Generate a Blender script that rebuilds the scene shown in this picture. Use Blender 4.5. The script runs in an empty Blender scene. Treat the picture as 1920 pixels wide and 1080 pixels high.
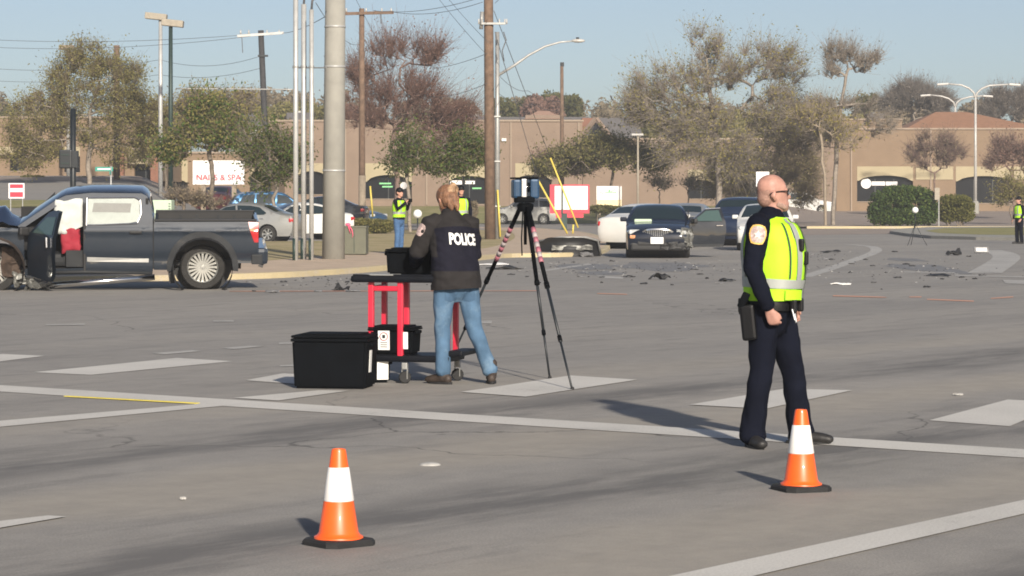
import bpy, bmesh, math, random
import numpy as np
from mathutils import Vector, Matrix, Euler, noise
from mathutils.bvhtree import BVHTree

SC = bpy.context.scene
COL = SC.collection
R = math.radians
random.seed(7)

# ---------------------------------------------------------------- camera
FP, CH = 4930.0, 1.626            # focal length in photo pixels, camera height
cam_d = bpy.data.cameras.new('camera')
cam = bpy.data.objects.new('camera', cam_d)
COL.objects.link(cam)
cam.location = (0, 0, CH)
cam.rotation_euler = (R(90), 0, 0)
cam_d.sensor_width = 36
cam_d.lens = FP / 1920 * 36
cam_d.shift_y = -165 / 1920
cam_d.clip_start = 0.5
cam_d.clip_end = 6000
SC.camera = cam

# ---------------------------------------------------------------- world, sun, exposure
SUN_EL, SUN_AZ = 23.5, 14.0       # azimuth: degrees right of straight behind the camera
w = bpy.data.worlds.new('World')
SC.world = w
w.use_nodes = True
nt = w.node_tree
nt.nodes.clear()
sky = nt.nodes.new('ShaderNodeTexSky')
sky.sky_type = 'NISHITA'
sky.sun_disc = False
sky.sun_elevation = R(SUN_EL)
sky.sun_rotation = R(180 - SUN_AZ)
sky.air_density = 0.6
sky.dust_density = 1.2
sky.ozone_density = 0.05
sky.altitude = 100
bg = nt.nodes.new('ShaderNodeBackground')
bg.inputs['Strength'].default_value = 0.070
wo = nt.nodes.new('ShaderNodeOutputWorld')
nt.links.new(sky.outputs[0], bg.inputs[0])
nt.links.new(bg.outputs[0], wo.inputs[0])
sun_d = bpy.data.lights.new('sun', 'SUN')
sun_d.energy = 4.2
sun_d.angle = R(1.6)
sun_d.color = (1.0, 0.91, 0.78)
sun = bpy.data.objects.new('sun', sun_d)
COL.objects.link(sun)
sdir = Vector((math.sin(R(SUN_AZ)) * math.cos(R(SUN_EL)), -math.cos(R(SUN_AZ)) * math.cos(R(SUN_EL)), math.sin(R(SUN_EL))))
sun.rotation_euler = sdir.to_track_quat('Z', 'Y').to_euler()
sun.location = sdir * 50
vs = SC.view_settings
vs.view_transform = 'Standard'
vs.look = 'None'
vs.exposure = 0.64
vs.gamma = 1
vs.use_curve_mapping = False
SC.cycles.filter_width = 1.8

# ---------------------------------------------------------------- place helpers
def gx(px, Z):
    return (px - 960) * Z / FP
def hz(py, Z):
    return CH - (py - 375) * Z / FP
def gp(px, py, e=0.0):
    Z = (CH - e) * FP / (py - 375)
    return Vector((gx(px, Z), Z, e))
def at(px, py, Z):
    return Vector((gx(px, Z), Z, hz(py, Z)))
def sstep(a, b, x):
    t = min(1, max(0, (x - a) / (b - a)))
    return t * t * (3 - 2 * t)
def elev(px, Z):
    """height of the terrain at bearing px and depth Z"""
    left = sstep(440, 250, px) * max(0, min(1, (Z - 72) / 98)) * 3.2
    mid = sstep(430, 640, px) * sstep(178, 198, Z) * 1.15
    r = sstep(1450, 1560, px)
    mid = mid * (1 - r) + r * sstep(168, 212, Z) * 0.62
    return left + mid

# ---------------------------------------------------------------- object helpers
def tag(o, label=None, cat=None, group=None, kind=None):
    if label: o['label'] = label
    if cat: o['category'] = cat
    if group: o['group'] = group
    if kind: o['kind'] = kind
    return o
def thing(name, label, cat, loc=(0, 0, 0), rotz=0, group=None):
    o = bpy.data.objects.new(name, None)
    COL.objects.link(o)
    o.empty_display_size = 0.1
    o.location = loc
    o.rotation_euler = (0, 0, rotz)
    return tag(o, label, cat, group)
def link(name, me, mat=None, parent=None, smooth=None, loc=None, rot=None):
    o = bpy.data.objects.new(name, me)
    COL.objects.link(o)
    if mat is not None:
        me.materials.clear()
        for m in (mat if isinstance(mat, (list, tuple)) else [mat]):
            me.materials.append(M[m] if isinstance(m, str) else m)
    if smooth is not None:
        me.polygons.foreach_set('use_smooth', [smooth] * len(me.polygons))
    if parent: o.parent = parent
    if loc is not None: o.location = loc
    if rot is not None: o.rotation_euler = rot
    return o
def copy_tree(o, parent=None):
    c = o.copy()
    COL.objects.link(c)
    c.parent = parent
    for ch in list(o.children):
        copy_tree(ch, c)
    return c

def bez(a, b, t):
    return a + (b - a) * t

class MB:
    """collects shapes into one mesh"""
    def __init__(s):
        s.v, s.f, s.m = [], [], []
    def add(s, vs_, fs_, mi=0):
        o = len(s.v)
        s.v += [tuple(p) for p in vs_]
        for f in fs_:
            s.f.append(tuple(i + o for i in f))
            s.m.append(mi)
        return s
    def box(s, c, d, rot=None, mi=0, taper=1.0):
        x, y, z = d[0] / 2, d[1] / 2, d[2] / 2
        P = []
        for k, q in ((-1, taper), (1, 1.0)):
            P += [Vector((-x * q, -y * q, k * z)), Vector((x * q, -y * q, k * z)), Vector((x * q, y * q, k * z)), Vector((-x * q, y * q, k * z))]
        if rot is not None:
            m = rot if isinstance(rot, Matrix) else Euler(rot).to_matrix()
            P = [m @ p for p in P]
        c = Vector(c)
        return s.add([p + c for p in P], [(3, 2, 1, 0), (4, 5, 6, 7), (0, 1, 5, 4), (1, 2, 6, 5), (2, 3, 7, 6), (3, 0, 4, 7)], mi)
    def rbox(s, c, d, r=0.02, rot=None, mi=0):
        """box with chamfered edges"""
        bm = bmesh.new()
        bmesh.ops.create_cube(bm, size=1)
        for v in bm.verts:
            v.co = Vector((v.co.x * d[0], v.co.y * d[1], v.co.z * d[2]))
        bmesh.ops.bevel(bm, geom=list(bm.edges), offset=min(r, min(d) * .45), segments=2, affect='EDGES', profile=.6)
        m = Matrix.Identity(3) if rot is None else (rot if isinstance(rot, Matrix) else Euler(rot).to_matrix())
        bm.verts.index_update()
        s.add([m @ v.co + Vector(c) for v in bm.verts], [[v.index for v in f.verts] for f in bm.faces], mi)
        bm.free()
        return s
    def tube(s, pts, rs, n=8, mi=0, cap=True):
        pts = [Vector(p) for p in pts]
        if not isinstance(rs, (list, tuple)): rs = [rs] * len(pts)
        rings = []
        ref = None
        for i, p in enumerate(pts):
            d = (pts[min(i + 1, len(pts) - 1)] - pts[max(i - 1, 0)])
            d = d.normalized() if d.length > 1e-9 else Vector((0, 0, 1))
            if ref is None:
                ref = Vector((1, 0, 0)) if abs(d.x) < .8 else Vector((0, 1, 0))
            a = (ref - d * ref.dot(d)).normalized()
            b = d.cross(a)
            ref = a
            rings.append([p + (a * math.cos(2 * math.pi * k / n) + b * math.sin(2 * math.pi * k / n)) * rs[i] for k in range(n)])
        V = [q for r_ in rings for q in r_]
        Fs = []
        for i in range(len(pts) - 1):
            for k in range(n):
                k2 = (k + 1) % n
                Fs.append((i * n + k, i * n + k2, (i + 1) * n + k2, (i + 1) * n + k))
        if cap:
            Fs.append(tuple(range(n - 1, -1, -1)))
            Fs.append(tuple((len(pts) - 1) * n + k for k in range(n)))
        return s.add(V, Fs, mi)
    def lathe(s, prof, n=24, c=(0, 0, 0), rot=None, mi=0):
        """prof: (radius, height) pairs round local z"""
        m = Matrix.Identity(3) if rot is None else (rot if isinstance(rot, Matrix) else Euler(rot).to_matrix())
        c = Vector(c)
        V, Fs = [], []
        for r_, z in prof:
            for k in range(n):
                a = 2 * math.pi * k / n
                V.append(m @ Vector((r_ * math.cos(a), r_ * math.sin(a), z)) + c)
        for i in range(len(prof) - 1):
            for k in range(n):
                k2 = (k + 1) % n
                Fs.append((i * n + k, i * n + k2, (i + 1) * n + k2, (i + 1) * n + k))
        return s.add(V, Fs, mi)
    def sphere(s, c, r, n=16, mi=0, sc=(1, 1, 1)):
        c = Vector(c)
        V, Fs = [], []
        h = n // 2
        for i in range(h + 1):
            t = math.pi * i / h
            for k in range(n):
                a = 2 * math.pi * k / n
                V.append(c + Vector((r * sc[0] * math.sin(t) * math.cos(a), r * sc[1] * math.sin(t) * math.sin(a), -r * sc[2] * math.cos(t))))
        for i in range(h):
            for k in range(n):
                k2 = (k + 1) % n
                Fs.append((i * n + k, i * n + k2, (i + 1) * n + k2, (i + 1) * n + k))
        return s.add(V, Fs, mi)
    def prism(s, poly, a, b, axis='y', mi=0):
        """poly in the plane across axis, extruded from a to b"""
        n = len(poly)
        def mk(p, t):
            return {'y': (p[0], t, p[1]), 'x': (t, p[0], p[1]), 'z': (p[0], p[1], t)}[axis]
        V = [mk(p, a) for p in poly] + [mk(p, b) for p in poly]
        Fs = [tuple(range(n)), tuple(range(2 * n - 1, n - 1, -1))]
        for i in range(n):
            j = (i + 1) % n
            Fs.append((j, i, i + n, j + n))
        return s.add(V, Fs, mi)
    def mesh(s, name='m', weld=False):
        me = bpy.data.meshes.new(name)
        me.from_pydata(s.v, [], s.f)
        bm = bmesh.new()
        bm.from_mesh(me)
        if len(set(s.m)) > 1:
            for f, mi in zip(bm.faces, s.m): f.material_index = mi
        if weld: bmesh.ops.remove_doubles(bm, verts=bm.verts, dist=1e-5)
        bmesh.ops.recalc_face_normals(bm, faces=bm.faces)
        bm.to_mesh(me)
        bm.free()
        return me
    def build(s, name, mat, parent=None, smooth=False, angle=None, loc=None, rot=None, weld=False):
        me = s.mesh(name, weld)
        o = link(name, me, mat, parent, smooth or angle is not None, loc, rot)
        if angle is not None:
            me.set_sharp_from_angle(angle=R(angle))
        return o

# ---------------------------------------------------------------- materials
M = {}
class NT:
    def __init__(s, name):
        s.mat = bpy.data.materials.new(name)
        s.mat.use_nodes = True
        s.t = s.mat.node_tree
        s.b = s.t.nodes['Principled BSDF']
        s.out = s.t.nodes['Material Output']
        M[name] = s.mat
    def n(s, typ, **kw):
        d = s.t.nodes.new(typ)
        for k, v in kw.items():
            if k.startswith('i_'):
                key = k[2:]
                key = int(key) if key.isdigit() else key.replace('_', ' ')
                d.inputs[key].default_value = v
            else:
                setattr(d, k, v)
        return d
    def l(s, a, b):
        s.t.links.new(a, b)
    def noise(s, scale, detail=4, vec=None, rough=.55):
        d = s.n('ShaderNodeTexNoise', i_Scale=scale, i_Detail=detail, i_Roughness=rough)
        if vec is not None: s.l(vec, d.inputs['Vector'])
        return d.outputs['Fac']
    def ramp(s, fac, stops):
        d = s.n('ShaderNodeValToRGB')
        e = d.color_ramp.elements
        while len(e) < len(stops): e.new(.5)
        for el, (p, c) in zip(e, stops):
            el.position = p
            el.color = (*c, 1) if len(c) == 3 else c
        s.l(fac, d.inputs[0])
        return d.outputs[0]
    def mix(s, fac, a, b, mode='MIX'):
        d = s.n('ShaderNodeMix', data_type='RGBA', blend_type=mode)
        for sock, val in ((d.inputs[0], fac), (d.inputs[6], a), (d.inputs[7], b)):
            if hasattr(val, 'links') or isinstance(val, bpy.types.NodeSocket): s.l(val, sock)
            else: sock.default_value = val if not isinstance(val, tuple) else ((*val, 1) if len(val) == 3 else val)
        return d.outputs[2]
    def bump(s, h, strength, dist=.02):
        d = s.n('ShaderNodeBump', i_Strength=strength, i_Distance=dist)
        s.l(h, d.inputs['Height'])
        s.l(d.outputs[0], s.b.inputs['Normal'])
    def coord(s, kind='Object', scale=(1, 1, 1), rot=(0, 0, 0)):
        c = s.n('ShaderNodeTexCoord')
        m = s.n('ShaderNodeMapping')
        m.inputs['Scale'].default_value = scale
        m.inputs['Rotation'].default_value = rot
        s.l(c.outputs[kind], m.inputs[0])
        return m.outputs[0]

def mat(name, col, rough=.6, metal=0.0, var=.12, vscale=6.0, bump=0.0, bscale=40.0, spec=.5, coat=0.0, dirt=None, sheen=0.0):
    t = NT(name)
    t.b.inputs['Roughness'].default_value = rough
    t.b.inputs['Metallic'].default_value = metal
    t.b.inputs['Specular IOR Level'].default_value = spec
    if coat:
        t.b.inputs['Coat Weight'].default_value = coat
        t.b.inputs['Coat Roughness'].default_value = .06
    if sheen:
        t.b.inputs['Sheen Weight'].default_value = sheen
    v = t.coord()
    nf = t.noise(vscale, 5, v)
    d = tuple(max(0, c * (1 - var)) for c in col)
    u = tuple(min(1, c * (1 + var)) for c in col)
    c = t.ramp(nf, [(.3, d), (.7, u)])
    if dirt:
        n2 = t.noise(dirt[1], 6, v, .7)
        f = t.ramp(n2, [(dirt[2], (0, 0, 0)), (dirt[2] + .15, (1, 1, 1))])
        c = t.mix(f, c, dirt[0])
    t.l(c, t.b.inputs['Base Color'])
    if bump:
        t.bump(t.noise(bscale, 3, v), bump, .01)
    return t

LANE = (-0.806, 0.591)            # direction of the long crosswalk line
def ground_coord(t, sx, sy):
    # x along the travel lanes, y across them
    return t.coord('Object', (sx, sy, 1), (0, 0, 0))

# asphalt (old, sun-bleached, oily in the wheel paths). Object x axis follows the lanes.
t = NT('asphalt')
v = t.coord()
big = t.noise(.12, 4, v)
c = t.ramp(big, [(.33, (.248, .236, .222)), (.5, (.282, .266, .247)), (.68, (.32, .298, .270))])
st = t.noise(1.0, 5, t.coord('Object', (.10, .75, 1)), .6)
c = t.mix(t.ramp(st, [(.40, (1, 1, 1)), (.54, (0, 0, 0))]), c, t.mix(.32, c, (.16, .156, .153)))
st2 = t.noise(1.0, 7, t.coord('Object', (.55, 2.4, 1)), .68)
c = t.mix(t.ramp(st2, [(.38, (.55, .55, .55)), (.46, (0, 0, 0))]), c, (.125, .12, .116))
gr = t.noise(75, 2, v, .8)
c = t.mix(.35, c, t.ramp(gr, [(.32, (.13, .124, .116)), (.68, (.48, .45, .41))]))
# oily lane centres (3.7 m apart) and paler sandy strips between them
sx = t.n('ShaderNodeSeparateXYZ'); t.l(v, sx.inputs[0])
wob = t.noise(.35, 3, v)
def mth(op, a, b=None):
    d = t.n('ShaderNodeMath', operation=op)
    for i_, x_ in enumerate((a, b)):
        if x_ is None: continue
        if isinstance(x_, (int, float)): d.inputs[i_].default_value = x_
        else: t.l(x_, d.inputs[i_])
    return d.outputs[0]
ph = mth('MULTIPLY', mth('SUBTRACT', mth('ADD', sx.outputs[1], mth('MULTIPLY', wob, 1.6)), 8.4 + .8), 2 * math.pi / 3.7)
cs_ = mth('COSINE', ph)
fade = t.ramp(mth('DIVIDE', sx.outputs[1], 40.0), [(.30, (1, 1, 1)), (.40, (.12, .12, .12))])
lane_d = t.ramp(cs_, [(.25, (0, 0, 0)), (.95, (1, 1, 1))])
lane_s = t.ramp(mth('MULTIPLY', cs_, -1.0), [(.2, (0, 0, 0)), (.95, (1, 1, 1))])
sm = t.noise(1.0, 8, t.coord('Object', (.33, 1.5, 1)), .72)
lane_d = t.mix(1.0, lane_d, fade, 'MULTIPLY'); lane_s = t.mix(1.0, lane_s, fade, 'MULTIPLY')
c = t.mix(t.mix(1.0, lane_s, (.7, .7, .7), 'MULTIPLY'), c, (.35, .318, .272))
c = t.mix(t.mix(1.0, lane_d, t.ramp(sm, [(.42, (.12, .12, .12)), (.58, (.85, .85, .85))]), 'MULTIPLY'), c, (.112, .108, .105))
mid = t.noise(3.2, 6, v, .7)
c = t.mix(t.ramp(mid, [(.35, (.28, .28, .28)), (.62, (0, 0, 0))]), c, (.16, .153, .147))
vor = t.n('ShaderNodeTexVoronoi', feature='DISTANCE_TO_EDGE', i_Scale=.22)
wv = t.n('ShaderNodeVectorMath', operation='ADD')
nz = t.n('ShaderNodeTexNoise', i_Scale=.9, i_Detail=6)
t.l(v, nz.inputs['Vector'])
t.l(v, wv.inputs[0])
t.l(nz.outputs['Color'], wv.inputs[1])
t.l(wv.outputs[0], vor.inputs['Vector'])
cr = t.ramp(vor.outputs['Distance'], [(.0, (.8, .8, .8)), (.0035, (0, 0, 0))])
gate = t.ramp(t.noise(.07, 2, v), [(.5, (0, 0, 0)), (.58, (1, 1, 1))])
c = t.mix(t.mix(1.0, cr, gate, 'MULTIPLY'), c, (.055, .053, .05))
t.l(c, t.b.inputs['Base Color'])
t.b.inputs['Roughness'].default_value = .82
t.b.inputs['Specular IOR Level'].default_value = .3
hgt = t.mix(.5, gr, t.noise(18, 4, v))
t.bump(hgt, .35, .012)

def paint(name, col, wear=.45, under=(.17, .16, .15)):
    t = NT(name)
    v = t.coord()
    n1 = t.noise(9, 8, v, .75)
    n2 = t.noise(.9, 4, v)
    n3 = t.noise(60, 2, v, .8)
    f = t.mix(.4, n1, n2)
    c = t.ramp(n2, [(.3, tuple(k * .82 for k in col)), (.7, col)])
    c = t.mix(t.ramp(f, [(wear - .08, (1, 1, 1)), (wear + .04, (0, 0, 0))]), c, under)
    c = t.mix(.22, c, t.ramp(n3, [(.3, (.12, .12, .12)), (.7, (.75, .74, .72))]))
    t.l(c, t.b.inputs['Base Color'])
    t.b.inputs['Roughness'].default_value = .75
    t.bump(n3, .25, .008)
paint('paint_white', (.62, .595, .55), .38, (.24, .225, .21))
paint('paint_faded', (.40, .385, .36), .46, (.24, .225, .21))
paint('paint_orange', (.62, .26, .14), .43)
paint('kerb_yellow', (.52, .41, .20), .45, (.46, .38, .28))

# lawns: dry winter grass over earth
def lawn(name, a, b, dry, k=.5):
    t = NT(name)
    v = t.coord()
    n1 = t.noise(.5, 5, v, .65)
    n2 = t.noise(14, 5, v, .8)
    c = t.mix(t.ramp(n1, [(k - .1, (0, 0, 0)), (k + .12, (1, 1, 1))]), t.ramp(n2, [(.3, a), (.7, b)]), dry)
    c = t.mix(.35, c, t.ramp(n2, [(.3, (.10, .09, .045)), (.7, (.45, .40, .24))]))
    t.l(c, t.b.inputs['Base Color'])
    t.b.inputs['Roughness'].default_value = .95
    t.b.inputs['Specular IOR Level'].default_value = .1
    t.bump(n2, .4, .04)
lawn('lawn_dry', (.21, .20, .075), (.33, .29, .13), (.46, .365, .22), .42)
lawn('lawn_green', (.15, .165, .05), (.25, .25, .09), (.34, .295, .15), .55)
mat('sidewalk', (.47, .365, .27), .9, var=.13, vscale=2.5, bump=.25, bscale=60, dirt=((.34, .275, .21), 1.2, .6))
mat('concrete', (.27, .262, .235), .85, var=.10, vscale=3, bump=.25, bscale=50, dirt=((.21, .20, .178), .9, .6))
mat('kerb_concrete', (.34, .29, .22), .9, var=.15, vscale=2, bump=.3)
mat('apron', (.27, .222, .19), .9, var=.12, vscale=.6, bump=.3, bscale=60)
mat('galvanised', (.44, .44, .43), .45, .3, var=.12, vscale=4)
mat('grey_steel', (.33, .33, .32), .5, .4, var=.1)
mat('dark_green_steel', (.02, .04, .035), .5, .2)
mat('black_steel', (.014, .018, .022), .45, .1)
mat('black_plastic', (.0028, .0036, .005), .75, 0, var=.25, bump=.04, bscale=120, spec=.07)
mat('table_plastic', (.005, .006, .009), .5, 0, var=.25, vscale=8, bump=.05, bscale=200, spec=.15)
mat('red_paint', (.58, .02, .05), .38, 0, var=.14, coat=.3)
mat('rubber', (.013, .013, .014), .78, 0, var=.3, bump=.2, bscale=60)
mat('white_plastic', (.78, .78, .76), .45, 0, var=.05)
mat('paper', (.74, .74, .74), .7, 0, var=.07)
mat('wood_pole', (.15, .098, .068), .9, 0, var=.28, vscale=5, bump=.4, bscale=30)
mat('pale_wood', (.27, .22, .165), .9, 0, var=.2, vscale=4, bump=.4, bscale=30)
mat('dark_pole', (.04, .04, .042), .8, 0, var=.2)
mat('insulator', (.44, .43, .41), .3, 0)
mat('wire', (.10, .10, .105), .6, 0)
mat('yellow_guard', (.66, .52, .10), .5, 0, var=.1)
mat('box_green', (.115, .115, .082), .6, .1, var=.08)
mat('pale_green', (.45, .56, .42), .6, 0, var=.06)
mat('pink', (.85, .12, .22), .6, 0)
mat('tape_pink', (.34, .115, .15), .5, 0)
mat('scanner_blue', (.012, .045, .10), .35, .2)
mat('silver', (.55, .56, .57), .3, .8)
mat('dark_glass', (.004, .006, .008), .05, 0, var=.05, spec=.6)
mat('orange_cone', (.86, .115, .012), .42, 0, var=.10, vscale=7, coat=.15, dirt=((.42, .09, .03), 6, .64))
mat('cone_sleeve', (.80, .79, .77), .35, 0, var=.05, dirt=((.5, .48, .44), 5, .66))
mat('fragment', (.016, .016, .017), .55, 0, var=.4, vscale=10)
mat('fragment_grey', (.15, .15, .155), .5, 0, var=.3, vscale=8)
# ================================================================ GROUND
LANE_A = math.atan2(.806, .591)
def flat(name, pts, mat_, z, parent=None, kind=None, rotated=False):
    """ground sheet from world xy points"""
    me = bpy.data.meshes.new(name)
    P = [Vector((p[0], p[1], 0)) for p in pts]
    if rotated:
        rm = Matrix.Rotation(-LANE_A, 3, 'Z')
        P = [rm @ p for p in P]
    me.from_pydata([tuple(p) for p in P], [], [tuple(range(len(P)))])
    bm = bmesh.new(); bm.from_mesh(me)
    for f in bm.faces:
        if f.normal.z < 0: f.normal_flip()
    bm.to_mesh(me); bm.free()
    o = link(name, me, mat_, parent)
    o.location.z = z
    if rotated: o.rotation_euler.z = LANE_A
    return tag(o, kind=kind)
road = flat('road', [(-3000, -200), (3000, -200), (3000, 5000), (-3000, 5000)], 'asphalt', 0, kind='structure', rotated=True)

def drape(name, px0, px1, Z0, Z1, mat_, off, nx, nz, kind='structure'):
    V, Fs = [], []
    for j in range(nz + 1):
        Z = Z0 + (Z1 - Z0) * j / nz
        for i in range(nx + 1):
            px = px0 + (px1 - px0) * i / nx
            V.append((gx(px, Z), Z, elev(px, Z) + off))
    for j in range(nz):
        for i in range(nx):
            a = j * (nx + 1) + i
            Fs.append((a, a + 1, a + nx + 2, a + nx + 1))
    me = bpy.data.meshes.new(name)
    me.from_pydata(V, [], Fs)
    return tag(link(name, me, mat_, smooth=True), kind=kind)
drape('sloping_street', -700, 445, 72, 330, 'asphalt', .012, 40, 40)
drape('roadside_lawn', -700, 85, 111, 121, 'lawn_green', .03, 30, 3)
drape('shop_forecourt', -700, 330, 156, 330, 'apron', .03, 30, 20)
drape('bank_lawn', 446, 1448, 179, 420, 'lawn_green', .02, 60, 40)
drape('car_park', 1449, 3200, 150, 420, 'apron', .10, 40, 40)

# verge on the street corner: kerb, sidewalk, dry lawn
kp = [(-300, 534), (0, 531), (300, 527), (480, 523), (600, 517), (720, 508), (820, 497), (900, 488), (960, 483), (1050, 482), (1112, 479), (1142, 470), (1138, 453), (1090, 439), (1000, 431)]
KP = [gp(*p) for p in kp]
def catmull(P, n=6):
    out = []
    for i in range(len(P) - 1):
        a, b, c, d = P[max(i - 1, 0)], P[i], P[i + 1], P[min(i + 2, len(P) - 1)]
        for k in range(n):
            t_ = k / n
            out.append(.5 * ((2 * b) + (c - a) * t_ + (2 * a - 5 * b + 4 * c - d) * t_ ** 2 + (3 * b - a - 3 * c + d) * t_ ** 3))
    out.append(P[-1])
    return out
KC = catmull(KP, 5)
def inward(i):
    d = KC[min(i + 1, len(KC) - 1)] - KC[max(i - 1, 0)]
    d.z = 0
    d.normalize()
    return Vector((-d.y, d.x, 0))
def off_line(dist, z):
    return [p + inward(i) * dist + Vector((0, 0, z)) for i, p in enumerate(KC)]
def strip_obj(name, lines, mat_, kind='structure', parent=None):
    V = [q for ln in lines for q in ln]
    n = len(lines[0])
    Fs = []
    for j in range(len(lines) - 1):
        for i in range(n - 1):
            Fs.append((j * n + i, j * n + i + 1, (j + 1) * n + i + 1, (j + 1) * n + i))
    mb = MB().add(V, Fs)
    me = bpy.data.meshes.new(name)
    me.from_pydata(mb.v, [], mb.f)
    bm = bmesh.new(); bm.from_mesh(me)
    for f in bm.faces:
        if f.normal.z < -0.01: f.normal_flip()
    bm.to_mesh(me); bm.free()
    return tag(link(name, me, mat_, parent), kind=kind)
strip_obj('kerb', [off_line(0, -.01), off_line(.012, .105), off_line(.03, .12), off_line(.19, .122)], 'kerb_yellow')
strip_obj('sidewalk', [off_line(.19, .118), off_line(1.8, .14), off_line(3.6, .16)], 'sidewalk')
inner = off_line(3.6, .155)
back = [Vector((gx(x, Z), Z, .2)) for x, Z in ((800, 128), (640, 127), (610, 92), (430, 90), (-300, 88))]
me = bpy.data.meshes.new('verge_lawn')
P = inner[:-4] + back
me.from_pydata([tuple(p) for p in P], [], [tuple(range(len(P)))])
tag(link('verge_lawn', me, 'lawn_dry'), kind='structure')
# right-hand grass island with its kerb
isl = [(1668, 438), (1700, 443), (1745, 447.5), (1830, 450), (1950, 452), (2400, 458), (2400, 430), (1905, 429), (1740, 430), (1690, 433)]
IP = [gp(*p) for p in isl]
mb = MB(); mb.prism([(p.x, p.y) for p in IP], -.01, .13, 'z')
tag(mb.build('island_kerb', 'concrete'), kind='structure')
cen = sum(IP, Vector()) / len(IP)
flat('island_lawn', [gp(*p) for p in ((1735, 438), (1760, 442.5), (1830, 445.5), (1950, 447), (2390, 452), (2390, 432), (1905, 431), (1770, 432))], 'lawn_green', .136, kind='structure')
a, b = gp(1512, 428.5), gp(2400, 428.5)
mb = MB(); mb.box(((a.x + b.x) / 2, a.y, .06), (b.x - a.x, .5, .15))
tag(mb.build('kerb', 'kerb_yellow'), kind='structure')
flat('driveway', [gp(*p) for p in ((1500, 441), (1668, 438.5), (1690, 433.5), (1905, 430), (1905, 429.6), (1420, 429.6), (1420, 438))], 'apron', .006, kind='structure')

# painted road markings: pixel quads laid on the ground
mk = [
 ('paint_white', [(-60, 719), (1980, 847), (1980, 863), (-60, 731)]),
 ('paint_white', [(-60, 795), (430, 753.5), (470, 757), (-60, 807)]),
 ('paint_white', [(438, 747), (600, 732.5), (655, 733.5), (522, 752)]),
 ('paint_white', [(1266, 1080), (1920, 939), (2050, 914), (2050, 934), (1920, 965), (1422, 1080), (1300, 1110), (1130, 1110)]),
 ('paint_white', [(-60, 986), (90, 968.5), (124, 970.5), (-60, 1002)]),
 ('paint_white', [(62, 698.7), (332, 671.7), (436, 678), (171, 703.5)]),
 ('paint_white', [(-230, 690), (5, 664.5), (84, 668), (-150, 697)]),
 ('paint_white', [(460, 714), (530, 701), (640, 706), (570, 722)]),
 ('paint_white', [(864, 736), (1070, 705), (1195, 713), (986, 745)]),
 ('paint_white', [(1293, 760), (1471, 730), (1598, 733), (1435, 768)]),
 ('paint_white', [(1742, 789), (1889, 750), (2000, 755), (1893, 800)]),
 ('paint_faded', [(284, 663), (360, 657.5), (378, 659), (310, 665)]),
 ('paint_faded', [(416, 653.5), (470, 649), (496, 650), (440, 655.5)]),
 ('paint_faded', [(86, 609), (159, 607.5), (159, 610), (86, 611)]),
 ('paint_faded', [(400, 601.5), (438, 601.5), (438, 604), (400, 604)]),
 ('paint_faded', [(523, 643), (560, 641.5), (560, 645.5), (523, 646)]),
 ('paint_faded', [(525, 686), (560, 684), (560, 687), (525, 688)]),
 ('paint_faded', [(900, 602), (922, 602), (922, 607), (900, 607)]),
 ('paint_faded', [(1880, 525), (2000, 528), (2000, 535), (1885, 532)]),
 ('paint_orange', [(1562, 554), (1662, 557), (1662, 559), (1562, 556)]),
 ('paint_orange', [(1705, 556), (1728, 556), (1728, 558), (1705, 558)]),
 ('paint_orange', [(1738, 560.5), (1826, 564), (1826, 566), (1738, 562.5)]),
 ('paint_orange', [(1858, 559), (1900, 556), (1900, 558), (1858, 561)]),
 ('paint_orange', [(1120, 550), (1176, 551.5), (1176, 553), (1120, 551.5)]),
 ('paint_orange', [(430, 546), (1010, 545), (1010, 546.2), (430, 547.2)]),
 ('paint_faded', [(1010, 508), (1105, 494), (1110, 496), (1015, 510)]),
 ('paint_faded', [(1115, 516), (1168, 520), (1168, 523), (1130, 522)]),
 ('paint_faded', [(1695, 509), (1790, 511), (1790, 513), (1695, 511)]),
 ('paint_faded', [(1790, 516), (1930, 519), (1930, 521), (1790, 518)]),
]
for i, (m_, q) in enumerate(mk):
    flat('road_marking', [gp(*p) for p in q], m_, .004 + .0006 * (i % 5), kind='structure', rotated=True)
def ribbon(pts, w0, w1, m_, z):
    C = catmull([gp(*p) for p in pts], 6)
    L, Rr = [], []
    for i, p in enumerate(C):
        d = (C[min(i + 1, len(C) - 1)] - C[max(i - 1, 0)]).normalized()
        n_ = Vector((-d.y, d.x, 0))
        ww = bez(w0, w1, i / (len(C) - 1)) / 2
        L.append(p + n_ * ww + Vector((0, 0, z))); Rr.append(p - n_ * ww + Vector((0, 0, z)))
    strip_obj('road_marking', [L, Rr], m_)
ribbon([(1506, 520), (1560, 503), (1612, 484), (1636, 475), (1643, 468), (1630, 462), (1590, 458.5)], .32, .4, 'paint_faded', .005)
ribbon([(1846, 512), (1878, 492), (1887, 482), (1878, 475), (1855, 469.5)], .75, .8, 'paint_faded', .005)

# ================================================================ BUILDINGS
mat('wall_tan', (.225, .165, .125), .92, var=.07, vscale=.8, bump=.15, bscale=25, dirt=((.20, .147, .112), .35, .6))
mat('wall_tan_warm', (.22, .155, .102), .92, var=.08, vscale=.8, bump=.15, bscale=25, dirt=((.19, .135, .09), .35, .6))
mat('cream', (.37, .315, .205), .9, var=.05, vscale=1)
mat('coping', (.30, .235, .18), .9, var=.06)
mat('roof_grey', (.105, .10, .105), .9, var=.1)
mat('roof_orange', (.30, .155, .09), .9, var=.1, vscale=2, bump=.3, bscale=14)
mat('roof_pink', (.36, .22, .16), .9, var=.1)
mat('brick_brown', (.22, .105, .07), .9, var=.12, vscale=8)
mat('window_dark', (.006, .007, .009), .35, 0, spec=.12)
mat('mullion', (.05, .055, .055), .4, .3)
mat('white_wall', (.55, .55, .55), .9)
mat('sign_white', (.80, .78, .78), .5, var=.03)
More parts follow.
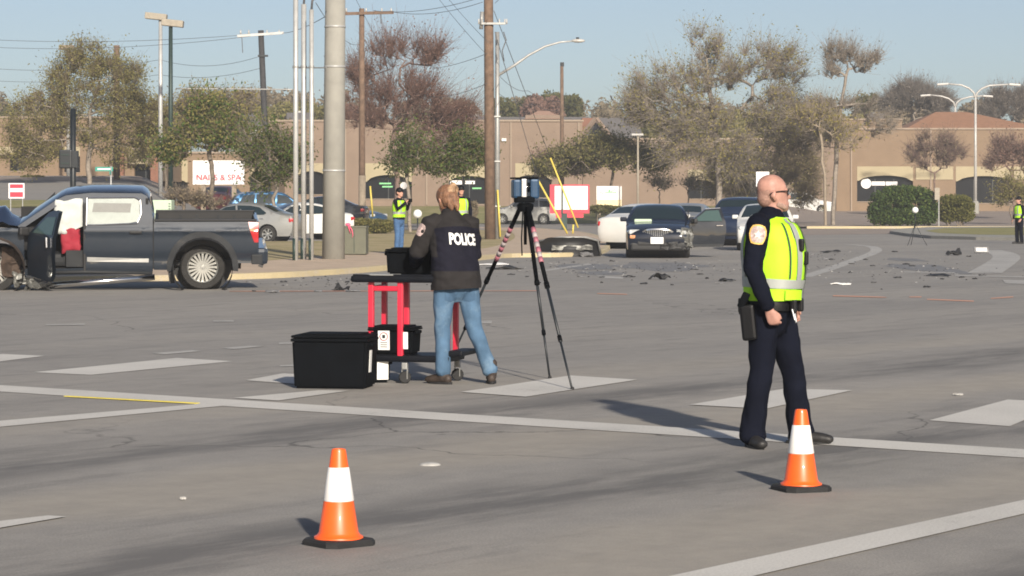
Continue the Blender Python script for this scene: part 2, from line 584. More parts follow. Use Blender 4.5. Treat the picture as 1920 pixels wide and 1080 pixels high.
mat('sign_red', (.56, .03, .06), .5)
mat('neon_green', (.20, .55, .25), .5)

def arch_poly(x0, x1, zt, zs, zc, n=10):
    """band panel with a segmental arch underside"""
    P = [(x0, zt), (x1, zt), (x1, zs)]
    for i in range(n + 1):
        t_ = 1 - i / n
        x = bez(x0 + .12, x1 - .12, t_)
        P.append((x, zs + (zc - zs) * (1 - (2 * t_ - 1) ** 2) ** .6))
    P.append((x0, zs))
    return P
def facade(name, label, Z, px0, px1, top_py, base_e, bays, band, wallm, depth=24, arch=True, coping=True):
    s = FP / Z
    x0, x1 = gx(px0, Z), gx(px1, Z)
    t_ = thing(name, label, 'building', ((x0 + x1) / 2, Z, base_e - .3))
    ox, oz = (x0 + x1) / 2, base_e - .3
    X = lambda px: gx(px, Z) - ox
    Zh = lambda py: hz(py, Z) - oz
    top = Zh(top_py)
    wall = MB()
    zb0, zb1 = Zh(band[1]), Zh(band[0])     # band bottom, top
    wall.box(((x0 + x1) / 2 - ox, .225, (zb1 + top) / 2), (x1 - x0, .45, top - zb1))
    ed = X(px0)
    for (a, b, crown, spring, sill) in bays:
        xa, xb = X(a), X(b)
        wall.box(((ed + xa) / 2, .225, zb1 / 2), (xa - ed, .45, zb1))
        wall.box(((xa + xb) / 2, .225, Zh(sill) / 2), (xb - xa, .45, Zh(sill)))
        ed = xb
    wall.box(((ed + X(px1)) / 2, .225, zb1 / 2), (X(px1) - ed, .45, zb1))
    wall.box((0, depth / 2 + .45, top / 2 - .2), (x1 - x0, depth, top - .4))
    wall.build('wall', wallm, t_)
    if coping:
        MB().box((0, .2, top + .07), (x1 - x0 + .2, .62, .14)).build('coping', 'coping', t_)
    for (a, b, crown, spring, sill) in bays:
        xa, xb = X(a), X(b)
        MB().prism(arch_poly(xa + .002, xb - .002, zb1 - .002, Zh(spring), Zh(crown)), -.03, .40).build('arch_panel', 'cream', t_)
        win = MB()
        # deep porch behind the arch: floor, ceiling and glazed shop front
        win.box(((xa + xb) / 2, .42, (Zh(spring) + Zh(sill)) / 2 + .3), (xb - xa - .01, .03, Zh(spring) - Zh(sill) + 1.0))
        wo_ = win.build('window', 'window_dark', t_)
        n_ = max(2, int((xb - xa) / 1.3))
        for k in range(1, n_):
            MB().box((bez(xa, xb, k / n_), .385, (Zh(spring) + Zh(sill)) / 2), (.06, .05, Zh(spring) - Zh(sill) + .3)).build('mullion', 'mullion', wo_)
        MB().box(((xa + xb) / 2, .19, Zh(sill) + .03), (xb - xa - .004, .5, .06)).build('sill', 'coping', t_)
    return t_, X, Zh
tl, X, Zh = facade('shop_building', 'long tan flat roofed shop building with cream arch panels behind the concrete pole', 200, 503, 1092, 228, 1.15,
    [(556, 612, 321, 329, 366), (684, 772, 328, 341, 374), (842, 918, 330, 338, 384), (966, 1034, 328, 336, 372)], (306, 333), 'wall_tan')
# cream band strips between arches and shop front details
MB().box((X(592), -.02, Zh(314)), (X(640) - X(560), .05, .5)).build('band', 'cream', tl)
for px, py, wd in ((722, 344, .9), (726, 350, .8), (894, 353, .7)):
    MB().box((X(px), .34, Zh(py)), (wd, .03, .12)).build('shop_sign', 'neon_green', tl)
MB().box((X(855), .34, Zh(342)), (.9, .03, .3)).build('shop_sign', 'sign_white', tl)
MB().box((X(881), .34, Zh(342)), (.75, .03, .25)).build('shop_sign', 'sign_white', tl)
MB().box((X(945), -.06, Zh(262)), (.35, .18, .2)).build('wall_light', 'white_plastic', tl)
MB().box((X(553), -.015, Zh(251)), (1.6, .05, .06)).build('wall_joint', 'brick_brown', tl)
tr, X, Zh = facade('shop_building', 'tan shop building with cream arched band and dark arched windows behind the hedge', 215, 1568, 2250, 243, .62,
    [(1607, 1712, 329, 339, 379), (1792, 1898, 330, 340, 382), (2000, 2100, 330, 340, 382)], (312, 337), 'wall_tan_warm')
MB().box((X(1752), -.04, Zh(324.5)), (X(1786) - X(1716), .06, Zh(312.3) - Zh(337))).build('band', 'cream', tr)
MB().box((X(1945), -.04, Zh(324.5)), (X(1990) - X(1902), .06, Zh(312.3) - Zh(337))).build('band', 'cream', tr)
MB().box(((X(1570) + X(1692)) / 2, 1.2, Zh(232)), (X(1692) - X(1570), 2, Zh(224) - Zh(240))).build('parapet', 'wall_tan_warm', tr)
MB().box(((X(1570) + X(1692)) / 2, 1.2, Zh(223.5)), (X(1694) - X(1569), 2.2, .12)).build('coping', 'coping', tr)
# orange hip roof
rf = MB()
xa, xb, ze = X(1694), X(1990), Zh(245)
zr = hz(210, 222.5) - tr.location.z
rf.add([(xa, 1, ze), (xb, 1, ze), (xb, 14, ze), (xa, 14, ze), (X(1782), 7.5, zr), (X(1842), 7.5, zr)], [(0, 1, 5, 4), (1, 2, 5), (2, 3, 4, 5), (3, 0, 4), (3, 2, 1, 0)])
ro = rf.build('roof', 'roof_orange', tr)
MB().box((X(1890), .3, Zh(254)), (X(1968) - X(1817), .5, Zh(244) - Zh(266))).build('roof_fascia', 'roof_orange', tr)
# round lettering on the first arch window
MB().lathe([(0, -.02), (.42, -.02), (.42, .02), (0, .02)], 20, (X(1625), .36, Zh(344)), (R(90), 0, 0)).build('window_sign', 'sign_white', tr)
MB().box((X(1648), .36, Zh(344)), (1.1, .03, .32)).build('window_sign', 'sign_white', tr)
MB().box((X(1673), .36, Zh(344)), (.95, .03, .32)).build('window_sign', 'sign_white', tr)

tc, X, Zh = facade('shop_building', 'lower tan shop wall between the two arched buildings, behind the big trees', 207, 1093, 1567, 262, .9,
    [(1290, 1340, 338, 345, 374), (1395, 1450, 338, 345, 376)], (318, 340), 'wall_tan', depth=18)
tk, X, Zh = facade('shop_building', 'low brownish shop wall behind the nail salon sign', 186, 300, 502, 288, .55,
    [(318, 352, 338, 342, 372), (468, 496, 322, 328, 366)], (300, 318), 'wall_tan_warm', depth=14)
tq, X, Zh = facade('shop_building', 'tan shop building with cream fascia and brown brick columns at left edge', 174, -160, 298, 222, 3.2,
    [(18, 46, 292, 293, 322), (120, 150, 292, 293, 325), (252, 292, 307, 308, 344)], (275, 291), 'wall_tan_warm', depth=14)
for px in (226, 300 - 6):
    MB().box((X(px), -.5, Zh(308)), (.62, .6, Zh(266) - Zh(350))).build('column', 'brick_brown', tq)
MB().box((X(268), -.3, Zh(296)), (X(294) - X(244), .7, Zh(284) - Zh(307))).build('canopy', 'cream', tq)
MB().box((X(-60), -.25, Zh(283)), (X(26) - X(-150), .6, Zh(275) - Zh(290))).build('canopy', 'cream', tq)

# gabled dark-roofed house above the shop wall
def at3(px, py, Z, base): 
    p = at(px, py, Z); return p - base
B = Vector((gx(1145, 232), 232, .9))
th = thing('gabled_house', 'house with dark grey roof and tan trimmed gable above the shop wall', 'building', B)
q = lambda px, py, dz=0: tuple(at(px, py, 232 + dz) - B)
MB().add([q(1118, 221), q(1196, 221), q(1208, 268), q(1090, 268), q(1118, 221, .1), q(1196, 221, 8)], [(0, 1, 2, 3), (4, 5, 2, 3)]).build('roof', 'roof_grey', th)
MB().box((0, 4, 4), (5, 6, 8)).build('wall', 'brick_brown', th)
g = MB()
for s_ in (-1, 1):
    a = at(1117, 222, 231.4) - B; b = at(1117 + s_ * 32, 262, 231.4) - B
    g.tube([a, b], .22, 4)
g.build('gable_trim', 'wall_tan', th)
MB().add([q(1117, 232, -.9), q(1101, 258, -.9), q(1133, 258, -.9)], [(0, 1, 2)]).build('gable_panel', 'window_dark', th)
B = Vector((gx(1252, 236), 236, .9))
th = thing('gabled_house', 'smaller tan gabled house with grey roof glimpsed between the big trees', 'building', B)
q = lambda px, py, dz=0: tuple(at(px, py, 236 + dz) - B)
MB().add([q(1238, 250), q(1290, 250), q(1302, 292), q(1215, 292), q(1290, 250, 8)], [(0, 1, 2, 3), (0, 4, 3)]).build('roof', 'roof_grey', th)
MB().add([q(1238, 252, -.6), q(1212, 294, -.6), q(1264, 294, -.6), q(1212, 330, -.6), q(1264, 330, -.6)], [(0, 1, 2), (1, 3, 4, 2)]).build('gable_wall', 'wall_tan', th)
MB().box((0, 3, 2.4), (3.6, 5, 4.8)).build('wall', 'wall_tan', th)
# pinkish hip roof and grey parapet further back
B = Vector((gx(1018, 240), 240, 1))
th = thing('hip_roofed_house', 'distant building with a small pinkish hip roof left of the wooden pole', 'building', B)
q = lambda px, py, dz=0: tuple(at(px, py, 240 + dz) - B)
MB().add([q(982, 223), q(1056, 223), q(1056, 223, 6), q(982, 223, 6), q(1008, 208, 3), q(1030, 208, 3)], [(0, 1, 5, 4), (1, 2, 5), (2, 3, 4, 5), (3, 0, 4)]).build('roof', 'roof_pink', th)
MB().box((0, 3, 4.2), (3.2, 5.6, 8.4)).build('wall', 'wall_tan', th)
B = Vector((gx(990, 246), 246, 1))
th = thing('grey_roofed_building', 'long dark grey flat roof showing just over the tan shop wall', 'building', B)
MB().box((0, 4, 3.9), (gx(1100, 246) - gx(880, 246), 7, 7.8)).build('wall', 'wall_tan', th)
zt = hz(219, 246) - 1
MB().box((0, 4, zt - .25), (gx(1104, 246) - gx(876, 246), 7.6, .5)).build('roof', 'roof_grey', th)
B = Vector((gx(465, 240), 240, 1))
th = thing('white_house', 'pale house with dark gabled roof between the green tree and the dark pole', 'building', B)
q = lambda px, py, dz=0: tuple(at(px, py, 240 + dz) - B)
MB().box((0, 3, 3.5), (gx(492, 240) - gx(438, 240), 6, 7)).build('wall', 'white_wall', th)
MB().add([q(432, 240, -.4), q(498, 240, -.4), q(472, 212, 3), q(450, 212, 3), q(432, 240, 6.4), q(498, 240, 6.4)], [(0, 1, 2, 3), (4, 5, 2, 3), (0, 3, 4), (1, 2, 5)]).build('roof', 'roof_grey', th)

# roof units and downpipes on the shops
for (px, wd, hh, Z, lab) in ((560, 1.8, .9, 206, 'grey roof unit above the tan wall beside the silver pipes'), (890, 2.2, .7, 208, 'low grey roof unit above the tan wall left of the tall brown pole'), (1640, 1.6, .8, 224, 'grey roof unit on the right shop left of the orange roof')):
    zt = hz(229 if px < 1000 else 225, 200 if px < 1000 else 215)
    u_ = thing('roof_unit', lab, 'roof unit', (gx(px, Z), Z, zt - .6), 0, 'roof units')
    MB().rbox((0, 0, hh / 2 + .3), (wd, 1.4, hh + .6), .04).build('casing', 'roof_grey', u_)
    MB().lathe([(.35, 0), (.35, .15), (0, .15)], 12, (0, 0, hh + .6)).build('fan', 'grey_steel', u_)
for (tt, pxs, Z, top, bot, cpx) in ((tl, (648, 800, 958, 1085), 200, 229, 384, (503 + 1092) / 2), (tr, (1596, 1745, 1925), 215, 244, 398, (1568 + 2250) / 2)):
    for px in pxs:
        x = gx(px, Z) - tt.location.x
        MB().box((x, -.07, (hz(top, Z) + hz(bot, Z)) / 2 - tt.location.z), (.11, .09, hz(top, Z) - hz(bot, Z))).build('downpipe', 'coping', tt)
# ================================================================ POLES, WIRES, SIGNS
def pole_obj(name, label, cat, px, py, e, top_py, r0, r1, m_, lean=0.0, n=12, Z=None, group=None):
    p = gp(px, py, e) if Z is None else Vector((gx(px, Z), Z, e))
    t_ = thing(name, label, cat, p, 0, group)
    h = hz(top_py, p.y) - e
    MB().tube([(0, 0, -.2), (lean * .5, 0, h * .5), (lean, 0, h)], [r0, (r0 + r1) / 2, r1], n).build('shaft', m_, t_, smooth=True)
    return t_, p, h, FP / p.y
def wire(label, pts, r=.014, sag=0.0, group='overhead wires'):
    C = []
    for i in range(len(pts) - 1):
        a, b = Vector(pts[i]), Vector(pts[i + 1])
        for k in range(12):
            s_ = k / 12
            C.append(a.lerp(b, s_) - Vector((0, 0, sag * 4 * s_ * (1 - s_))))
    C.append(Vector(pts[-1]))
    o = MB().tube(C, r, 4).build('overhead_wire', 'wire', smooth=True)
    return tag(o, label, 'wire', group)

# thick pale concrete pole
t_, p, h, s = pole_obj('concrete_pole', 'thick pale concrete pole rising out of the picture beside the grey cabinet', 'pole', 625, 484, .17, -120, .285, .245, 'concrete', lean=.06, n=24)
for py in (52, 127, 322):
    z = hz(py, p.y) - p.z
    rr = .285 + (.245 - .285) * z / h + .012
    MB().lathe([(rr - .012, 0), (rr, 0), (rr, .05), (rr - .012, .05)], 24, (.06 * z / h, 0, z)).build('steel_band', 'galvanised', t_, smooth=True)
CPOLE = p
# three steel risers standing beside it
riser_lab = ['leftmost of three tall silver pipes left of the concrete pole', 'middle one of three tall silver pipes left of the concrete pole', 'silver pipe nearest the thick concrete pole, with curved cable at top']
for i, (px, py, tp, r_) in enumerate(((554.5, 487, -60, .062), (569.5, 485, 8, .066), (584, 486, 18, .055))):
    t_, p, h, s = pole_obj('riser_pipe', riser_lab[i], 'pipe', px, py, .17, tp, r_, r_, 'galvanised', n=12, group='silver pipes beside the concrete pole')
    zb = hz(447, p.y) - p.z
    MB().tube([(-.03, -.02, -.1), (-.03, -.02, zb)], r_ * .8, 8).build('ground_sleeve', 'dark_green_steel', t_, smooth=True)
    z2 = hz(127, p.y) - p.z
    MB().lathe([(r_, 0), (r_ + .015, 0), (r_ + .015, .05), (r_, .05)], 12, (0, 0, z2)).build('clamp', 'grey_steel', t_)
    if i:
        MB().tube([(0, 0, h - .02), (.02, 0, h + .22), (.2, 0, h + .38), (.55, 0, h + .3 + .1 * i)], .028, 6).build('cable', 'wire', t_, smooth=True)
a = at(549, 127, 66.2); b = at(612, 127, 65.2)
tag(MB().tube([a, b], .018, 6).build('pipe_strut', 'grey_steel'), 'thin horizontal strut tying the silver pipes to the concrete pole', 'strut')

# grey-green cabinet with pink ribbon
p = gp(664, 477, .17)
t_ = thing('utility_cabinet', 'olive grey utility cabinet with a pink ribbon on top', 'cabinet', p, R(-4))
s = FP / p.y
MB().rbox((0, .3, .36), (44 / s, .6, .72), .02).build('body', 'box_green', t_)
MB().rbox((0, .3, .735), (46 / s, .64, .05), .012).build('lid', 'box_green', t_)
MB().box((0, -.005, .36), (.012, .012, .62)).build('door_seam', 'dark_green_steel', t_)
rb = MB()
rb.sphere((-.17, .04, .80), .075, 10, sc=(1, .8, .6))
rb.tube([(-.16, -.02, .78), (-.13, -.04, .68), (-.10, -.03, .56)], [.02, .014, .008], 5)
rb.tube([(-.14, -.02, .78), (-.06, -.045, .66), (-.03, -.03, .52), (-.05, -.03, .45)], [.02, .013, .01, .006], 5)
tag(rb.build('ribbon', 'pink', smooth=True, loc=p), 'pink ribbon tied on top of the olive cabinet', 'ribbon')
# pale green transformer box seen past the truck cab
p = Vector((gx(302, 84), 84, .2))
t_ = thing('transformer_box', 'pale green transformer box just behind the truck cab', 'cabinet', p)
z = hz(375, 84) - .2
MB().rbox((0, .4, z / 2), (.66, .8, z), .03).build('body', 'pale_green', t_)
for k in range(3): MB().box((.27, -.01, z - .12 - k * .08), (.06, .02, .025)).build('vent', 'dark_green_steel', t_)

# main wooden pole with attached street lamp
t_, p, h, s = pole_obj('wooden_utility_pole', 'tall brown wooden utility pole behind the police jacket woman, at right', 'pole', 919, 447, .19, -140, .20, .165, 'wood_pole', lean=-.08)
WP = p
zc = hz(45, p.y) - p.z
MB().rbox((.12, -.22, zc), (.9, .07, .08), .01).build('bracket', 'grey_steel', t_)
for dx in (-.42, -.3, .35, .55, .62):
    MB().tube([(dx, -.22, zc - .02), (dx, -.22, zc + .18)], [.03, .022], 6).build('insulator', 'insulator', t_, smooth=True)
MB().tube([(-.34, -.1, zc - .2), (-.3, -.1, zc + .45)], .07, 8).build('cutout', 'grey_steel', t_, smooth=True)
MB().tube([(.5, -.1, zc - .3), (.6, -.1, zc - .6), (.45, -.1, zc - 1.0), (.52, -.1, zc - 1.4)], .022, 5).build('drop_cable', 'wire', t_, smooth=True)
# grey steel street-light pole just behind it
t_, p2, h, s = pole_obj('street_light', 'grey steel street light with a long curved arm beside the wooden pole', 'street light', 932.5, 446, .19, 60, .105, .08, 'grey_steel')
q = lambda px, py: tuple(at(px, py, p2.y) - p2)
MB().tube([q(936, 140), q(965, 122), q(992, 103), q(1022, 87), q(1050, 79), q(1074, 77)], [.055, .05, .045, .04, .035, .03], 8).build('arm', 'galvanised', t_, smooth=True)
MB().sphere(tuple(Vector(q(1084, 76.5)) + Vector((0, 0, 0))), .27, 12, sc=(1, .45, .28)).build('lamp_head', 'insulator', t_, smooth=True)
MB().tube([q(1083, 73.5), q(1083, 70)], .06, 8).build('photocell', 'black_steel', t_, smooth=True)
for k in range(3): MB().box((0, -.02, 1.2 + k * 1.7), (.24, .24, .05)).build('band', 'galvanised', t_)
# yellow guards on guy wires
G = [('yellow guy-wire guard leaning left of the pair behind the scanner', (1009, 338), (1064, 438), 103), ('yellow guy-wire guard leaning right of the pair behind the scanner', (1032, 296), (1084, 427), 112),
     ('short upright yellow marker post between the leaning guards', (1075, 421), (1074, 438), 108), ('yellow guard strapped upright at the foot of the tall brown pole', (933, 356), (938, 444), 99.5),
     ('slim yellow guard leaning beside the white painted pole base', (694, 349), (699, 407), 128)]
for lab, a, b, Z in G:
    tag(MB().tube([at(a[0], a[1], Z), at(b[0], b[1], Z)], .038 if Z < 120 else .045, 8).build('guy_guard', 'yellow_guard', smooth=True), lab, 'guy guard', 'yellow guy wire guards')
wire('guy wire running down to the left yellow guard behind the scanner', [at(928, 60, WP.y), at(1009, 338, 103)], .013)
wire('guy wire running down to the right yellow guard behind the scanner', [at(926, 20, WP.y), at(1032, 296, 112)], .013)

# middle wooden pole with cross-arm
t_, p, h, s = pole_obj('wooden_utility_pole', 'wooden utility pole with a cross-arm right of the concrete pole', 'pole', 679, 0, .2, 16, .165, .125, 'wood_pole', lean=-.02, Z=126)
z = hz(25, p.y) - p.z
MB().box((.32, -.16, z), (2.4, .12, .14), (0, R(-1.5), 0)).build('cross_arm', 'wood_pole', t_)
for dx in (-.75, .2, .95, 1.4):
    MB().tube([(dx, -.16, z + .05), (dx, -.16, z + .24)], [.05, .03], 6).build('insulator', 'insulator', t_, smooth=True)
MB().tube([(.9, -.16, z - .05), (.92, -.16, z - .5)], .03, 5).build('dropper', 'wire', t_)
MB().lathe([(.17, 0), (.172, 2.6), (.16, 2.6)], 12, (0, 0, .0)).build('painted_base', 'pale_wood', t_, smooth=True)
MP = p
# dark leaning pole left of the pipes
t_, p, h, s = pole_obj('dark_utility_pole', 'dark leaning utility pole with a pale cross-arm left of the silver pipes', 'pole', 505, 0, .2, 57, .17, .14, 'dark_pole', lean=-.42, Z=130)
z = hz(65, p.y) - p.z
MB().box((-.42, -.16, z), (2.3, .1, .12), (0, R(-4), 0)).build('cross_arm', 'galvanised', t_)
for dx in (-1.4, -1.0, -.1, .5):
    MB().tube([(dx, -.16, z + .02), (dx, -.16, z + .22)], [.05, .03], 6).build('insulator', 'insulator', t_, smooth=True)
MB().tube([(-1.35, -.16, z - .05), (-1.3, -.16, z - .9)], .02, 5).build('dropper', 'wire', t_)
MB().box((-.3, -.15, hz(105, p.y) - p.z), (.5, .1, .1)).build('bracket', 'black_steel', t_)
DP = p
# slim dark pole in the middle distance, short wooden pole behind left tree
t_, p, h, s = pole_obj('slim_utility_pole', 'slim brown utility pole standing alone right of the curved street light', 'pole', 1054, 0, 1.0, 124, .15, .11, 'wood_pole', lean=-.02, Z=176)
MB().tube([(0, 0, h - .02), (0, 0, h + .25)], .13, 6).build('cap', 'dark_pole', t_)
SP = p
t_, p, h, s = pole_obj('short_utility_pole', 'brown wooden pole poking out behind the left olive tree', 'pole', 219, 0, 3, 85, .2, .17, 'wood_pole', Z=158)
t_, p, h, s = pole_obj('pole_lamp', 'small pale parking lot lamp half hidden in the left olive tree', 'street light', 128, 0, 3, 92, .12, .1, 'galvanised', Z=168)
MB().rbox((-.1, 0, h + .1), (.95, .5, .3), .04).build('lamp_head', 'pale_wood', t_)
# two parking-lot lights with flat heads
mat('lamp_tan', (.30, .265, .21), .6)
for lab, px, tp, hd, Z in (('taller parking lot light with a flat tan head, at left', 301, 38, (-.33, 1.15, 31), 140), ('dark parking lot light with a flat tan head, right of its pale twin', 320, 50, (.0, 1.1, 43.5), 133)):
    t_, p, h, s = pole_obj('lot_light', lab, 'street light', px, 0, 2.0, tp, .125, .10, 'galvanised' if px < 310 else 'dark_green_steel', Z=Z, group='parking lot lights')
    z = hz(hd[2], Z) - p.z
    MB().rbox((hd[0] + .1, 0, z), (hd[1], .55, .34), .04, (0, R(6), 0)).build('lamp_head', 'lamp_tan', t_)
# twin-arm street lamps at right
for lab, px, top, L_, R_, base, Z in (('nearer, taller white street lamp with two curved arms at right', 1829, 182, (1757, 157), (1912, 158), 404, 200), ('shorter white street lamp with two curved arms, left of its taller twin', 1791, 200, (1725, 178), (1862, 179.5), 404, 228)):
    e = elev(px, Z) + .1
    p = Vector((gx(px, Z), Z, e))
    t_ = thing('twin_arm_lamp', lab, 'street light', p, 0, 'twin-arm street lamps')
    q = lambda a, b: tuple(at(a, b, Z) - p)
    h = hz(top, Z) - e
    MB().tube([(0, 0, .8), (0, 0, h)], [.12, .085], 10).build('shaft', 'insulator', t_, smooth=True)
    MB().lathe([(.28, -.2), (.28, .75), (.2, .95), (0, .95)], 12).build('base', 'concrete', t_, smooth=True)
    for (ex, ey) in (L_, R_):
        sg = 1 if ex > px else -1
        MB().tube([(0, 0, h - .1), q(px + sg * 3, top - 8), q(px + sg * 12, (top + ey) / 2 - 4), q(px + sg * 26, ey + 2.5), q(ex - sg * 18, ey)], [.08, .08, .075, .07, .06], 8).build('arm', 'insulator', t_, smooth=True)
        MB().rbox(q(ex - sg * 10, ey + 1), (.9, .35, .17), .06, (0, R(sg * 4), 0)).build('lamp_head', 'insulator', t_)
# small pale lamp post in front of the trees
t_, p, h, s = pole_obj('lamp_post', 'thin pale lamp post in front of the dark bushy trees', 'street light', 1196, 0, .1, 254, .07, .06, 'lamp_tan', Z=164)
MB().rbox((-.03, 0, h + .05), (.75, .3, .13), .03).build('lamp_head', 'insulator', t_)

# traffic signal pole seen from behind
t_, p, h, s = pole_obj('signal_pole', 'black traffic signal pole standing behind the truck roof', 'traffic signal', 137, 0, .17, 206, .072, .068, 'black_steel', Z=62)
z0, z1 = hz(316, 62) - p.z, hz(281, 62) - p.z
MB().rbox((-.16, -.02, (z0 + z1) / 2), (.30, .26, z1 - z0), .03).build('signal_housing', 'black_steel', t_)
MB().box((0.02, 0, (z0 + z1) / 2), (.2, .2, (z1 - z0) * .9)).build('bracket', 'black_steel', t_)
for k in (-1, 1): MB().box((-.16, -.16, (z0 + z1) / 2 + k * .1), (.2, .02, .02)).build('rib', 'dark_green_steel', t_)
MB().lathe([(.068, 0), (.05, .03), (0, .04)], 12, (0, 0, h)).build('cap', 'black_steel', t_, smooth=True)
# green street-name sign
p = Vector((gx(208, 92), 92, 1.0))
t_ = thing('street_name_sign', 'green street name sign on a thin grey post above the truck roof', 'sign', p)
mat('sign_green', (.02, .26, .20), .5)
zs = hz(317, 92) - p.z
MB().tube([(0, 0, -.3), (0, 0, zs + .1)], .03, 8).build('post', 'galvanised', t_, smooth=True)
MB().box((-.24, 0, zs), (.62, .02, .15)).build('blade', 'sign_green', t_)
MB().box((.0, .0, zs - .12), (.02, .5, .14)).build('blade', 'sign_green', t_)
def text_mesh(s_, size, ext=0.0, bold=0.0):
    cu = bpy.data.curves.new('txt', 'FONT')
    cu.body = s_
    cu.size = size
    cu.extrude = ext
    cu.offset = bold
    cu.align_x = 'CENTER'; cu.align_y = 'CENTER'
    cu.resolution_u = 3
    o = bpy.data.objects.new('txt', cu)
    COL.objects.link(o)
    me = bpy.data.meshes.new_from_object(o.evaluated_get(bpy.context.evaluated_depsgraph_get()))
    bpy.data.objects.remove(o)
    bpy.data.curves.remove(cu)
    return me
UP = (R(90), 0, 0)
link('lettering', text_mesh('', .1) if False else MB().box((-.24, -.013, zs), (.46, .004, .05)).mesh(), 'sign_white', t_)
# small red and white yard sign at the far left
p = Vector((gx(31, 88), 88, .5))
t_ = thing('yard_sign', 'small red and white sign standing at the left edge', 'sign', p)
z0, z1 = hz(372, 88) - .5, hz(343.5, 88) - .5
MB().box((0, 0, (z0 + z1) / 2), (.53, .03, z1 - z0)).build('board', 'sign_white', t_)
MB().box((0, -.018, z1 - .10), (.44, .006, .13)).build('stripe', 'sign_red', t_)
MB().box((0, -.018, z0 + .13), (.44, .006, .17)).build('stripe', 'sign_red', t_)
for k in (-1, 1): MB().tube([(k * .2, .02, -.4), (k * .2, .02, z0 + .1)], .015, 6).build('post', 'galvanised', t_)
# nail salon sign
Z = 128
p = Vector((gx(410, Z), Z, .35))
t_ = thing('salon_sign', 'white board sign with red lettering NAILS & SPA above the truck bed', 'sign', p)
z0, z1 = hz(346, Z) - p.z, hz(301, Z) - p.z
MB().box((0, 0, (z0 + z1) / 2), (2.5, .16, z1 - z0)).build('board', 'sign_white', t_)
MB().box((0, -.085, z0 + .78), (2.46, .01, .05)).build('divider', 'paper', t_)
link('lettering', text_mesh('NAILS & SPA', .40, .004, .006), 'sign_red', t_, loc=(0, -.09, z0 + .33), rot=UP)
for k in (-1, 1): MB().box((k * .75, .1, z0 / 2), (.22, .22, z0)).build('post', 'pale_wood', t_)
# red framed white sign
Z = 140
p = Vector((gx(1068, Z), Z, .1))
t_ = thing('lot_sign', 'white sign panel with a red frame and red base behind the tripod', 'sign', p)
z0, z1 = hz(400, Z) - p.z, hz(346, Z) - p.z
sx = Z / FP
MB().box((0, 0, (z0 + z1) / 2), (74 * sx, .14, z1 - z0)).build('frame', 'sign_red', t_)
MB().box((3 * sx, -.075, (z0 + z1) / 2 + .06), (62 * sx, .02, z1 - z0 - .28)).build('panel', 'sign_white', t_)
MB().box((-14 * sx, -.09, (z0 + z1) / 2), (.09, .02, z1 - z0)).build('post', 'dark_green_steel', t_)
MB().box((-10 * sx, 0, z0 / 2 - .08), (.3, .1, z0 + .2)).build('leg', 'dark_green_steel', t_)
MB().box((0, .02, z0 - .12), (52 * sx, .1, .22)).build('base', 'sign_red', t_)
# white and yellow lot sign with green drawing
Z = 168
p = Vector((gx(1142, Z), Z, .1)); sx = Z / FP
t_ = thing('lot_sign', 'white sign with pale yellow lower part behind the crashed dark sedan', 'sign', p)
mat('sign_cream', (.78, .66, .40), .5)
z0, z1 = hz(386, Z) - p.z, hz(349, Z) - p.z
MB().box((0, 0, (z0 + z1) / 2), (47 * sx, .12, z1 - z0)).build('board', 'sign_white', t_)
MB().box((0, -.065, z0 + .2), (47 * sx - .01, .01, .4)).build('lower_panel', 'sign_cream', t_)
mb = MB(); mb.box((.1, -.066, z1 - .4), (.75, .01, .06)); mb.box((.25, -.066, z1 - .28), (.3, .01, .05), (0, R(-30), 0)); mb.box((-.5, -.066, z1 - .42), (.3, .01, .05), (0, R(25), 0)); mb.box((.02, -.066, z1 - .3), (.12, .01, .16))
mb.build('drawing', 'neon_green', t_)
for k in (-1, 1): MB().box((k * .6, 0, z0 / 2), (.1, .1, z0)).build('post', 'pale_wood', t_)
# little white traffic sign above the officer's head, slim sign post by hedge
for lab, px, y0, y1, Z, wd in (('small white square sign on a thin post behind the bald officer', 1430, 322, 350, 150, .75),):
    p = Vector((gx(px, Z), Z, .1))
    t_ = thing('traffic_sign', lab, 'sign', p)
    z0, z1 = hz(y1, Z) - .1, hz(y0, Z) - .1
    MB().rbox((0, 0, (z0 + z1) / 2), (wd, .03, z1 - z0), .01).build('plate', 'sign_white', t_)
    MB().tube([(0, .04, -.2), (0, .04, z1)], .035, 8).build('post', 'galvanised', t_)
Z = 152
p = Vector((gx(1757, Z), Z, .1))
t_ = thing('traffic_sign', 'narrow pale sign on a thin post between the two hedges', 'sign', p)
z1 = hz(352, Z) - .1
MB().tube([(.1, 0, -.1), (.1, 0, z1)], .035, 8).build('post', 'galvanised', t_)
MB().box((0, -.04, z1 - .35), (.28, .02, .7)).build('plate', 'lamp_tan', t_)
# round white sign on a stake near the leaning trunk
Z = 112
p = Vector((gx(757, Z), Z, .2))
t_ = thing('round_sign', 'small round white sign on a stake beside the leaning tree trunk', 'sign', p)
z = hz(348, Z) - .2
MB().tube([(0, .03, 0), (0, .03, z)], .02, 6).build('stake', 'dark_pole', t_)
MB().lathe([(0, -.015), (.15, -.015), (.15, .015), (0, .015)], 16, (0, 0, z), UP).build('disc', 'sign_white', t_)

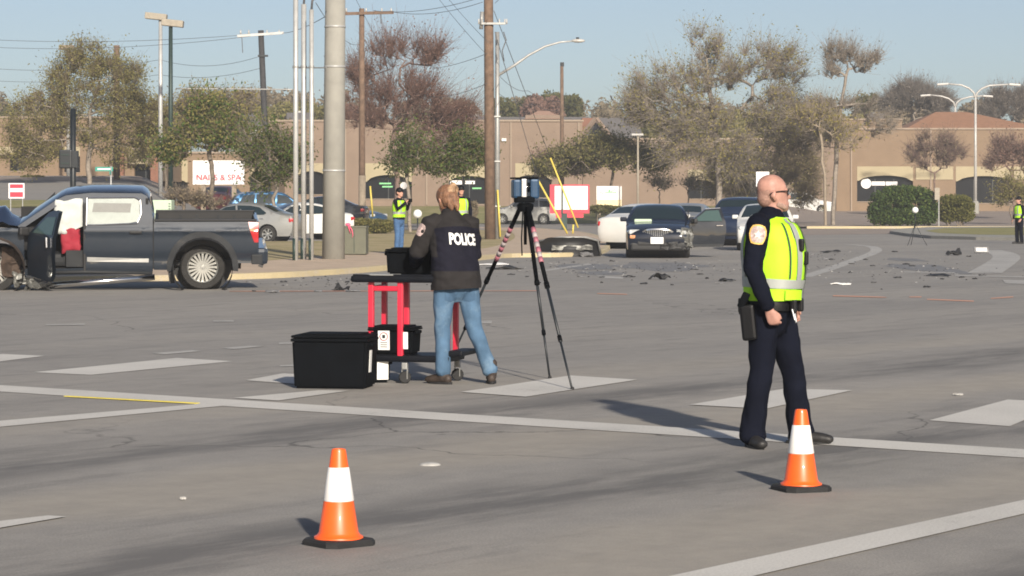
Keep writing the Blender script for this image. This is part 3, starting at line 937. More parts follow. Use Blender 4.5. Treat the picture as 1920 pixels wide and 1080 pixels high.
# overhead wires
W = lambda px, py, Z: tuple(at(px, py, Z))
wl = [
 ('upper of the two wires meeting the dark pole from the left', [W(-60, 72, 150), W(452, 66, 130)], .25),
 ('second wire from the left edge to the dark pole', [W(-60, 86, 150), W(470, 68, 130)], .35),
 ('long low wire crossing the left tree towards the dark pole', [W(-60, 124, 160), W(300, 112, 145), W(486, 106, 130)], .4),
 ('lowest thin wire at the left edge of the sky', [W(-60, 148, 160), W(300, 140, 150), W(488, 128, 130)], .3),
 ('wire from the dark pole up towards the concrete pole', [W(530, 62, 130), W(612, 30, 66)], .1),
 ('wire from the cross-arm of the middle pole towards upper right', [W(700, 20, 126), W(905, -6, 97)], .25),
 ('lower wire from the cross-arm of the middle pole to the right', [W(735, 22, 126), W(905, 4, 97)], .25),
 ('wire falling from upper centre to the tall brown pole', [W(818, -8, 110), W(908, 98, 97)], .05),
 ('second wire falling to the tall brown pole beside the first', [W(836, -8, 112), W(916, 80, 97)], .05),
 ('wire falling from the middle pole towards the bare reddish tree', [W(664, -8, 120), W(718, 92, 150)], .05),
 ('wire from the concrete pole down behind the middle pole', [W(592, 5, 70), W(668, 84, 126)], .3),
 ('thin wire reaching the tall brown pole above the reddish tree', [W(812, 128, 150), W(914, 100, 97)], .1),
 ('thicker low wire meeting the tall brown pole', [W(812, 182, 150), W(914, 156, 97)], .15),
 ('wire from the tall brown pole out to the upper right', [W(928, 6, 97), W(950, -14, 92)], 0),
 ('pale horizontal wire left of the dark pole above the lot', [W(330, 166, 120), W(548, 168, 118)], .0),
 ('wire sagging right from the tall brown pole to the slim pole', [W(936, 142, 97), W(990, 170, 130), W(1052, 190, 176)], .2),
 ('lower wire sagging right to the slim pole', [W(936, 176, 97), W(1000, 195, 130), W(1052, 205, 176)], .2),
 ('wire leaving the slim pole to the far right', [W(1054, 190, 176), W(1200, 206, 200)], .2),
]
for i, (lab, pts, sg) in enumerate(wl):
    o = wire(lab, pts, .03 if i == 14 else .011, sg)
    if i == 14: o.data.materials[0] = M['insulator']
# ================================================================ TREES
def leafmat(name, a, b, c3, rough=.75):
    t = NT(name)
    g = t.n('ShaderNodeNewGeometry')
    c = t.ramp(g.outputs['Random Per Island'], [(.0, a), (.5, b), (1.0, c3)])
    n_ = t.noise(.55, 3, t.coord())
    c = t.mix(t.ramp(n_, [(.35, (0, 0, 0)), (.65, (1, 1, 1))]), t.mix(.45, c, a), c)
    t.l(c, t.b.inputs['Base Color'])
    t.b.inputs['Roughness'].default_value = rough
    t.b.inputs['Specular IOR Level'].default_value = .2
    tr_ = t.n('ShaderNodeBsdfTranslucent')
    t.l(c, tr_.inputs['Color'])
    mx = t.n('ShaderNodeMixShader', i_Fac=.42)
    t.l(t.b.outputs[0], mx.inputs[1]); t.l(tr_.outputs[0], mx.inputs[2]); t.l(mx.outputs[0], t.out.inputs[0])
leafmat('leaf_olive', (0.2, 0.185, 0.06), (0.27, 0.245, 0.085), (0.34, 0.295, 0.12))
leafmat('leaf_green', (0.06, 0.105, 0.022), (0.1, 0.16, 0.038), (0.18, 0.215, 0.055))
leafmat('leaf_dark', (0.09, 0.095, 0.032), (0.135, 0.135, 0.048), (0.21, 0.18, 0.075))
leafmat('leaf_yellow', (0.27, 0.235, 0.06), (0.36, 0.305, 0.08), (0.44, 0.37, 0.13))
leafmat('leaf_red', (0.21, 0.125, 0.1), (0.28, 0.17, 0.135), (0.34, 0.225, 0.18))
leafmat('leaf_brown', (0.22, 0.18, 0.115), (0.29, 0.235, 0.155), (0.36, 0.295, 0.205))
leafmat('leaf_grey', (0.22, 0.19, 0.165), (0.28, 0.245, 0.215), (0.34, 0.3, 0.26))
leafmat('leaf_hedge', (0.03, 0.06, 0.015), (0.06, 0.095, 0.026), (0.11, 0.145, 0.045))
leafmat('leaf_hedge_light', (0.11, 0.115, 0.028), (0.17, 0.165, 0.045), (0.23, 0.21, 0.07))
mat('bark', (.16, .13, .10), .95, var=.3, vscale=6, bump=.5, bscale=20)
mat('bark_grey', (.24, .205, .17), .95, var=.3, vscale=6, bump=.5, bscale=20)
mat('bark_red', (.17, .115, .095), .95, var=.3, vscale=6, bump=.5, bscale=20)

def leaf_mesh(name, centers, size, rng, flat_=.0, aspect=1.8):
    n = len(centers)
    c = np.asarray(centers)
    u = rng.normal(size=(n, 3)); u /= np.linalg.norm(u, axis=1)[:, None]
    w_ = rng.normal(size=(n, 3)); w_ -= u * (w_ * u).sum(1)[:, None]; w_ /= np.linalg.norm(w_, axis=1)[:, None]
    s = size * rng.uniform(.6, 1.35, n)[:, None]
    a = u * s * aspect * .5; b = w_ * s * .5
    V = np.stack([c - a, c - b * .9, c + a, c + b * .9], 1).reshape(-1, 3)
    me = bpy.data.meshes.new(name)
    me.vertices.add(4 * n); me.loops.add(4 * n); me.polygons.add(n)
    me.vertices.foreach_set('co', V.astype(np.float32).ravel())
    me.loops.foreach_set('vertex_index', np.arange(4 * n, dtype=np.int32))
    me.polygons.foreach_set('loop_start', np.arange(0, 4 * n, 4, dtype=np.int32))
    me.update(calc_edges=True)
    return me
def seg_mesh(name, P0, P1, R0, R1, k=5):
    n = len(P0)
    P0, P1 = np.asarray(P0), np.asarray(P1)
    R0, R1 = np.asarray(R0)[:, None], np.asarray(R1)[:, None]
    d = P1 - P0; d /= np.maximum(np.linalg.norm(d, axis=1), 1e-6)[:, None]
    ref = np.where(np.abs(d[:, :1]) < .8, np.array([[1., 0, 0]]), np.array([[0, 1., 0]]))
    a = ref - d * (ref * d).sum(1)[:, None]; a /= np.linalg.norm(a, axis=1)[:, None]
    b = np.cross(d, a)
    V = np.zeros((n, 2 * k, 3))
    for i in range(k):
        t_ = 2 * math.pi * i / k
        o = a * math.cos(t_) + b * math.sin(t_)
        V[:, i] = P0 + o * R0
        V[:, k + i] = P1 + o * R1
    F_ = []
    base = (np.arange(n) * 2 * k)[:, None]
    for i in range(k):
        j = (i + 1) % k
        F_.append(base + np.array([[i, j, k + j, k + i]]))
    F_ = np.stack(F_, 1).reshape(-1, 4)
    m = len(F_)
    me = bpy.data.meshes.new(name)
    me.vertices.add(n * 2 * k); me.loops.add(4 * m); me.polygons.add(m)
    me.vertices.foreach_set('co', V.astype(np.float32).ravel())
    me.loops.foreach_set('vertex_index', F_.astype(np.int32).ravel())
    me.polygons.foreach_set('loop_start', np.arange(0, 4 * m, 4, dtype=np.int32))
    me.update(calc_edges=True)
    me.polygons.foreach_set('use_smooth', [True] * m)
    return me

def tree(name, label, px, Z, e, trunk, blobs, leaf, bark, seed, n_att=220, leaves=9000, lsize=.13, twigs=1400, r_tip=.014, group=None, spread=.55, twigmat=None, yd=1.0, leaf2=None, twl=.8, minr=.012):
    """trunk: [(px,py)..] upwards; blobs: (px, py, rx_px, ry_px, weight) ellipses that the crown fills"""
    leaves = int(leaves * .82); lsize *= .72; twigs = int(twigs * 1.7); spread *= .72; twl *= .8
    blobs = [(b[0], b[1] + .04 * b[3], b[2] * .87, b[3] * .87, *b[4:]) for b in blobs]
    rng = np.random.default_rng(seed)
    base = Vector((gx(px, Z), Z, e))
    t_ = thing(name, label, 'tree', base, 0, group)
    s = FP / Z
    T = [np.array(tuple(at(a, b, Z) - base)) for a, b in trunk]
    T[0][2] = -.2
    nodes = [T[0]]; par = [-1]
    for i in range(1, len(T)):
        for k in range(1, 4):
            nodes.append(T[i - 1] + (T[i] - T[i - 1]) * k / 3 + (rng.normal(size=3) * .04 if k < 3 else 0)); par.append(len(nodes) - 2)
    fork = len(nodes) // 2
    wts = np.array([b[4] if len(b) > 4 else b[2] * b[3] for b in blobs], float); wts /= wts.sum()
    def sample(n):
        out = []
        idx = rng.choice(len(blobs), n, p=wts)
        for i in idx:
            b = blobs[i]
            while True:
                u = rng.uniform(-1, 1, 3)
                if .1 < (u ** 2).sum() < 1: break
            rx, rz = b[2] / s, b[3] / s
            c = np.array(tuple(at(b[0], b[1], Z) - base))
            ry = min(rx, 3.2) * yd
            out.append(c + u * np.array([rx, ry, rz]))
        return np.array(out)
    att = sample(n_att)
    top = T[-1]
    order = np.argsort(np.linalg.norm(att - top, axis=1))
    for i in order:
        p = att[i]
        N = np.array(nodes)
        dv = N - p
        d = np.linalg.norm(dv, axis=1)
        d = d + np.where(N[:, 2] > p[2] + .2, .8, 0) * np.abs(N[:, 2] - p[2])
        d[:max(1, fork - 1)] += 3.0
        j = int(np.argmin(d))
        st = N[j]
        L = np.linalg.norm(p - st)
        ns = max(1, min(5, int(L / .7)))
        pj = j
        for k in range(1, ns + 1):
            q = st + (p - st) * k / ns
            if k < ns: q = q + rng.normal(size=3) * L * .06 + np.array([0, 0, .10 * L * math.sin(math.pi * k / ns)])
            nodes.append(q); par.append(pj); pj = len(nodes) - 1
    N = np.array(nodes); par = np.array(par)
    n = len(N)
    rad = np.zeros(n); nch = np.zeros(n, int)
    for i in range(n - 1, 0, -1):
        if nch[i] == 0: rad[i] = r_tip ** 2.2
        rad[par[i]] += rad[i]; nch[par[i]] += 1
    rad = np.maximum(rad, r_tip ** 2.2) ** (1 / 2.2)
    idx = np.arange(1, n)
    me = seg_mesh('trunk', N[par[idx]], N[idx], np.minimum(rad[par[idx]], rad[idx] * 1.6), rad[idx], 6)
    tr_ = link('trunk', me, bark, t_)
    tips = N[nch == 0]
    thin = N[rad < np.percentile(rad, 75)]
    if twigs:
        src = thin[rng.integers(0, len(thin), twigs)]
        out = src - T[max(1, len(T) // 2)]
        out /= np.maximum(np.linalg.norm(out, axis=1), .1)[:, None]
        dr = out * .8 + rng.normal(size=src.shape) * .55 + np.array([0, 0, .35])
        L = rng.uniform(.3, 1.0, (twigs, 1)) * twl
        mid = src + dr * L * .55
        end = mid + (dr + rng.normal(size=src.shape) * .45) * L * .5
        P0 = np.concatenate([src, mid]); P1 = np.concatenate([mid, end])
        r0 = np.concatenate([np.full(twigs, minr), np.full(twigs, minr * .7)]); r1 = np.concatenate([np.full(twigs, minr * .7), np.full(twigs, minr * .35)])
        tw = link('twigs', seg_mesh('twigs', P0, P1, r0, r1, 3), twigmat or bark, t_)
        tw['kind'] = 'stuff'
        pool = np.concatenate([mid, end, tips, tips])
    else:
        pool = tips
    if leaves:
        # clump the leaves: some branch ends carry many, some few
        wt = rng.gamma(.8, 1, len(pool)); wt /= wt.sum()
        c = pool[rng.choice(len(pool), leaves, p=wt)] + np.clip(rng.normal(size=(leaves, 3)), -1.7, 1.7) * spread * np.array([1, 1, .75])
        if leaf2:
            m = rng.random(leaves) < .5
            c1 = c[m]; c2 = c[~m]
            ob = link('crown', leaf_mesh('crown', c1, lsize, rng), leaf, t_); ob['kind'] = 'stuff'
            ob = link('crown', leaf_mesh('crown', c2, lsize, rng), leaf2, t_); ob['kind'] = 'stuff'
        else:
            ob = link('crown', leaf_mesh('crown', c, lsize, rng), leaf, t_); ob['kind'] = 'stuff'
    return t_

G_ = 'roadside trees'
tree('olive_tree', 'large wide olive green tree at left, behind the signal pole', 165, 150, elev(165, 150), [(168, 335), (166, 300), (172, 265), (168, 215)],
     [(85, 235, 78, 72), (145, 155, 62, 55), (220, 160, 62, 55), (190, 225, 100, 62), (270, 235, 62, 62), (160, 112, 48, 32, 900), (60, 285, 55, 42), (230, 280, 72, 34, 1300)], 'leaf_olive', 'bark_grey', 1, 520, 34000, .11, 7000, spread=.44, leaf2='leaf_olive', twigmat='leaf_brown', group=G_)
tree('green_tree', 'small bright green tree in front of the salon sign', 398, 112, elev(398, 112), [(400, 385), (399, 335), (397, 308), (392, 290)],
     [(392, 258, 46, 32), (348, 275, 32, 22), (432, 262, 28, 30), (392, 222, 34, 18), (330, 294, 20, 10, 250)], 'leaf_green', 'bark', 2, 150, 13000, .115, 900, r_tip=.016, spread=.34, leaf2='leaf_olive', group=G_)
tree('yard_tree', 'slim green tree with a thin trunk just left of the silver pipes', 516, 104, .2, [(516, 452), (515, 390), (514, 335), (512, 310)],
     [(510, 300, 38, 42), (485, 290, 28, 30), (535, 295, 26, 36), (508, 335, 34, 16, 500)], 'leaf_green', 'bark_grey', 3, 110, 9000, .10, 700, r_tip=.012, spread=.3, leaf2='leaf_dark', group=G_)
tree('bare_red_tree', 'reddish brown leafless tree behind the middle utility pole', 735, 150, .3, [(742, 400), (745, 330), (735, 275), (740, 230)],
     [(700, 205, 62, 55), (770, 195, 75, 60), (800, 105, 38, 26, 900), (735, 110, 55, 32, 1100), (835, 225, 65, 30, 1500), (800, 270, 60, 40), (680, 150, 35, 40, 900)], 'leaf_red', 'bark_red', 4, 360, 8000, .10, 4600, spread=.4, twigmat='leaf_red', group=G_, twl=1.35, r_tip=.018)
tree('evergreen_tree', 'dense dark green tree in front of the shop, under the reddish tree', 850, 118, .2, [(770, 418), (766, 360), (758, 308), (800, 290)],
     [(858, 288, 38, 38), (815, 306, 40, 18), (775, 285, 28, 22, 400), (878, 284, 18, 28, 400), (758, 305, 22, 13, 250)], 'leaf_green', 'bark_grey', 5, 170, 15000, .11, 700, spread=.34, leaf2='leaf_dark', group=G_)
tree('bushy_tree', 'low bushy olive tree between the slim pole and the big bare tree', 1150, 170, .3, [(1148, 385), (1146, 345), (1150, 315)],
     [(1085, 306, 55, 24), (1150, 296, 55, 30), (1215, 298, 42, 30), (1040, 317, 34, 14, 500), (1120, 285, 40, 18, 600)], 'leaf_dark', 'bark', 6, 220, 20000, .15, 2000, spread=.42, leaf2='leaf_olive', group=G_)
tree('purple_bush', 'dark purplish brown leafless shrub tree behind the yellow guards', 1050, 172, .3, [(1052, 380), (1050, 350), (1050, 330)],
     [(1050, 310, 45, 24), (1025, 320, 25, 16, 400), (1090, 315, 30, 20, 400)], 'leaf_red', 'bark_red', 7, 110, 4500, .12, 2600, spread=.3, twigmat='bark_red', group=G_)
tree('tall_tree', 'tallest sparse tree with yellow green tufts right of centre', 1345, 165, .5, [(1350, 415), (1348, 330), (1340, 240), (1330, 170), (1325, 110)],
     [(1325, 90, 38, 36, 800), (1340, 150, 62, 40, 1500), (1255, 170, 72, 45, 1600), (1215, 205, 55, 42, 1700), (1420, 130, 62, 42, 1300), (1440, 215, 62, 60, 2000), (1300, 225, 72, 50, 2600), (1375, 280, 75, 60, 2800), (1280, 270, 55, 40, 1500), (1480, 130, 42, 34, 600)], 'leaf_yellow', 'bark_grey', 8, 560, 20000, .12, 9500, spread=.36, leaf2='leaf_olive', twigmat='bark_grey', group=G_, twl=1.25, r_tip=.019)
tree('brown_tree', 'brown twiggy tree just right of the tallest tree', 1430, 172, .5, [(1430, 410), (1432, 350), (1425, 290)],
     [(1400, 330, 70, 50), (1470, 300, 60, 70), (1500, 240, 50, 45), (1370, 340, 50, 40), (1500, 340, 40, 50)], 'leaf_brown', 'bark', 9, 340, 9000, .13, 9000, spread=.4, twigmat='leaf_brown', leaf2='leaf_olive', group=G_, twl=1.1)
tree('forked_tree', 'tall bare tree with an umbrella shaped top left of the hedge', 1558, 160, .2, [(1562, 420), (1566, 330), (1570, 250), (1582, 170), (1590, 130)],
     [(1578, 105, 34, 22, 900), (1622, 122, 32, 20, 800), (1560, 135, 22, 16, 300), (1545, 205, 38, 20, 500), (1600, 205, 42, 28, 900), (1640, 235, 40, 25, 700), (1555, 250, 40, 30, 700)], 'leaf_brown', 'bark_grey', 10, 150, 2200, .11, 2600, spread=.3, twigmat='bark_grey', r_tip=.022, group=G_, twl=.9)
tree('thin_tree', 'thin pale bare tree standing left of the umbrella shaped tree', 1546, 158, .2, [(1548, 421), (1547, 350), (1542, 280), (1536, 240)],
     [(1525, 225, 38, 25), (1556, 235, 25, 25), (1585, 255, 40, 30)], 'leaf_yellow', 'pale_wood', 11, 60, 1600, .12, 900, spread=.3, r_tip=.022, group=G_)
tree('myrtle_tree', 'bare vase shaped tree in front of the cream arch band', 1752, 190, .4, [(1752, 405), (1752, 345), (1752, 325)],
     [(1752, 275, 42, 26), (1725, 290, 26, 24), (1782, 288, 26, 24), (1752, 310, 34, 14, 400)], 'leaf_brown', 'bark_red', 12, 90, 1800, .11, 1700, spread=.3, group=G_, minr=.016)
tree('russet_tree', 'russet leafless tree at the right edge in front of the shop', 1898, 180, .4, [(1900, 405), (1898, 350), (1895, 320)],
     [(1895, 285, 40, 30), (1925, 300, 30, 30), (1870, 305, 24, 22)], 'leaf_red', 'bark_red', 13, 110, 3600, .12, 1900, spread=.34, group=G_)
tree('corner_shrub_tree', 'small olive shrub tree behind the far right officer', 1895, 166, .2, [(1898, 412), (1896, 385)],
     [(1895, 360, 22, 22), (1915, 370, 22, 22), (1880, 375, 16, 14)], 'leaf_olive', 'bark', 14, 70, 4200, .11, 300, spread=.25, group=G_)
tree('bare_grey_tree', 'rounded bare grey tree beyond the orange hip roof', 1715, 260, 1, [(1715, 330), (1715, 240), (1712, 215)],
     [(1712, 185, 50, 28), (1750, 200, 38, 24), (1680, 200, 28, 20)], 'leaf_grey', 'bark_grey', 15, 200, 3500, .14, 5200, spread=.4, twigmat='leaf_grey', group=G_, minr=.02, twl=1.2)
tree('bare_grey_tree', 'bare grey tree beyond the roof at the right edge', 1885, 262, 1, [(1885, 330), (1885, 250), (1885, 225)],
     [(1885, 205, 45, 34), (1930, 200, 40, 34), (1850, 225, 30, 20)], 'leaf_grey', 'bark_grey', 16, 200, 4000, .14, 5200, spread=.4, twigmat='leaf_grey', group=G_, minr=.02, twl=1.2)
tree('winter_tree', 'brown winter tree behind the salon sign, left of the dark pole', 300, 160, 2.2, [(310, 345), (312, 300), (315, 260)],
     [(320, 235, 50, 45), (375, 205, 60, 34), (440, 200, 45, 30), (290, 280, 40, 30)], 'leaf_brown', 'bark', 17, 200, 8000, .13, 2600, spread=.42, leaf2='leaf_yellow', group=G_)
tree('winter_shrub', 'tangled bare brown shrub over the truck bed', 345, 100, .3, [(345, 400), (345, 385)],
     [(335, 372, 28, 14), (365, 376, 26, 10), (390, 380, 24, 8)], 'leaf_brown', 'bark', 18, 70, 900, .09, 900, spread=.15, twl=.35, group=G_)

# hedges and shrubs
def shrub(name, label, Z, e, blobs, leaf, n, lsize, seed, group='hedges and shrubs', depth=1.1, leaf2=None):
    rng = np.random.default_rng(seed)
    b0 = blobs[0]
    base = Vector((gx(b0[0], Z), Z, e))
    t_ = thing(name, label, 'shrub', base, 0, group)
    s = FP / Z
    w_ = np.array([b[2] * b[3] for b in blobs], float); w_ /= w_.sum()
    idx = rng.choice(len(blobs), n, p=w_)
    B = np.array([[*(at(b[0], b[1], Z) - base), b[2] / s, min(b[2] / s, depth), b[3] / s] for b in blobs])[idx]
    u = rng.normal(size=(n, 3)); u /= np.linalg.norm(u, axis=1)[:, None]
    u = np.sign(u) * np.abs(u) ** .75
    r_ = rng.uniform(.55, 1.03, n)[:, None] + rng.normal(size=(n, 1)) * .03
    c = B[:, :3] + u * r_ * B[:, 3:]
    c[:, 2] = np.maximum(c[:, 2], .02)
    h = n if not leaf2 else n // 2
    o = link('foliage', leaf_mesh('foliage', c[:h], lsize, rng, aspect=1.5), leaf, t_); o['kind'] = 'stuff'
    if leaf2:
        o = link('foliage', leaf_mesh('foliage', c[h:], lsize, rng, aspect=1.5), leaf2, t_); o['kind'] = 'stuff'
    st = MB()
    for k in range(9):
        b = blobs[k % len(blobs)]
        p = at(b[0], b[1], Z) - base
        q = Vector((p.x + random.uniform(-.5, .5) * b[2] / s, random.uniform(-.4, .4), 0))
        st.tube([q, Vector((p.x + random.uniform(-.6, .6) * b[2] / s, random.uniform(-.4, .4), p.z))], [.04, .015], 5)
    st.build('stems', 'bark', t_)
    return t_
shrub('large_hedge', 'large rounded dark green hedge in front of the right arched shop', 153, .1, [(1672, 388, 42, 34), (1715, 384, 42, 34), (1650, 400, 24, 22), (1690, 365, 38, 18), (1740, 395, 20, 26), (1690, 405, 56, 17)], 'leaf_hedge', 17000, .11, 21, leaf2='leaf_green')
shrub('small_hedge', 'smaller yellow green hedge right of the large dark one', 156, .1, [(1790, 386, 32, 22), (1778, 400, 18, 17), (1808, 396, 20, 20)], 'leaf_hedge_light', 8000, .10, 22)
shrub('low_shrub', 'low mounded olive shrub behind the grey cabinet', 112, .2, [(692, 424, 44, 14), (675, 421, 26, 12), (715, 424, 24, 12)], 'leaf_dark', 9000, .07, 23, leaf2='leaf_olive')
shrub('low_shrub', 'tiny round shrub at the foot of the white and yellow sign', 166, .1, [(1130, 392, 24, 8), (1155, 393, 14, 7)], 'leaf_dark', 1500, .10, 24)
shrub('low_shrub', 'small dark shrub by the wall left of the leaning trunk', 150, .2, [(888, 392, 9, 16), (876, 396, 8, 10)], 'leaf_brown', 900, .10, 25)
shrub('low_shrub', 'small clipped shrub below the tan wall at far left', 165, 3.0, [(62, 333, 24, 4), (165, 335, 20, 4)], 'leaf_dark', 900, .12, 26)
# loose tufts along the wall behind the sedan
for i, (px, py) in enumerate(((1236, 350), (1290, 352))):
    tree('young_tree', ['thin bare sapling against the tan wall above the sedan roof', 'second thin bare sapling against the tan wall, right of the first'][i], px, 182, .6, [(px, 400), (px + 1, 375), (px, 358)], [(px, 345, 22, 10), (px + 8, 352, 18, 8)], 'leaf_dark', 'bark', 30 + i, 26, 500, .12, 220, spread=.2, group=G_)

# far wood on the skyline
rng = np.random.default_rng(99)
def far_wood(name, label, spans, n, leaf, Z0, Z1, lsize, seed):
    rng = np.random.default_rng(seed)
    C = []
    tot = sum(b - a for a, b, *_ in spans)
    for (a, b, top, bot) in spans:
        k = int(n * (b - a) / tot)
        nc = max(3, int((b - a) / 22))
        cx = rng.uniform(a, b, nc); cz = rng.uniform(Z0, Z1, nc)
        ct = top + rng.gamma(1.6, 6, nc); cr = rng.uniform(16, 42, nc)
        i = rng.integers(0, nc, k)
        u = rng.normal(size=(k, 3)); u /= np.linalg.norm(u, axis=1)[:, None]
        u *= (rng.uniform(.25, 1, k) ** .5)[:, None]
        px = cx[i] + u[:, 0] * cr[i]
        hh = (bot - ct[i]) / 2
        py = ct[i] + hh + u[:, 2] * hh
        Z = cz[i] + u[:, 1] * 4
        C.append(np.stack([(px - 960) * Z / FP, Z, CH - (py - 375) * Z / FP], 1))
    C = np.concatenate(C)
    o = link(name, leaf_mesh(name, C, lsize, rng), leaf)
    return tag(o, label, 'wood', kind='stuff')
far_wood('far_wood', 'brownish winter wood along the skyline', [(-60, 120, 166, 300), (330, 640, 162, 260), (640, 1100, 176, 240), (1080, 1600, 180, 330), (1580, 1990, 180, 260)], 76000, 'leaf_brown', 275, 330, .30, 40)
far_wood('far_wood', 'dark green evergreens mixed into the skyline wood', [(930, 1010, 178, 240), (1030, 1085, 168, 235), (1540, 1560, 178, 235), (1620, 1650, 170, 235), (-60, 40, 175, 300), (330, 480, 185, 250), (1160, 1500, 215, 330)], 26000, 'leaf_dark', 262, 275, .28, 41)
far_wood('far_wood', 'olive and yellowish crowns in the skyline wood', [(330, 520, 190, 270), (520, 640, 178, 250), (1160, 1560, 200, 330), (1560, 1680, 205, 260)], 34000, 'leaf_olive', 255, 270, .26, 42)
far_wood('far_wood', 'reddish bare crown behind the slim pole', [(1000, 1056, 172, 240), (640, 700, 190, 250)], 9000, 'leaf_red', 255, 262, .26, 43)
# ================================================================ VEHICLES
def carpaint(name, col, metal=.4, rough=.32, coat=.6, dust=.25):
    t = NT(name)
    v = t.coord()
    n1 = t.noise(2.2, 6, v, .7)
    c = t.mix(t.ramp(n1, [(.45, (0, 0, 0)), (.8, (dust, dust, dust))]), col, (.23, .21, .19))
    t.l(c, t.b.inputs['Base Color'])
    t.b.inputs['Metallic'].default_value = metal
    t.b.inputs['Roughness'].default_value = rough
    t.b.inputs['Coat Weight'].default_value = coat
    t.b.inputs['Coat Roughness'].default_value = .025
    t.b.inputs['Specular IOR Level'].default_value = .12
    t.bump(t.noise(1.6, 2, v), .05, .03)
carpaint('paint_slate', (.014, .021, .032), .1, .4, 1.0, .03)
carpaint('paint_navy', (.012, .022, .05), .05, .45, 1.0, .03)
carpaint('paint_black_blue', (.006, .010, .021), .05, .45, 1.0, .03)
carpaint('paint_car_white', (.62, .62, .60), .0, .35, .4, .15)
carpaint('paint_car_silver', (.40, .40, .38), .6, .35, .5)
carpaint('paint_blue', (.03, .10, .20), .4, .3, .6)
carpaint('paint_car_dark', (.009, .012, .018), .05, .45, 1.0, .03)
carpaint('paint_maroon', (.10, .02, .03), .4, .3, .6)
t = NT('auto_glass')
t.b.inputs['Base Color'].default_value = (.012, .022, .026, 1)
t.b.inputs['Roughness'].default_value = .04
t.b.inputs['Specular IOR Level'].default_value = .9
t = NT('side_glass')
tb = t.n('ShaderNodeBsdfTransparent')
tb.inputs[0].default_value = (.82, .86, .84, 1)
gl = t.n('ShaderNodeBsdfGlossy', i_Roughness=.03)
ms = t.n('ShaderNodeMixShader', i_Fac=.16)
t.l(tb.outputs[0], ms.inputs[1]); t.l(gl.outputs[0], ms.inputs[2]); t.l(ms.outputs[0], t.out.inputs[0])
t = NT('green_glass')
t.b.inputs['Base Color'].default_value = (.05, .085, .08, 1)
t.b.inputs['Roughness'].default_value = .06
t.b.inputs['Specular IOR Level'].default_value = .8
mat('chrome', (.62, .62, .62), .14, 1.0, var=.05)
mat('alloy', (.56, .56, .53), .3, .8, var=.08)
mat('tyre', (.020, .019, .018), .85, var=.3, vscale=12, bump=.3, bscale=50)
mat('trim_black', (.012, .012, .013), .6, bump=.1)
mat('trim_grey', (.028, .030, .033), .6, bump=.1, spec=.2, dirt=((.06, .057, .054), 3, .58))
mat('tail_red', (.38, .006, .012), .3, coat=.1)
mat('lamp_clear', (.55, .56, .55), .12, .3, coat=.6)
mat('amber', (.55, .25, .12), .2, coat=.4)
mat('airbag_and_reflection', (.52, .54, .52), .8, bump=.4, bscale=9)  # airbag white, also the painted reflection in the rear door window
mat('reflection_grey', (.20, .19, .18), .6, var=.2, vscale=3)  # grey middle of the painted window reflection
mat('seat_red', (.30, .018, .035), .8, bump=.4, bscale=14)
mat('interior', (.012, .012, .013), .85)
mat('rust', (.055, .036, .026), .85, var=.4, vscale=9, bump=.5, bscale=20)
mat('torn_metal', (.16, .16, .15), .5, .5, var=.5, vscale=7, bump=.8, bscale=14)

def resample(P, step=.12):
    out = []
    for i in range(len(P) - 1):
        a, b = Vector(P[i]), Vector(P[i + 1])
        k = max(1, int((b - a).length / step))
        for j in range(k): out.append(a.lerp(b, j / k))
    out.append(Vector(P[-1]))
    return out
def smooth_prof(P, n=4):
    Q = [Vector((p[0], p[1], 0)) for p in P]
    return [Vector((p.x, p.y)) for p in catmull(Q, n)]
def side_bm(poly, wf, sgn=1, off=0.0, step=.22, bm=None):
    b = bmesh.new()
    vs_ = [b.verts.new((p[0], 0, p[1])) for p in poly]
    b.faces.new(vs_)
    b.normal_update()
    bmesh.ops.triangulate(b, faces=b.faces)
    xs = [p[0] for p in poly]; zs = [p[1] for p in poly]
    for ax, lo, hi in ((0, min(xs), max(xs)), (2, min(zs), max(zs))):
        k = max(1, int((hi - lo) / step))
        for i in range(1, k):
            c = [0, 0, 0]; c[ax] = lo + (hi - lo) * i / k
            n = [0, 0, 0]; n[ax] = 1
            bmesh.ops.bisect_plane(b, geom=list(b.verts) + list(b.edges) + list(b.faces), plane_co=c, plane_no=n)
    bmesh.ops.dissolve_degenerate(b, dist=1e-5, edges=b.edges)
    for v_ in b.verts:
        v_.co.y = sgn * (wf(v_.co.x, v_.co.z) + off)
    b.verts.index_update()
    V = [v_.co.copy() for v_ in b.verts]
    Fs = [[v_.index for v_ in f.verts] for f in b.faces]
    b.free()
    return V, Fs
TS = [-1, -.992, -.975, -.94, -.86, -.7, -.45, -.2, 0, .2, .45, .7, .86, .94, .975, .992, 1]
def prof_normals(P):
    N = []
    for i in range(len(P)):
        d = P[min(i + 1, len(P) - 1)] - P[max(i - 1, 0)]
        d.normalize()
        N.append(Vector((d.y, -d.x)))       # outward for a front-to-rear profile running over the top
    return N
def strip_mesh(P, N, wf, drop, crown, i0=0, i1=None, off=0.0, ts=TS, tscale=1.0, flip=1):
    i1 = len(P) - 1 if i1 is None else i1
    V, Fs = [], []
    for i in range(i0, i1 + 1):
        p, n = P[i], N[i] * flip
        e = p - n * drop
        w_ = wf(e.x, e.y)
        for t_ in ts:
            q = p - n * drop * abs(t_ * tscale) ** 9 + n * (crown * (1 - (t_ * tscale) ** 2) + off)
            V.append((q.x, t_ * tscale * w_, q.y))
    m = len(ts)
    for i in range(i1 - i0):
        for k in range(m - 1):
            Fs.append((i * m + k, i * m + k + 1, (i + 1) * m + k + 1, (i + 1) * m + k))
    return V, Fs
def arc(cx, cz, r, a0, a1, n=12):
    return [(cx + r * math.cos(R(bez(a0, a1, i / n))), cz + r * math.sin(R(bez(a0, a1, i / n)))) for i in range(n + 1)]
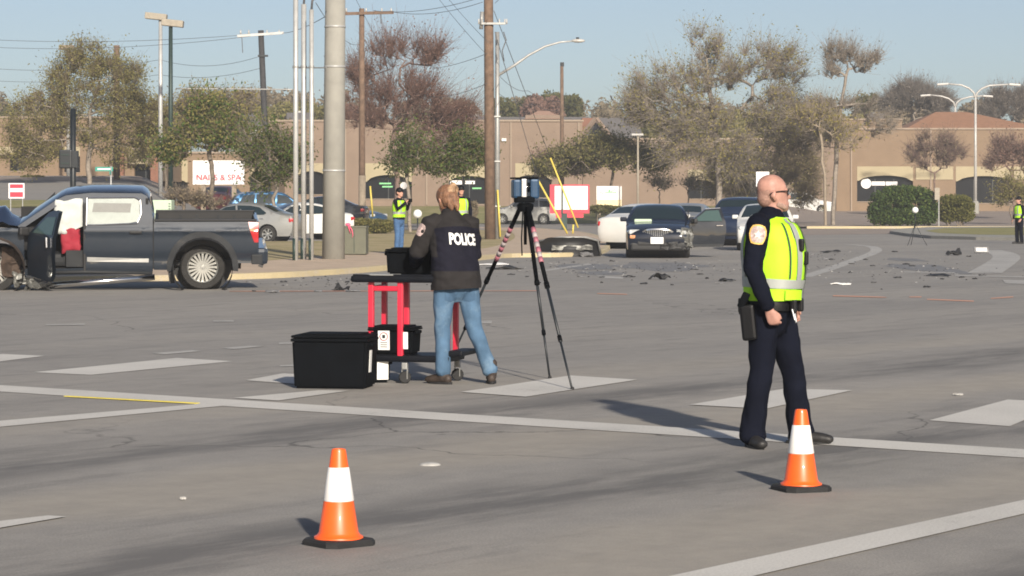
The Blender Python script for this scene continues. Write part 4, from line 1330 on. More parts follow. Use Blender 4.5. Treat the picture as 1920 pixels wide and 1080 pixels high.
def make_wheel(parent, loc, r=.33, w_=.22, spokes=10, side=1, rimfrac=.66, spoke_w=.055, name='wheel', detail=True):
    mb = MB()
    prof = [(r * rimfrac, -w_ / 2), (r * .93, -w_ / 2), (r * .985, -w_ / 2 + .03), (r, -w_ / 2 + .05), (r, w_ / 2 - .05), (r * .985, w_ / 2 - .03), (r * .93, w_ / 2), (r * rimfrac, w_ / 2), (r * rimfrac, w_ / 2 - .03)]
    mb.lathe(prof, 32, rot=(R(90), 0, 0))
    wh = mb.build(name, 'tyre', parent, angle=35, loc=loc)
    rm = MB()
    f = side
    R0 = r * rimfrac
    rot = (R(-90 * f), 0, 0)
    rm.lathe([(R0, .035), (R0 * .97, .05), (R0 * .90, .035), (R0 * .88, -.02), (R0 * .88, -.10), (0, -.10)], 32, (0, f * (w_ / 2 - .045), 0), rot)
    rm.lathe([(0, .03), (R0 * .13, .028), (R0 * .17, .0), (R0 * .2, -.04)], 20, (0, f * (w_ / 2 - .045), 0), rot)
    ro_ = rm.build('rim', 'alloy' if detail else 'alloy', wh, angle=35)
    disc = MB()
    disc.lathe([(R0 * .86, .0), (0, .0)], 24, (0, f * (w_ / 2 - .12), 0), rot)
    disc.build('brake', 'trim_black', wh)
    for k in range(spokes):
        a = 2 * math.pi * k / spokes
        sp = MB()
        m = Matrix.Rotation(-a, 3, 'Y')
        sp.add([m @ Vector((R0 * .12, f * (w_ / 2 - .03), -spoke_w * .3)), m @ Vector((R0 * .12, f * (w_ / 2 - .03), spoke_w * .3)),
                m @ Vector((R0 * .92, f * (w_ / 2 - .025), spoke_w * .5)), m @ Vector((R0 * .92, f * (w_ / 2 - .025), -spoke_w * .5)),
                m @ Vector((R0 * .12, f * (w_ / 2 - .08), -spoke_w * .3)), m @ Vector((R0 * .12, f * (w_ / 2 - .08), spoke_w * .3)),
                m @ Vector((R0 * .92, f * (w_ / 2 - .075), spoke_w * .5)), m @ Vector((R0 * .92, f * (w_ / 2 - .075), -spoke_w * .5))],
               [(0, 1, 2, 3), (7, 6, 5, 4), (0, 3, 7, 4), (1, 5, 6, 2), (2, 6, 7, 3)])
        sp.build('spoke', 'alloy', wh)
    return wh

def mk_wf(W, L, belt, roof, inset, tf=.10, tr=.08, low=.35):
    h = W / 2
    def wf(x, z):
        u = x / (L / 2)
        pl = 1 - (tf * max(0, u) ** 5 if u > 0 else tr * (-u) ** 5)
        if z > belt:
            k = (z - belt) / (roof - belt)
            tz = 1 - inset * (k ** 1.15)
        else:
            k = (z - .62) / .45
            tz = 1 - .035 * k * k
        return h * pl * tz
    return wf

def car(name, label, group, loc, rotz, paint_, prof, L, W, belt, roof, inset, axles, rw, win, glass_i, light_z, bottom=.24, extra=None, detail=True):
    t_ = thing(name, label, 'car', loc, rotz, group)
    wf = mk_wf(W, L, belt, roof, inset)
    P = smooth_prof(prof, 3)
    N = prof_normals(P)
    drop = .05
    fx, rx = axles
    ra = rw + .055
    lowr = [(p.x, p.y) for p in [P[i] - N[i] * drop for i in range(len(P))]]
    bot = [(lowr[-1][0] + .04, bottom)] + arc(rx, rw, ra, 210, -30, 14)[0:0]
    a0 = math.degrees(math.asin((bottom - rw) / ra))
    bot += arc(rx, rw, ra, 180 - a0, a0, 14) + arc(fx, rw, ra, 180 - a0, a0, 14) + [(lowr[0][0] - .04, bottom)]
    mb = MB()
    for sg in (1, -1):
        mb.add(*side_bm(lowr + bot, wf, sg))
    mb.add(*strip_mesh(P, N, wf, drop, .03))
    mb.build('body', paint_, t_, angle=40, weld=True)
    ub = MB()
    ub.box((0, 0, .42), (L * .9, W * .72, .34))
    for ax in axles:
        ub.lathe([(ra - .005, -W * .46), (ra - .005, W * .46)], 20, (ax, 0, rw), (R(90), 0, 0))
    ub.build('underbody', 'trim_black', t_)
    for k, poly in enumerate(win):
        for sg in (1, -1):
            o = MB().add(*side_bm(poly, wf, sg, .006)).build('side_window', 'auto_glass', t_, angle=40)
    for nm, (i0, i1, ts) in glass_i.items():
        MB().add(*strip_mesh(P, N, wf, drop, .03, i0, i1, .006, [x * ts for x in (-1, -.6, -.2, .2, .6, 1)])).build(nm, 'auto_glass', t_, smooth=True)
    for ax in axles:
        for sg in (1, -1):
            make_wheel(t_, (ax, sg * (W / 2 - .12), rw), rw, .21, 7 if detail else 5, sg)
    xf = max(p.x for p in P); xr = min(p.x for p in P)
    for sg in (1, -1):
        wq = wf(xf - .15, light_z)
        MB().rbox((xf - .20, sg * (wq - .17), light_z), (.26, .34, .15), .05, (0, R(-8), sg * R(-22))).build('headlight', 'lamp_clear', t_)
        wq = wf(xr + .1, light_z + .1)
        MB().rbox((xr + .13, sg * (wq - .12), light_z + .12), (.2, .26, .17), .05, (0, 0, sg * R(18))).build('tail_light', 'tail_red', t_)
        MB().rbox((win[0][0][0] - .12, sg * (wf(win[0][0][0], belt) + .09), belt + .08), (.1, .2, .13), .04).build('mirror', paint_, t_)
        for px_ in (.05, -.95):
            MB().rbox((px_ - .15, sg * (wf(px_, belt - .1) + .008), belt - .1), (.18, .03, .03), .01).build('door_handle', 'chrome', t_)
    MB().box((xr + .012, 0, light_z), (.03, .34, .16)).build('licence_plate', 'paper', t_)
    for z_ in (.42,):
        MB().rbox((xf - .045, 0, z_), (.12, W * .62, .12), .03).build('lower_grille', 'trim_black', t_)
    return t_, wf, P, N

sedan_prof = [(2.20, .24), (2.30, .38), (2.33, .56), (2.29, .70), (2.12, .80), (1.65, .92), (1.15, 1.0), (.72, 1.21), (.32, 1.40), (-.1, 1.475), (-.65, 1.465), (-1.1, 1.38), (-1.5, 1.20), (-1.85, 1.09), (-2.18, 1.05), (-2.31, .96), (-2.34, .62), (-2.30, .40), (-2.22, .24)]
sedan_win = [[(.86, 1.05), (.36, 1.335), (-.02, 1.40), (-.10, 1.03)], [(-.17, 1.03), (-.09, 1.405), (-.6, 1.395), (-.98, 1.33), (-1.28, 1.12), (-1.2, 1.06)]]
suv_prof = [(2.22, .26), (2.34, .45), (2.36, .72), (2.28, .90), (1.9, 1.02), (1.25, 1.12), (.95, 1.25), (.45, 1.60), (.0, 1.70), (-1.2, 1.70), (-1.85, 1.62), (-2.12, 1.30), (-2.27, 1.12), (-2.32, .75), (-2.28, .45), (-2.2, .26)]
suv_win = [[(.88, 1.17), (.46, 1.52), (.02, 1.60), (-.02, 1.15)], [(-.1, 1.15), (-.06, 1.605), (-.98, 1.605), (-1.02, 1.15)], [(-1.1, 1.15), (-1.06, 1.60), (-1.6, 1.55), (-1.85, 1.2), (-1.8, 1.15)]]
def sedan(label, loc, rotz, paint_, group, **kw):
    return car('sedan', label, group, loc, rotz, paint_, sedan_prof, 4.67, 1.82, 1.0, 1.475, .26, (1.38, -1.33), .325, sedan_win, {'windshield': (19, 25, .86), 'rear_window': (33, 37, .84)}, .72, **kw)
def suv(label, loc, rotz, paint_, group, name='suv', **kw):
    o = car(name, label, group, loc, rotz, paint_, suv_prof, 4.68, 1.86, 1.12, 1.70, .2, (1.42, -1.36), .345, suv_win, {'windshield': (19, 21, .86), 'rear_window': (31, 33, .82)}, .86, **kw)
    return o
LOT = 'cars parked in the lots behind'
D = lambda x, y: math.atan2(y, x)
def onlot(px, Z, e=None):
    return Vector((gx(px, Z), Z, elev(px, Z) + .015 if e is None else e))
sedan('silver sedan parked behind the truck tailgate, red tail light showing', onlot(452, 100, .02), D(-1, .22), 'paint_car_silver', LOT)
sedan('white sedan parked behind the silver pipes', onlot(552, 108, .02), D(-.9, -.35), 'paint_car_white', LOT)
suv('blue crossover parked furthest back behind the slim yard tree', onlot(516, 128, .3), D(1, .2), 'paint_blue', LOT)
sedan('dark sedan parked behind the concrete pole', onlot(598, 126, .3), D(-1, .1), 'paint_car_dark', LOT)
sedan('maroon car parked under the white salon sign', onlot(418, 146, .9), D(.2, 1), 'paint_maroon', LOT)
sedan('small blue car just showing right of the concrete pole', onlot(640, 138, .1), D(1, -.4), 'paint_blue', LOT)
suv('silver crossover parked on the side street behind the tripod', onlot(984, 176, .01), D(-1, .12), 'paint_car_silver', LOT)
suv('white vehicle parked in front of the right shop, by the bald head', onlot(1506, 206, .52), D(1, -.1), 'paint_car_white', LOT)
CR = 'vehicles stopped at the crash'
sedan('white sedan stopped close behind the crashed dark sedan, at left', gp(1222, 465), D(.5, .86), 'paint_car_white', CR)
sedan('white sedan behind the open car door, partly hidden by the officer', gp(1436, 468), D(-.12, -1), 'paint_car_white', CR)
suv('dark blue crossover behind the open car door, roof showing over it', gp(1392, 459), D(-.3, -1), 'paint_navy', CR)
sedan('light sedan seen in the gap between the crashed sedan and its open door', gp(1290, 456), D(.2, 1), 'paint_car_silver', CR)

# crashed dark sedan, front towards the camera
CP = gp(1241, 484)
ang = D(-.06, -1)
sed, wf, P, N = sedan('crashed dark blue sedan facing the camera with its left door open', CP + Vector((0, 1.9, 0)), ang, 'paint_black_blue', None)
sed['group'] = CR
xf = 2.33
# grille with chrome surround and vertical bars
gm = MB()
def oval(w_, h_, z0, x, n=22):
    return [Vector((x - .05 * abs(math.cos(2 * math.pi * k / n)) ** 2, w_ * math.copysign(abs(math.cos(2 * math.pi * k / n)) ** .7, math.cos(2 * math.pi * k / n)), z0 + h_ * math.copysign(abs(math.sin(2 * math.pi * k / n)) ** .8, math.sin(2 * math.pi * k / n)))) for k in range(n)]
o1, o2 = oval(.44, .135, .70, 2.335), oval(.385, .095, .70, 2.345)
n_ = len(o1)
gm.add(o1 + o2, [(k, (k + 1) % n_, n_ + (k + 1) % n_, n_ + k) for k in range(n_)])
gr_ = gm.build('grille', 'chrome', sed, smooth=True)
MB().add(o2, [tuple(range(n_))]).build('grille_insert', 'trim_black', gr_)
for k in range(-6, 7):
    MB().box((2.352 - .05 * (k / 6) ** 2, k * .055, .70), (.012, .012, .17)).build('grille_bar', 'grey_steel', gr_)
pl = MB().rbox((2.365, -.02, .50), (.02, .36, .185), .012).build('front_plate', 'paper', sed)
MB().box((2.36, 0, .50), (.02, .42, .22)).build('plate_bracket', 'trim_black', sed)
for (yy, zz_, dx) in ((-.66, .40, 0), (.45, .55, .0)):
    MB().sphere((2.27, yy, zz_), .085, 12, sc=(.6, 1.2, .7)).build('fog_lamp', 'lamp_clear', sed, smooth=True)
MB().rbox((2.26, 0, .33), (.14, 1.5, .22), .05).build('air_dam', 'trim_black', sed)
MB().rbox((2.28, -.62, .60), (.10, .34, .10), .03, (0, 0, R(18))).build('turn_lamp', 'amber', sed)
# crumpled left front corner
def crumple(c, d, seed, amp=.07, n=10):
    bm = bmesh.new()
    bmesh.ops.create_cube(bm, size=1)
    bmesh.ops.subdivide_edges(bm, edges=bm.edges, cuts=n, use_grid_fill=True)
    for v_ in bm.verts:
        p = Vector((v_.co.x * d[0], v_.co.y * d[1], v_.co.z * d[2]))
        q = noise.noise_vector(p * 5 + Vector((seed, 0, seed * 2))) + .5 * noise.noise_vector(p * 13 + Vector((seed, 1, 0)))
        v_.co = p + q * amp + Vector(c)
    me = bpy.data.meshes.new('c'); bm.to_mesh(me); bm.free()
    return me
link('crushed_fender', crumple((2.02, .80, .56), (.55, .3, .5), 3, .09), 'torn_metal', sed)
link('crushed_bumper', crumple((2.22, .42, .36), (.25, .8, .2), 5, .08), 'trim_black', sed)
link('broken_headlight', crumple((2.23, .64, .70), (.12, .22, .13), 8, .03, 5), 'lamp_clear', sed)
# windshield sun visor / airbags behind the glass
MB().rbox((1.08, -.42, 1.04), (.25, .5, .1), .04).build('dash_paper', 'pale_green', sed)
# open front left door
dr = bpy.data.objects.new('door', None)
dp = [(0, .30), (0, .98), (-.02, 1.02), (-.52, 1.38), (-.98, 1.40), (-1.06, 1.0), (-1.08, .75), (-1.0, .30)]
dwf = lambda x, z: (.0 if z < 1.0 else -.22 * (z - 1.0) / .45) - .03 * ((z - .62) / .4) ** 2 * (z < 1.0)
mb = MB().add(*side_bm(dp, dwf)).add(*side_bm(dp, lambda x, z: dwf(x, z) - .06))
door = mb.build('door', 'paint_car_dark', sed, angle=40, loc=(.98, .90, 0), rot=(0, 0, R(-74)))
MB().add(*side_bm([(-.1, 1.03), (-.52, 1.32), (-.90, 1.34), (-.96, 1.03)], dwf, 1, .008)).build('door_window', 'green_glass', door, smooth=True)
MB().rbox((-.88, .02, .90), (.2, .03, .035), .01).build('door_handle', 'chrome', door)
MB().rbox((-.12, .12, 1.03), (.12, .24, .15), .05).build('door_mirror', 'trim_black', door)
MB().box((-.5, .006, .34), (.95, .02, .07)).build('door_sill_trim', 'trim_grey', door)
MB().tube([(-.02, .01, 1.03), (-.5, -.16, 1.375), (-.95, -.18, 1.40)], .012, 5).build('window_trim', 'chrome', door)
MB().box((.35, .86, .9), (1.1, .02, .9)).build('door_opening', 'interior', sed)

# ---------------------------------------------------------------- crashed pickup, driver's side towards the camera
ZT = 47.7
TX = gx(380, ZT)
trk = thing('pickup_truck', 'wrecked slate blue crew cab pickup truck with its front door open', 'truck', (TX, ZT, 0), 0, CR)
trk.rotation_euler = (R(-5.0), 0, R(187))
YC = -.98                                    # centre line in local y (near side is y = 0)
W2 = .98
def twf(x, z):
    b = 1.0 - .040 * ((z - .72) / .48) ** 2 if z < 1.2 else 1.0 - .040 - .15 * (z - 1.2) / .55
    # pressed shoulder line along the flank
    b += .026 * math.exp(-((z - 1.07) / .05) ** 2) - .022 * math.exp(-((z - .56) / .075) ** 2)
    return W2 * b
def near(poly, off=0.0, inset=0.0, step=.05):
    V, Fs = side_bm(poly, lambda x, z: twf(x, z) - inset, 1, off, step)
    return [v_ + Vector((0, YC, 0)) for v_ in V], Fs
def far(poly, off=0.0, step=.2):
    V, Fs = side_bm(poly, twf, -1, off, step)
    return [v_ + Vector((0, YC, 0)) for v_ in V], Fs
# bed
bedp = [(-.985, .50), (-1.0, .8), (-1.0, 1.22), (-.97, 1.265), (.86, 1.245), (.875, 1.2), (.875, .36), (.56, .36)] + arc(0, .42, .54, 0, 180, 16) + [(-.56, .50)]
bedp = [(-.985, .48), (-1.0, .8), (-1.0, 1.22), (-.97, 1.265), (.86, 1.245), (.875, 1.2), (.875, .36), (.55, .36)] + arc(0, .42, .53, 0, 180, 16) + [(-.55, .48)]
bed = MB().add(*near(bedp)).build('bed', 'paint_slate', trk, angle=35)
MB().add(*far(bedp)).build('bed_side', 'paint_slate', trk, angle=35)
for sg in (1, -1): MB().rbox((-.055, YC + sg * W2 * .93, 1.262), (1.84, .12, .03), .01).build('bed_rail', 'trim_black', bed)
inn = MB()
inn.box((-.05, YC - W2 * .90, .98), (1.8, .04, .58)); inn.box((-.05, YC + W2 * .90, .98), (1.8, .04, .56)); inn.box((-.05, YC, .70), (1.8, 1.75, .05)); inn.box((.84, YC, .95), (.05, 1.75, .56))
inn.build('bed_liner', 'trim_black', bed)
for xx in (-.6, -.3, .1, .4): MB().box((xx, YC - W2 * .875, 1.0), (.05, .02, .4)).build('liner_rib', 'trim_grey', bed)
MB().rbox((-.98, YC, .96), (.07, 1.72, .56), .03).build('tailgate', 'paint_slate', trk)
fl = MB()
oa, ob = arc(0, .42, .645, -8, 188, 20), arc(0, .42, .525, -8, 188, 20)
Vq = [(x, YC + twf(x, z) + .035, z) for x, z in oa] + [(x, YC + twf(x, z) + .045, z) for x, z in ob] + [(x, YC + twf(x, z) - .02, z) for x, z in oa] + [(x, YC + twf(x, z) - .1, z) for x, z in ob]
m_ = len(oa)
fl.add(Vq, [(i, i + 1, m_ + i + 1, m_ + i) for i in range(m_ - 1)] + [(2 * m_ + i, 2 * m_ + i + 1, i + 1, i) for i in range(m_ - 1)] + [(m_ + i, m_ + i + 1, 3 * m_ + i + 1, 3 * m_ + i) for i in range(m_ - 1)])
fl.build('wheel_arch_flare', 'trim_grey', trk, angle=40)
MB().lathe([(.54, -.42), (.54, 0)], 24, (0, YC + W2 - .03, .42), (R(90), 0, 0)).build('wheel_well', 'trim_black', trk)
MB().lathe([(.54, 0), (.0, 0)], 24, (0, YC + W2 - .45, .42), (R(90), 0, 0)).build('wheel_well', 'trim_black', trk)
MB().prism([(.50, .36), (.62, .30), (.60, .12), (.50, .12)], YC + W2 - .25, YC + W2 + .01).build('mud_flap', 'trim_black', trk)
# tail light, bumper
tlp = [(-1.005, .86), (-1.008, 1.22), (-.82, 1.23), (-.86, 1.05), (-.93, .86)]
tlo = MB().add(*near(tlp, .012, step=.1)).add([(-1.012, YC + .97, .86), (-1.012, YC + .97, 1.22), (-1.012, YC + .75, 1.22), (-1.012, YC + .75, .86)], [(0, 1, 2, 3)]).build('tail_light', 'tail_red', trk, angle=40)
MB().add(*near([(-.99, 1.06), (-.99, 1.10), (-.85, 1.11), (-.86, 1.07)], .018)).build('lamp_strip', 'amber', tlo)
MB().rbox((-1.06, YC, .60), (.24, 1.96, .30), .07).build('rear_bumper', 'paint_slate', trk)
MB().rbox((-.98, YC + .985, .55), (.20, .04, .18), .04).build('bumper_end_cap', 'trim_grey', trk)
MB().tube([(-1.02, YC + .8, .45), (-1.1, YC + .8, .42)], .05, 10).build('exhaust', 'chrome', trk)
# rear wheel and others
make_wheel(trk, (0, YC + W2 - .15, .405), .41, .27, 20, 1, .70, .042)
make_wheel(trk, (0, YC - W2 + .15, .25), .41, .27, 20, -1, .70, .042)
make_wheel(trk, (3.72, YC + W2 - .22, .36), .41, .27, 20, 1, .66, .042)
make_wheel(trk, (3.72, YC - W2 + .15, .25), .41, .27, 20, -1, .70, .042)
# cab side with the front door opening left free
cabp = [(.895, .34), (.895, 1.30), (.93, 1.52), (1.0, 1.69), (1.10, 1.735), (2.0, 1.745), (2.45, 1.70), (2.62, 1.62), (3.30, 1.16), (3.24, 1.10), (2.60, 1.52), (2.42, 1.595), (2.22, 1.615), (2.13, 1.58), (2.12, 1.2), (2.14, .40), (3.18, .38), (3.18, .26), (.95, .29)]
cab = MB().add(*near(cabp)).build('cab', 'paint_slate', trk, angle=35)
farp = [(.895, .34), (.895, 1.30), (.93, 1.52), (1.0, 1.69), (1.10, 1.735), (2.0, 1.745), (2.45, 1.70), (2.62, 1.62), (3.30, 1.16), (3.2, .30), (.95, .29)]
MB().add(*far(farp)).build('cab_side', 'paint_slate', trk, angle=35)
def across(pts, tw, drop=.03, off=0.0, ts=(-1, -.97, -.9, -.6, -.2, .2, .6, .9, .97, 1), crown=.03):
    V, Fs = [], []
    for (x, z) in pts:
        for t_ in ts:
            V.append((x, YC + t_ * twf(x, z) * tw, z + off + crown * (1 - t_ * t_) + drop * (1 - abs(t_) ** 8) - drop * .0))
    m = len(ts)
    for i in range(len(pts) - 1):
        for k in range(m - 1): Fs.append((i * m + k, i * m + k + 1, (i + 1) * m + k + 1, (i + 1) * m + k))
    return V, Fs
MB().add(*across([(.95, 1.60), (1.0, 1.68), (1.10, 1.73), (1.5, 1.745), (2.0, 1.745), (2.3, 1.72), (2.47, 1.69), (2.58, 1.64)], 1.0)).build('roof', 'paint_slate', trk, smooth=True)
MB().add(*across([(2.58, 1.64), (2.8, 1.49), (3.05, 1.32), (3.28, 1.16)], .93)).build('windshield', 'auto_glass', trk, smooth=True)
MB().add([(.897, YC - .9, 1.2), (.897, YC + .9, 1.2), (.96, YC + .80, 1.66), (.96, YC - .80, 1.66)], [(0, 1, 2, 3)]).build('rear_window', 'auto_glass', trk)
MB().box((.90, YC, .8), (.03, 1.86, .85)).build('cab_back', 'paint_slate', trk)
# rear door: seam, window, handle, mouldings
rdo = MB().add(*near([(.96, .36), (.96, 1.18), (2.08, 1.16), (2.09, .40)], .012)).build('rear_door', 'paint_slate', trk, angle=35)
wsh = [(1.17, 1.24), (1.13, 1.37), (1.14, 1.60), (1.22, 1.645), (2.05, 1.64), (2.06, 1.19), (1.40, 1.20)]
reflm = MB().add(*near(wsh, .006, step=.05)).mesh('rear_window_reflection')  # white sheet imitates the bright reflection in the rear door glass
for v_ in reflm.vertices: v_.co.y += .006 * noise.noise(Vector((v_.co.x * 5, 0, v_.co.z * 16)))
link('rear_window_reflection', reflm, 'airbag_and_reflection', rdo, True)
MB().add(*near([(1.30, 1.40), (1.28, 1.56), (1.95, 1.57), (1.98, 1.41)], .0155)).build('reflection_mid_band', 'reflection_grey', rdo, smooth=True)  # grey strip painted between the bright bands of that reflection
MB().add(*near([(1.17, 1.24), (1.13, 1.37), (1.14, 1.60), (1.22, 1.645), (2.05, 1.64), (2.06, 1.19), (1.40, 1.20)], .022)).build('rear_door_window', 'side_glass', rdo, smooth=True)
fr = MB()
for a_, b_ in (((1.17, 1.22), (1.10, 1.38)), ((1.10, 1.38), (1.12, 1.62)), ((1.12, 1.62), (1.22, 1.67)), ((1.22, 1.67), (2.07, 1.66)), ((2.07, 1.66), (2.08, 1.17)), ((2.08, 1.17), (1.17, 1.21))):
    fr.tube([(a_[0], YC + twf(*a_) + .014, a_[1]), (b_[0], YC + twf(*b_) + .014, b_[1])], .014, 6)
fr.build('window_trim', 'chrome', rdo)
MB().rbox((1.20, YC + twf(1.2, 1.05) + .03, 1.05), (.22, .04, .05), .015).build('door_handle', 'trim_black', rdo)
MB().add(*near([(.97, .50), (.97, .57), (2.07, .60), (2.07, .52)], .024)).build('door_moulding', 'grey_steel', rdo)  # brighter steel paints the highlight along the lower moulding
MB().box((.884, YC + W2 * .985, .85), (.014, .05, .9)).build('panel_gap', 'interior', trk)
MB().rbox((2.115, YC + W2 - .03, .95), (.05, .05, 1.25), .015).build('b_pillar', 'trim_black', trk)
# interior seen through the open doorway
it = MB()
it.box((2.1, YC, .34), (2.4, 1.7, .06)); it.box((1.0, YC, 1.05), (.05, 1.7, 1.2)); it.box((2.2, YC - .86, .85), (2.3, .05, 1.0)); it.rbox((3.18, YC, .92), (.4, 1.7, .45), .1)
it.build('interior', 'interior', trk)
st = MB(); st.rbox((2.72, YC + .42, .52), (.55, .52, .22), .07); st.rbox((2.34, YC + .42, .92), (.2, .52, .72), .08, (0, R(-14), 0))
st.build('front_seat', 'trim_grey', trk)
bag = crumple((2.40, YC + .83, 1.32), (.50, .05, .62), 11, .035, 8)
for v_ in bag.vertices:
    if v_.co.z < 1.12: v_.co.x = v_.co.x * .55 + 2.52 * .45
link('curtain_airbag', bag, 'airbag_and_reflection', trk, smooth=True)
link('red_cloth', crumple((2.36, YC + .80, .88), (.34, .1, .42), 14, .05, 8), 'seat_red', trk, smooth=True)
MB().box((2.30, YC + .85, .56), (.30, .03, .30)).build('seat_side', 'trim_grey', trk)
# front door, swung open
fdp = [(0, .34), (.0, 1.08), (-.06, 1.12), (-.62, 1.52), (-.80, 1.57), (-1.0, 1.56), (-1.03, 1.1), (-1.02, .40), (-.9, .30)]
fwf = lambda x, z: (twf(0, z) - W2)
fd = MB().add(*side_bm(fdp, fwf, 1, 0, .14)).add(*side_bm(fdp, lambda x, z: fwf(x, z) - .07, 1, 0, .2)).build('front_door', 'paint_slate', trk, angle=35, loc=(3.16, YC + W2, -.06), rot=(R(2), 0, R(-62)))
MB().add(*side_bm([(-.18, 1.12), (-.60, 1.43), (-.95, 1.46), (-.97, 1.14)], fwf, 1, .01)).build('front_door_window', 'green_glass', fd, smooth=True)
MB().rbox((-.86, .03, 1.0), (.05, .04, .2), .015, (0, R(10), 0)).build('door_handle', 'chrome', fd)
MB().rbox((-.10, .12, 1.14), (.1, .2, .16), .04).build('side_mirror', 'trim_black', fd)
# front fender, hood, nose
fenp = [(3.19, .34), (3.19, 1.10), (3.4, 1.13), (4.3, 1.08), (4.62, .98), (4.72, .7), (4.68, .45), (4.27, .45)] + arc(3.72, .40, .55, 5, 175, 14)
MB().add(*near(fenp)).build('front_fender', 'paint_slate', trk, angle=35)
MB().add(*far(fenp)).build('front_fender', 'paint_slate', trk, angle=35)
MB().lathe([(.55, -.42), (.55, 0)], 24, (3.72, YC + W2 - .03, .42), (R(90), 0, 0)).build('wheel_well', 'rust', trk)
link('torn_arch_liner', crumple((3.42, YC + W2 - .12, .50), (.34, .2, .5), 21, .07), 'rust', trk)
link('broken_suspension', crumple((3.3, YC + W2 - .08, .24), (.2, .15, .28), 25, .11), 'torn_metal', trk)
V, Fs = [], []
for i in range(13):
    x = 3.22 + 1.4 * i / 12
    for k in range(13):
        y = -1 + 2 * k / 12
        z = 1.17 - .06 * (x - 3.2) + .05 * (1 - y * y) + .30 * math.exp(-((x - 3.62) / .16) ** 2) * (.6 + .4 * math.sin(3 * y + 1)) + .03 * noise.noise(Vector((x * 6, y * 6, 2)))
        V.append((x, YC + y * .93, z))
for i in range(12):
    for k in range(12): Fs.append((i * 13 + k, i * 13 + k + 1, (i + 1) * 13 + k + 1, (i + 1) * 13 + k))
MB().add(V, Fs).build('hood', 'paint_navy', trk, smooth=True)
tri = [(3.18, 1.32), (2.98, 1.55), (2.72, 1.80), (2.74, 1.58), (2.82, 1.34)]
V = [(x, YC - .86 + .05 * math.sin(4 * z), z - .17) for x, z in tri]
MB().add(V + [(a, b - .03, c) for a, b, c in V], [(0, 1, 2, 3, 4), (9, 8, 7, 6, 5)] + [(i, (i + 1) % 5, 5 + (i + 1) % 5, 5 + i) for i in range(5)]).build('buckled_panel', 'trim_grey', trk)
link('crushed_nose', crumple((4.62, YC, .75), (.4, 1.8, .6), 31, .12), 'torn_metal', trk)
MB().rbox((4.55, YC + .8, .92), (.2, .3, .2), .04).build('headlight', 'lamp_clear', trk)
ub = MB(); ub.box((1.9, YC, .40), (5.2, .9, .16)); ub.box((1.9, YC, .46), (5.2, 1.3, .1)); ub.build('chassis', 'trim_black', trk)
# running board torn down at its front end
MB().tube([(.86, YC + W2 + .06, .24), (1.8, YC + W2 + .1, .17), (2.78, YC + W2 + .14, .10)], .055, 10).build('running_board', 'chrome', trk, smooth=True)
link('torn_step_end', crumple((2.95, YC + W2 + .1, .11), (.42, .2, .10), 35, .10, 10), 'torn_metal', trk)
MB().tube([(.9, YC + W2 - .02, .30), (2.1, YC + W2 - .02, .33), (3.1, YC + W2 - .02, .31)], .03, 8).build('sill', 'trim_grey', trk, smooth=True)
# ================================================================ CONES, CART, BINS, TRIPODS, DEBRIS
def cone(label, px, py, rotz):
    p = gp(px, py)
    t_ = thing('traffic_cone', label, 'traffic cone', p, rotz, 'traffic cones')
    b = MB()
    hw, c_ = .140, .04
    def octo(s_, z):
        a = hw * s_; c = c_
        return [(a - c, -a, z), (a, -a + c, z), (a, a - c, z), (a - c, a, z), (-a + c, a, z), (-a, a - c, z), (-a, -a + c, z), (-a + c, -a, z)]
    V = octo(1, .0) + octo(1, .018) + octo(.94, .030) + octo(.55, .036)
    Fs = [tuple(range(7, -1, -1))]
    for i in range(3):
        for k in range(8): Fs.append((i * 8 + k, i * 8 + (k + 1) % 8, (i + 1) * 8 + (k + 1) % 8, (i + 1) * 8 + k))
    Fs.append(tuple(24 + k for k in range(8)))
    b.add(V, Fs).build('base', 'rubber', t_)
    def rad(z): return .098 + (.034 - .098) * (z - .034) / .416
    MB().lathe([(.118, .030), (.116, .040), (.104, .046), (rad(.06), .06), (rad(.2), .2), (rad(.44), .44), (rad(.44) - .004, .452), (rad(.44) - .012, .452), (rad(.44) - .014, .40)], 36).build('body', 'orange_cone', t_, angle=50)
    MB().lathe([(rad(.208) + .0005, .208), (rad(.212) + .003, .212), (rad(.362) + .003, .362), (rad(.366) + .0005, .366)], 36).build('reflective_sleeve', 'cone_sleeve', t_, angle=50)
    return t_
cone('orange and white traffic cone in the left foreground, nearest the camera', 635, 1021, R(38))
cone('orange and white traffic cone standing in front of the vested officer', 1502, 919, R(20))

# utility cart: posts at the corners of a skewed-looking rectangle, table top, shelf, casters
ZC = 23.55
cp = Vector((gx(770, ZC), ZC, 0))
cart = thing('equipment_cart', 'black topped utility cart on red posts in front of the jacketed woman', 'cart', cp, R(-14))
s = FP / ZC
def cx(px): return (px - 757) / s
ztop = .925
MB().rbox((.0, .0, ztop), (.94, .62, .062), .025).build('table_top', 'table_plastic', cart)
MB().rbox((.0, -.285, ztop + .032), (.90, .03, .02), .008).build('table_rim', 'table_plastic', cart)
MB().rbox((0, 0, .22), (.86, .56, .06), .02).build('shelf', 'table_plastic', cart)
posts = [(-.30, -.22), (-.02, -.25), (.37, -.1), (.36, .22), (-.31, .22), (-.10, .22)]
for x, y in posts:
    MB().rbox((x, y, (ztop + .22) / 2), (.05, .05, ztop - .24), .008).build('post', 'red_paint', cart)
for z_ in (.84,):
    MB().rbox((-.16, -.235, z_), (.26, .035, .045), .008, (0, 0, R(-6))).build('rail', 'red_paint', cart)
    MB().rbox((-.305, 0, z_), (.035, .42, .045), .008).build('rail', 'red_paint', cart)
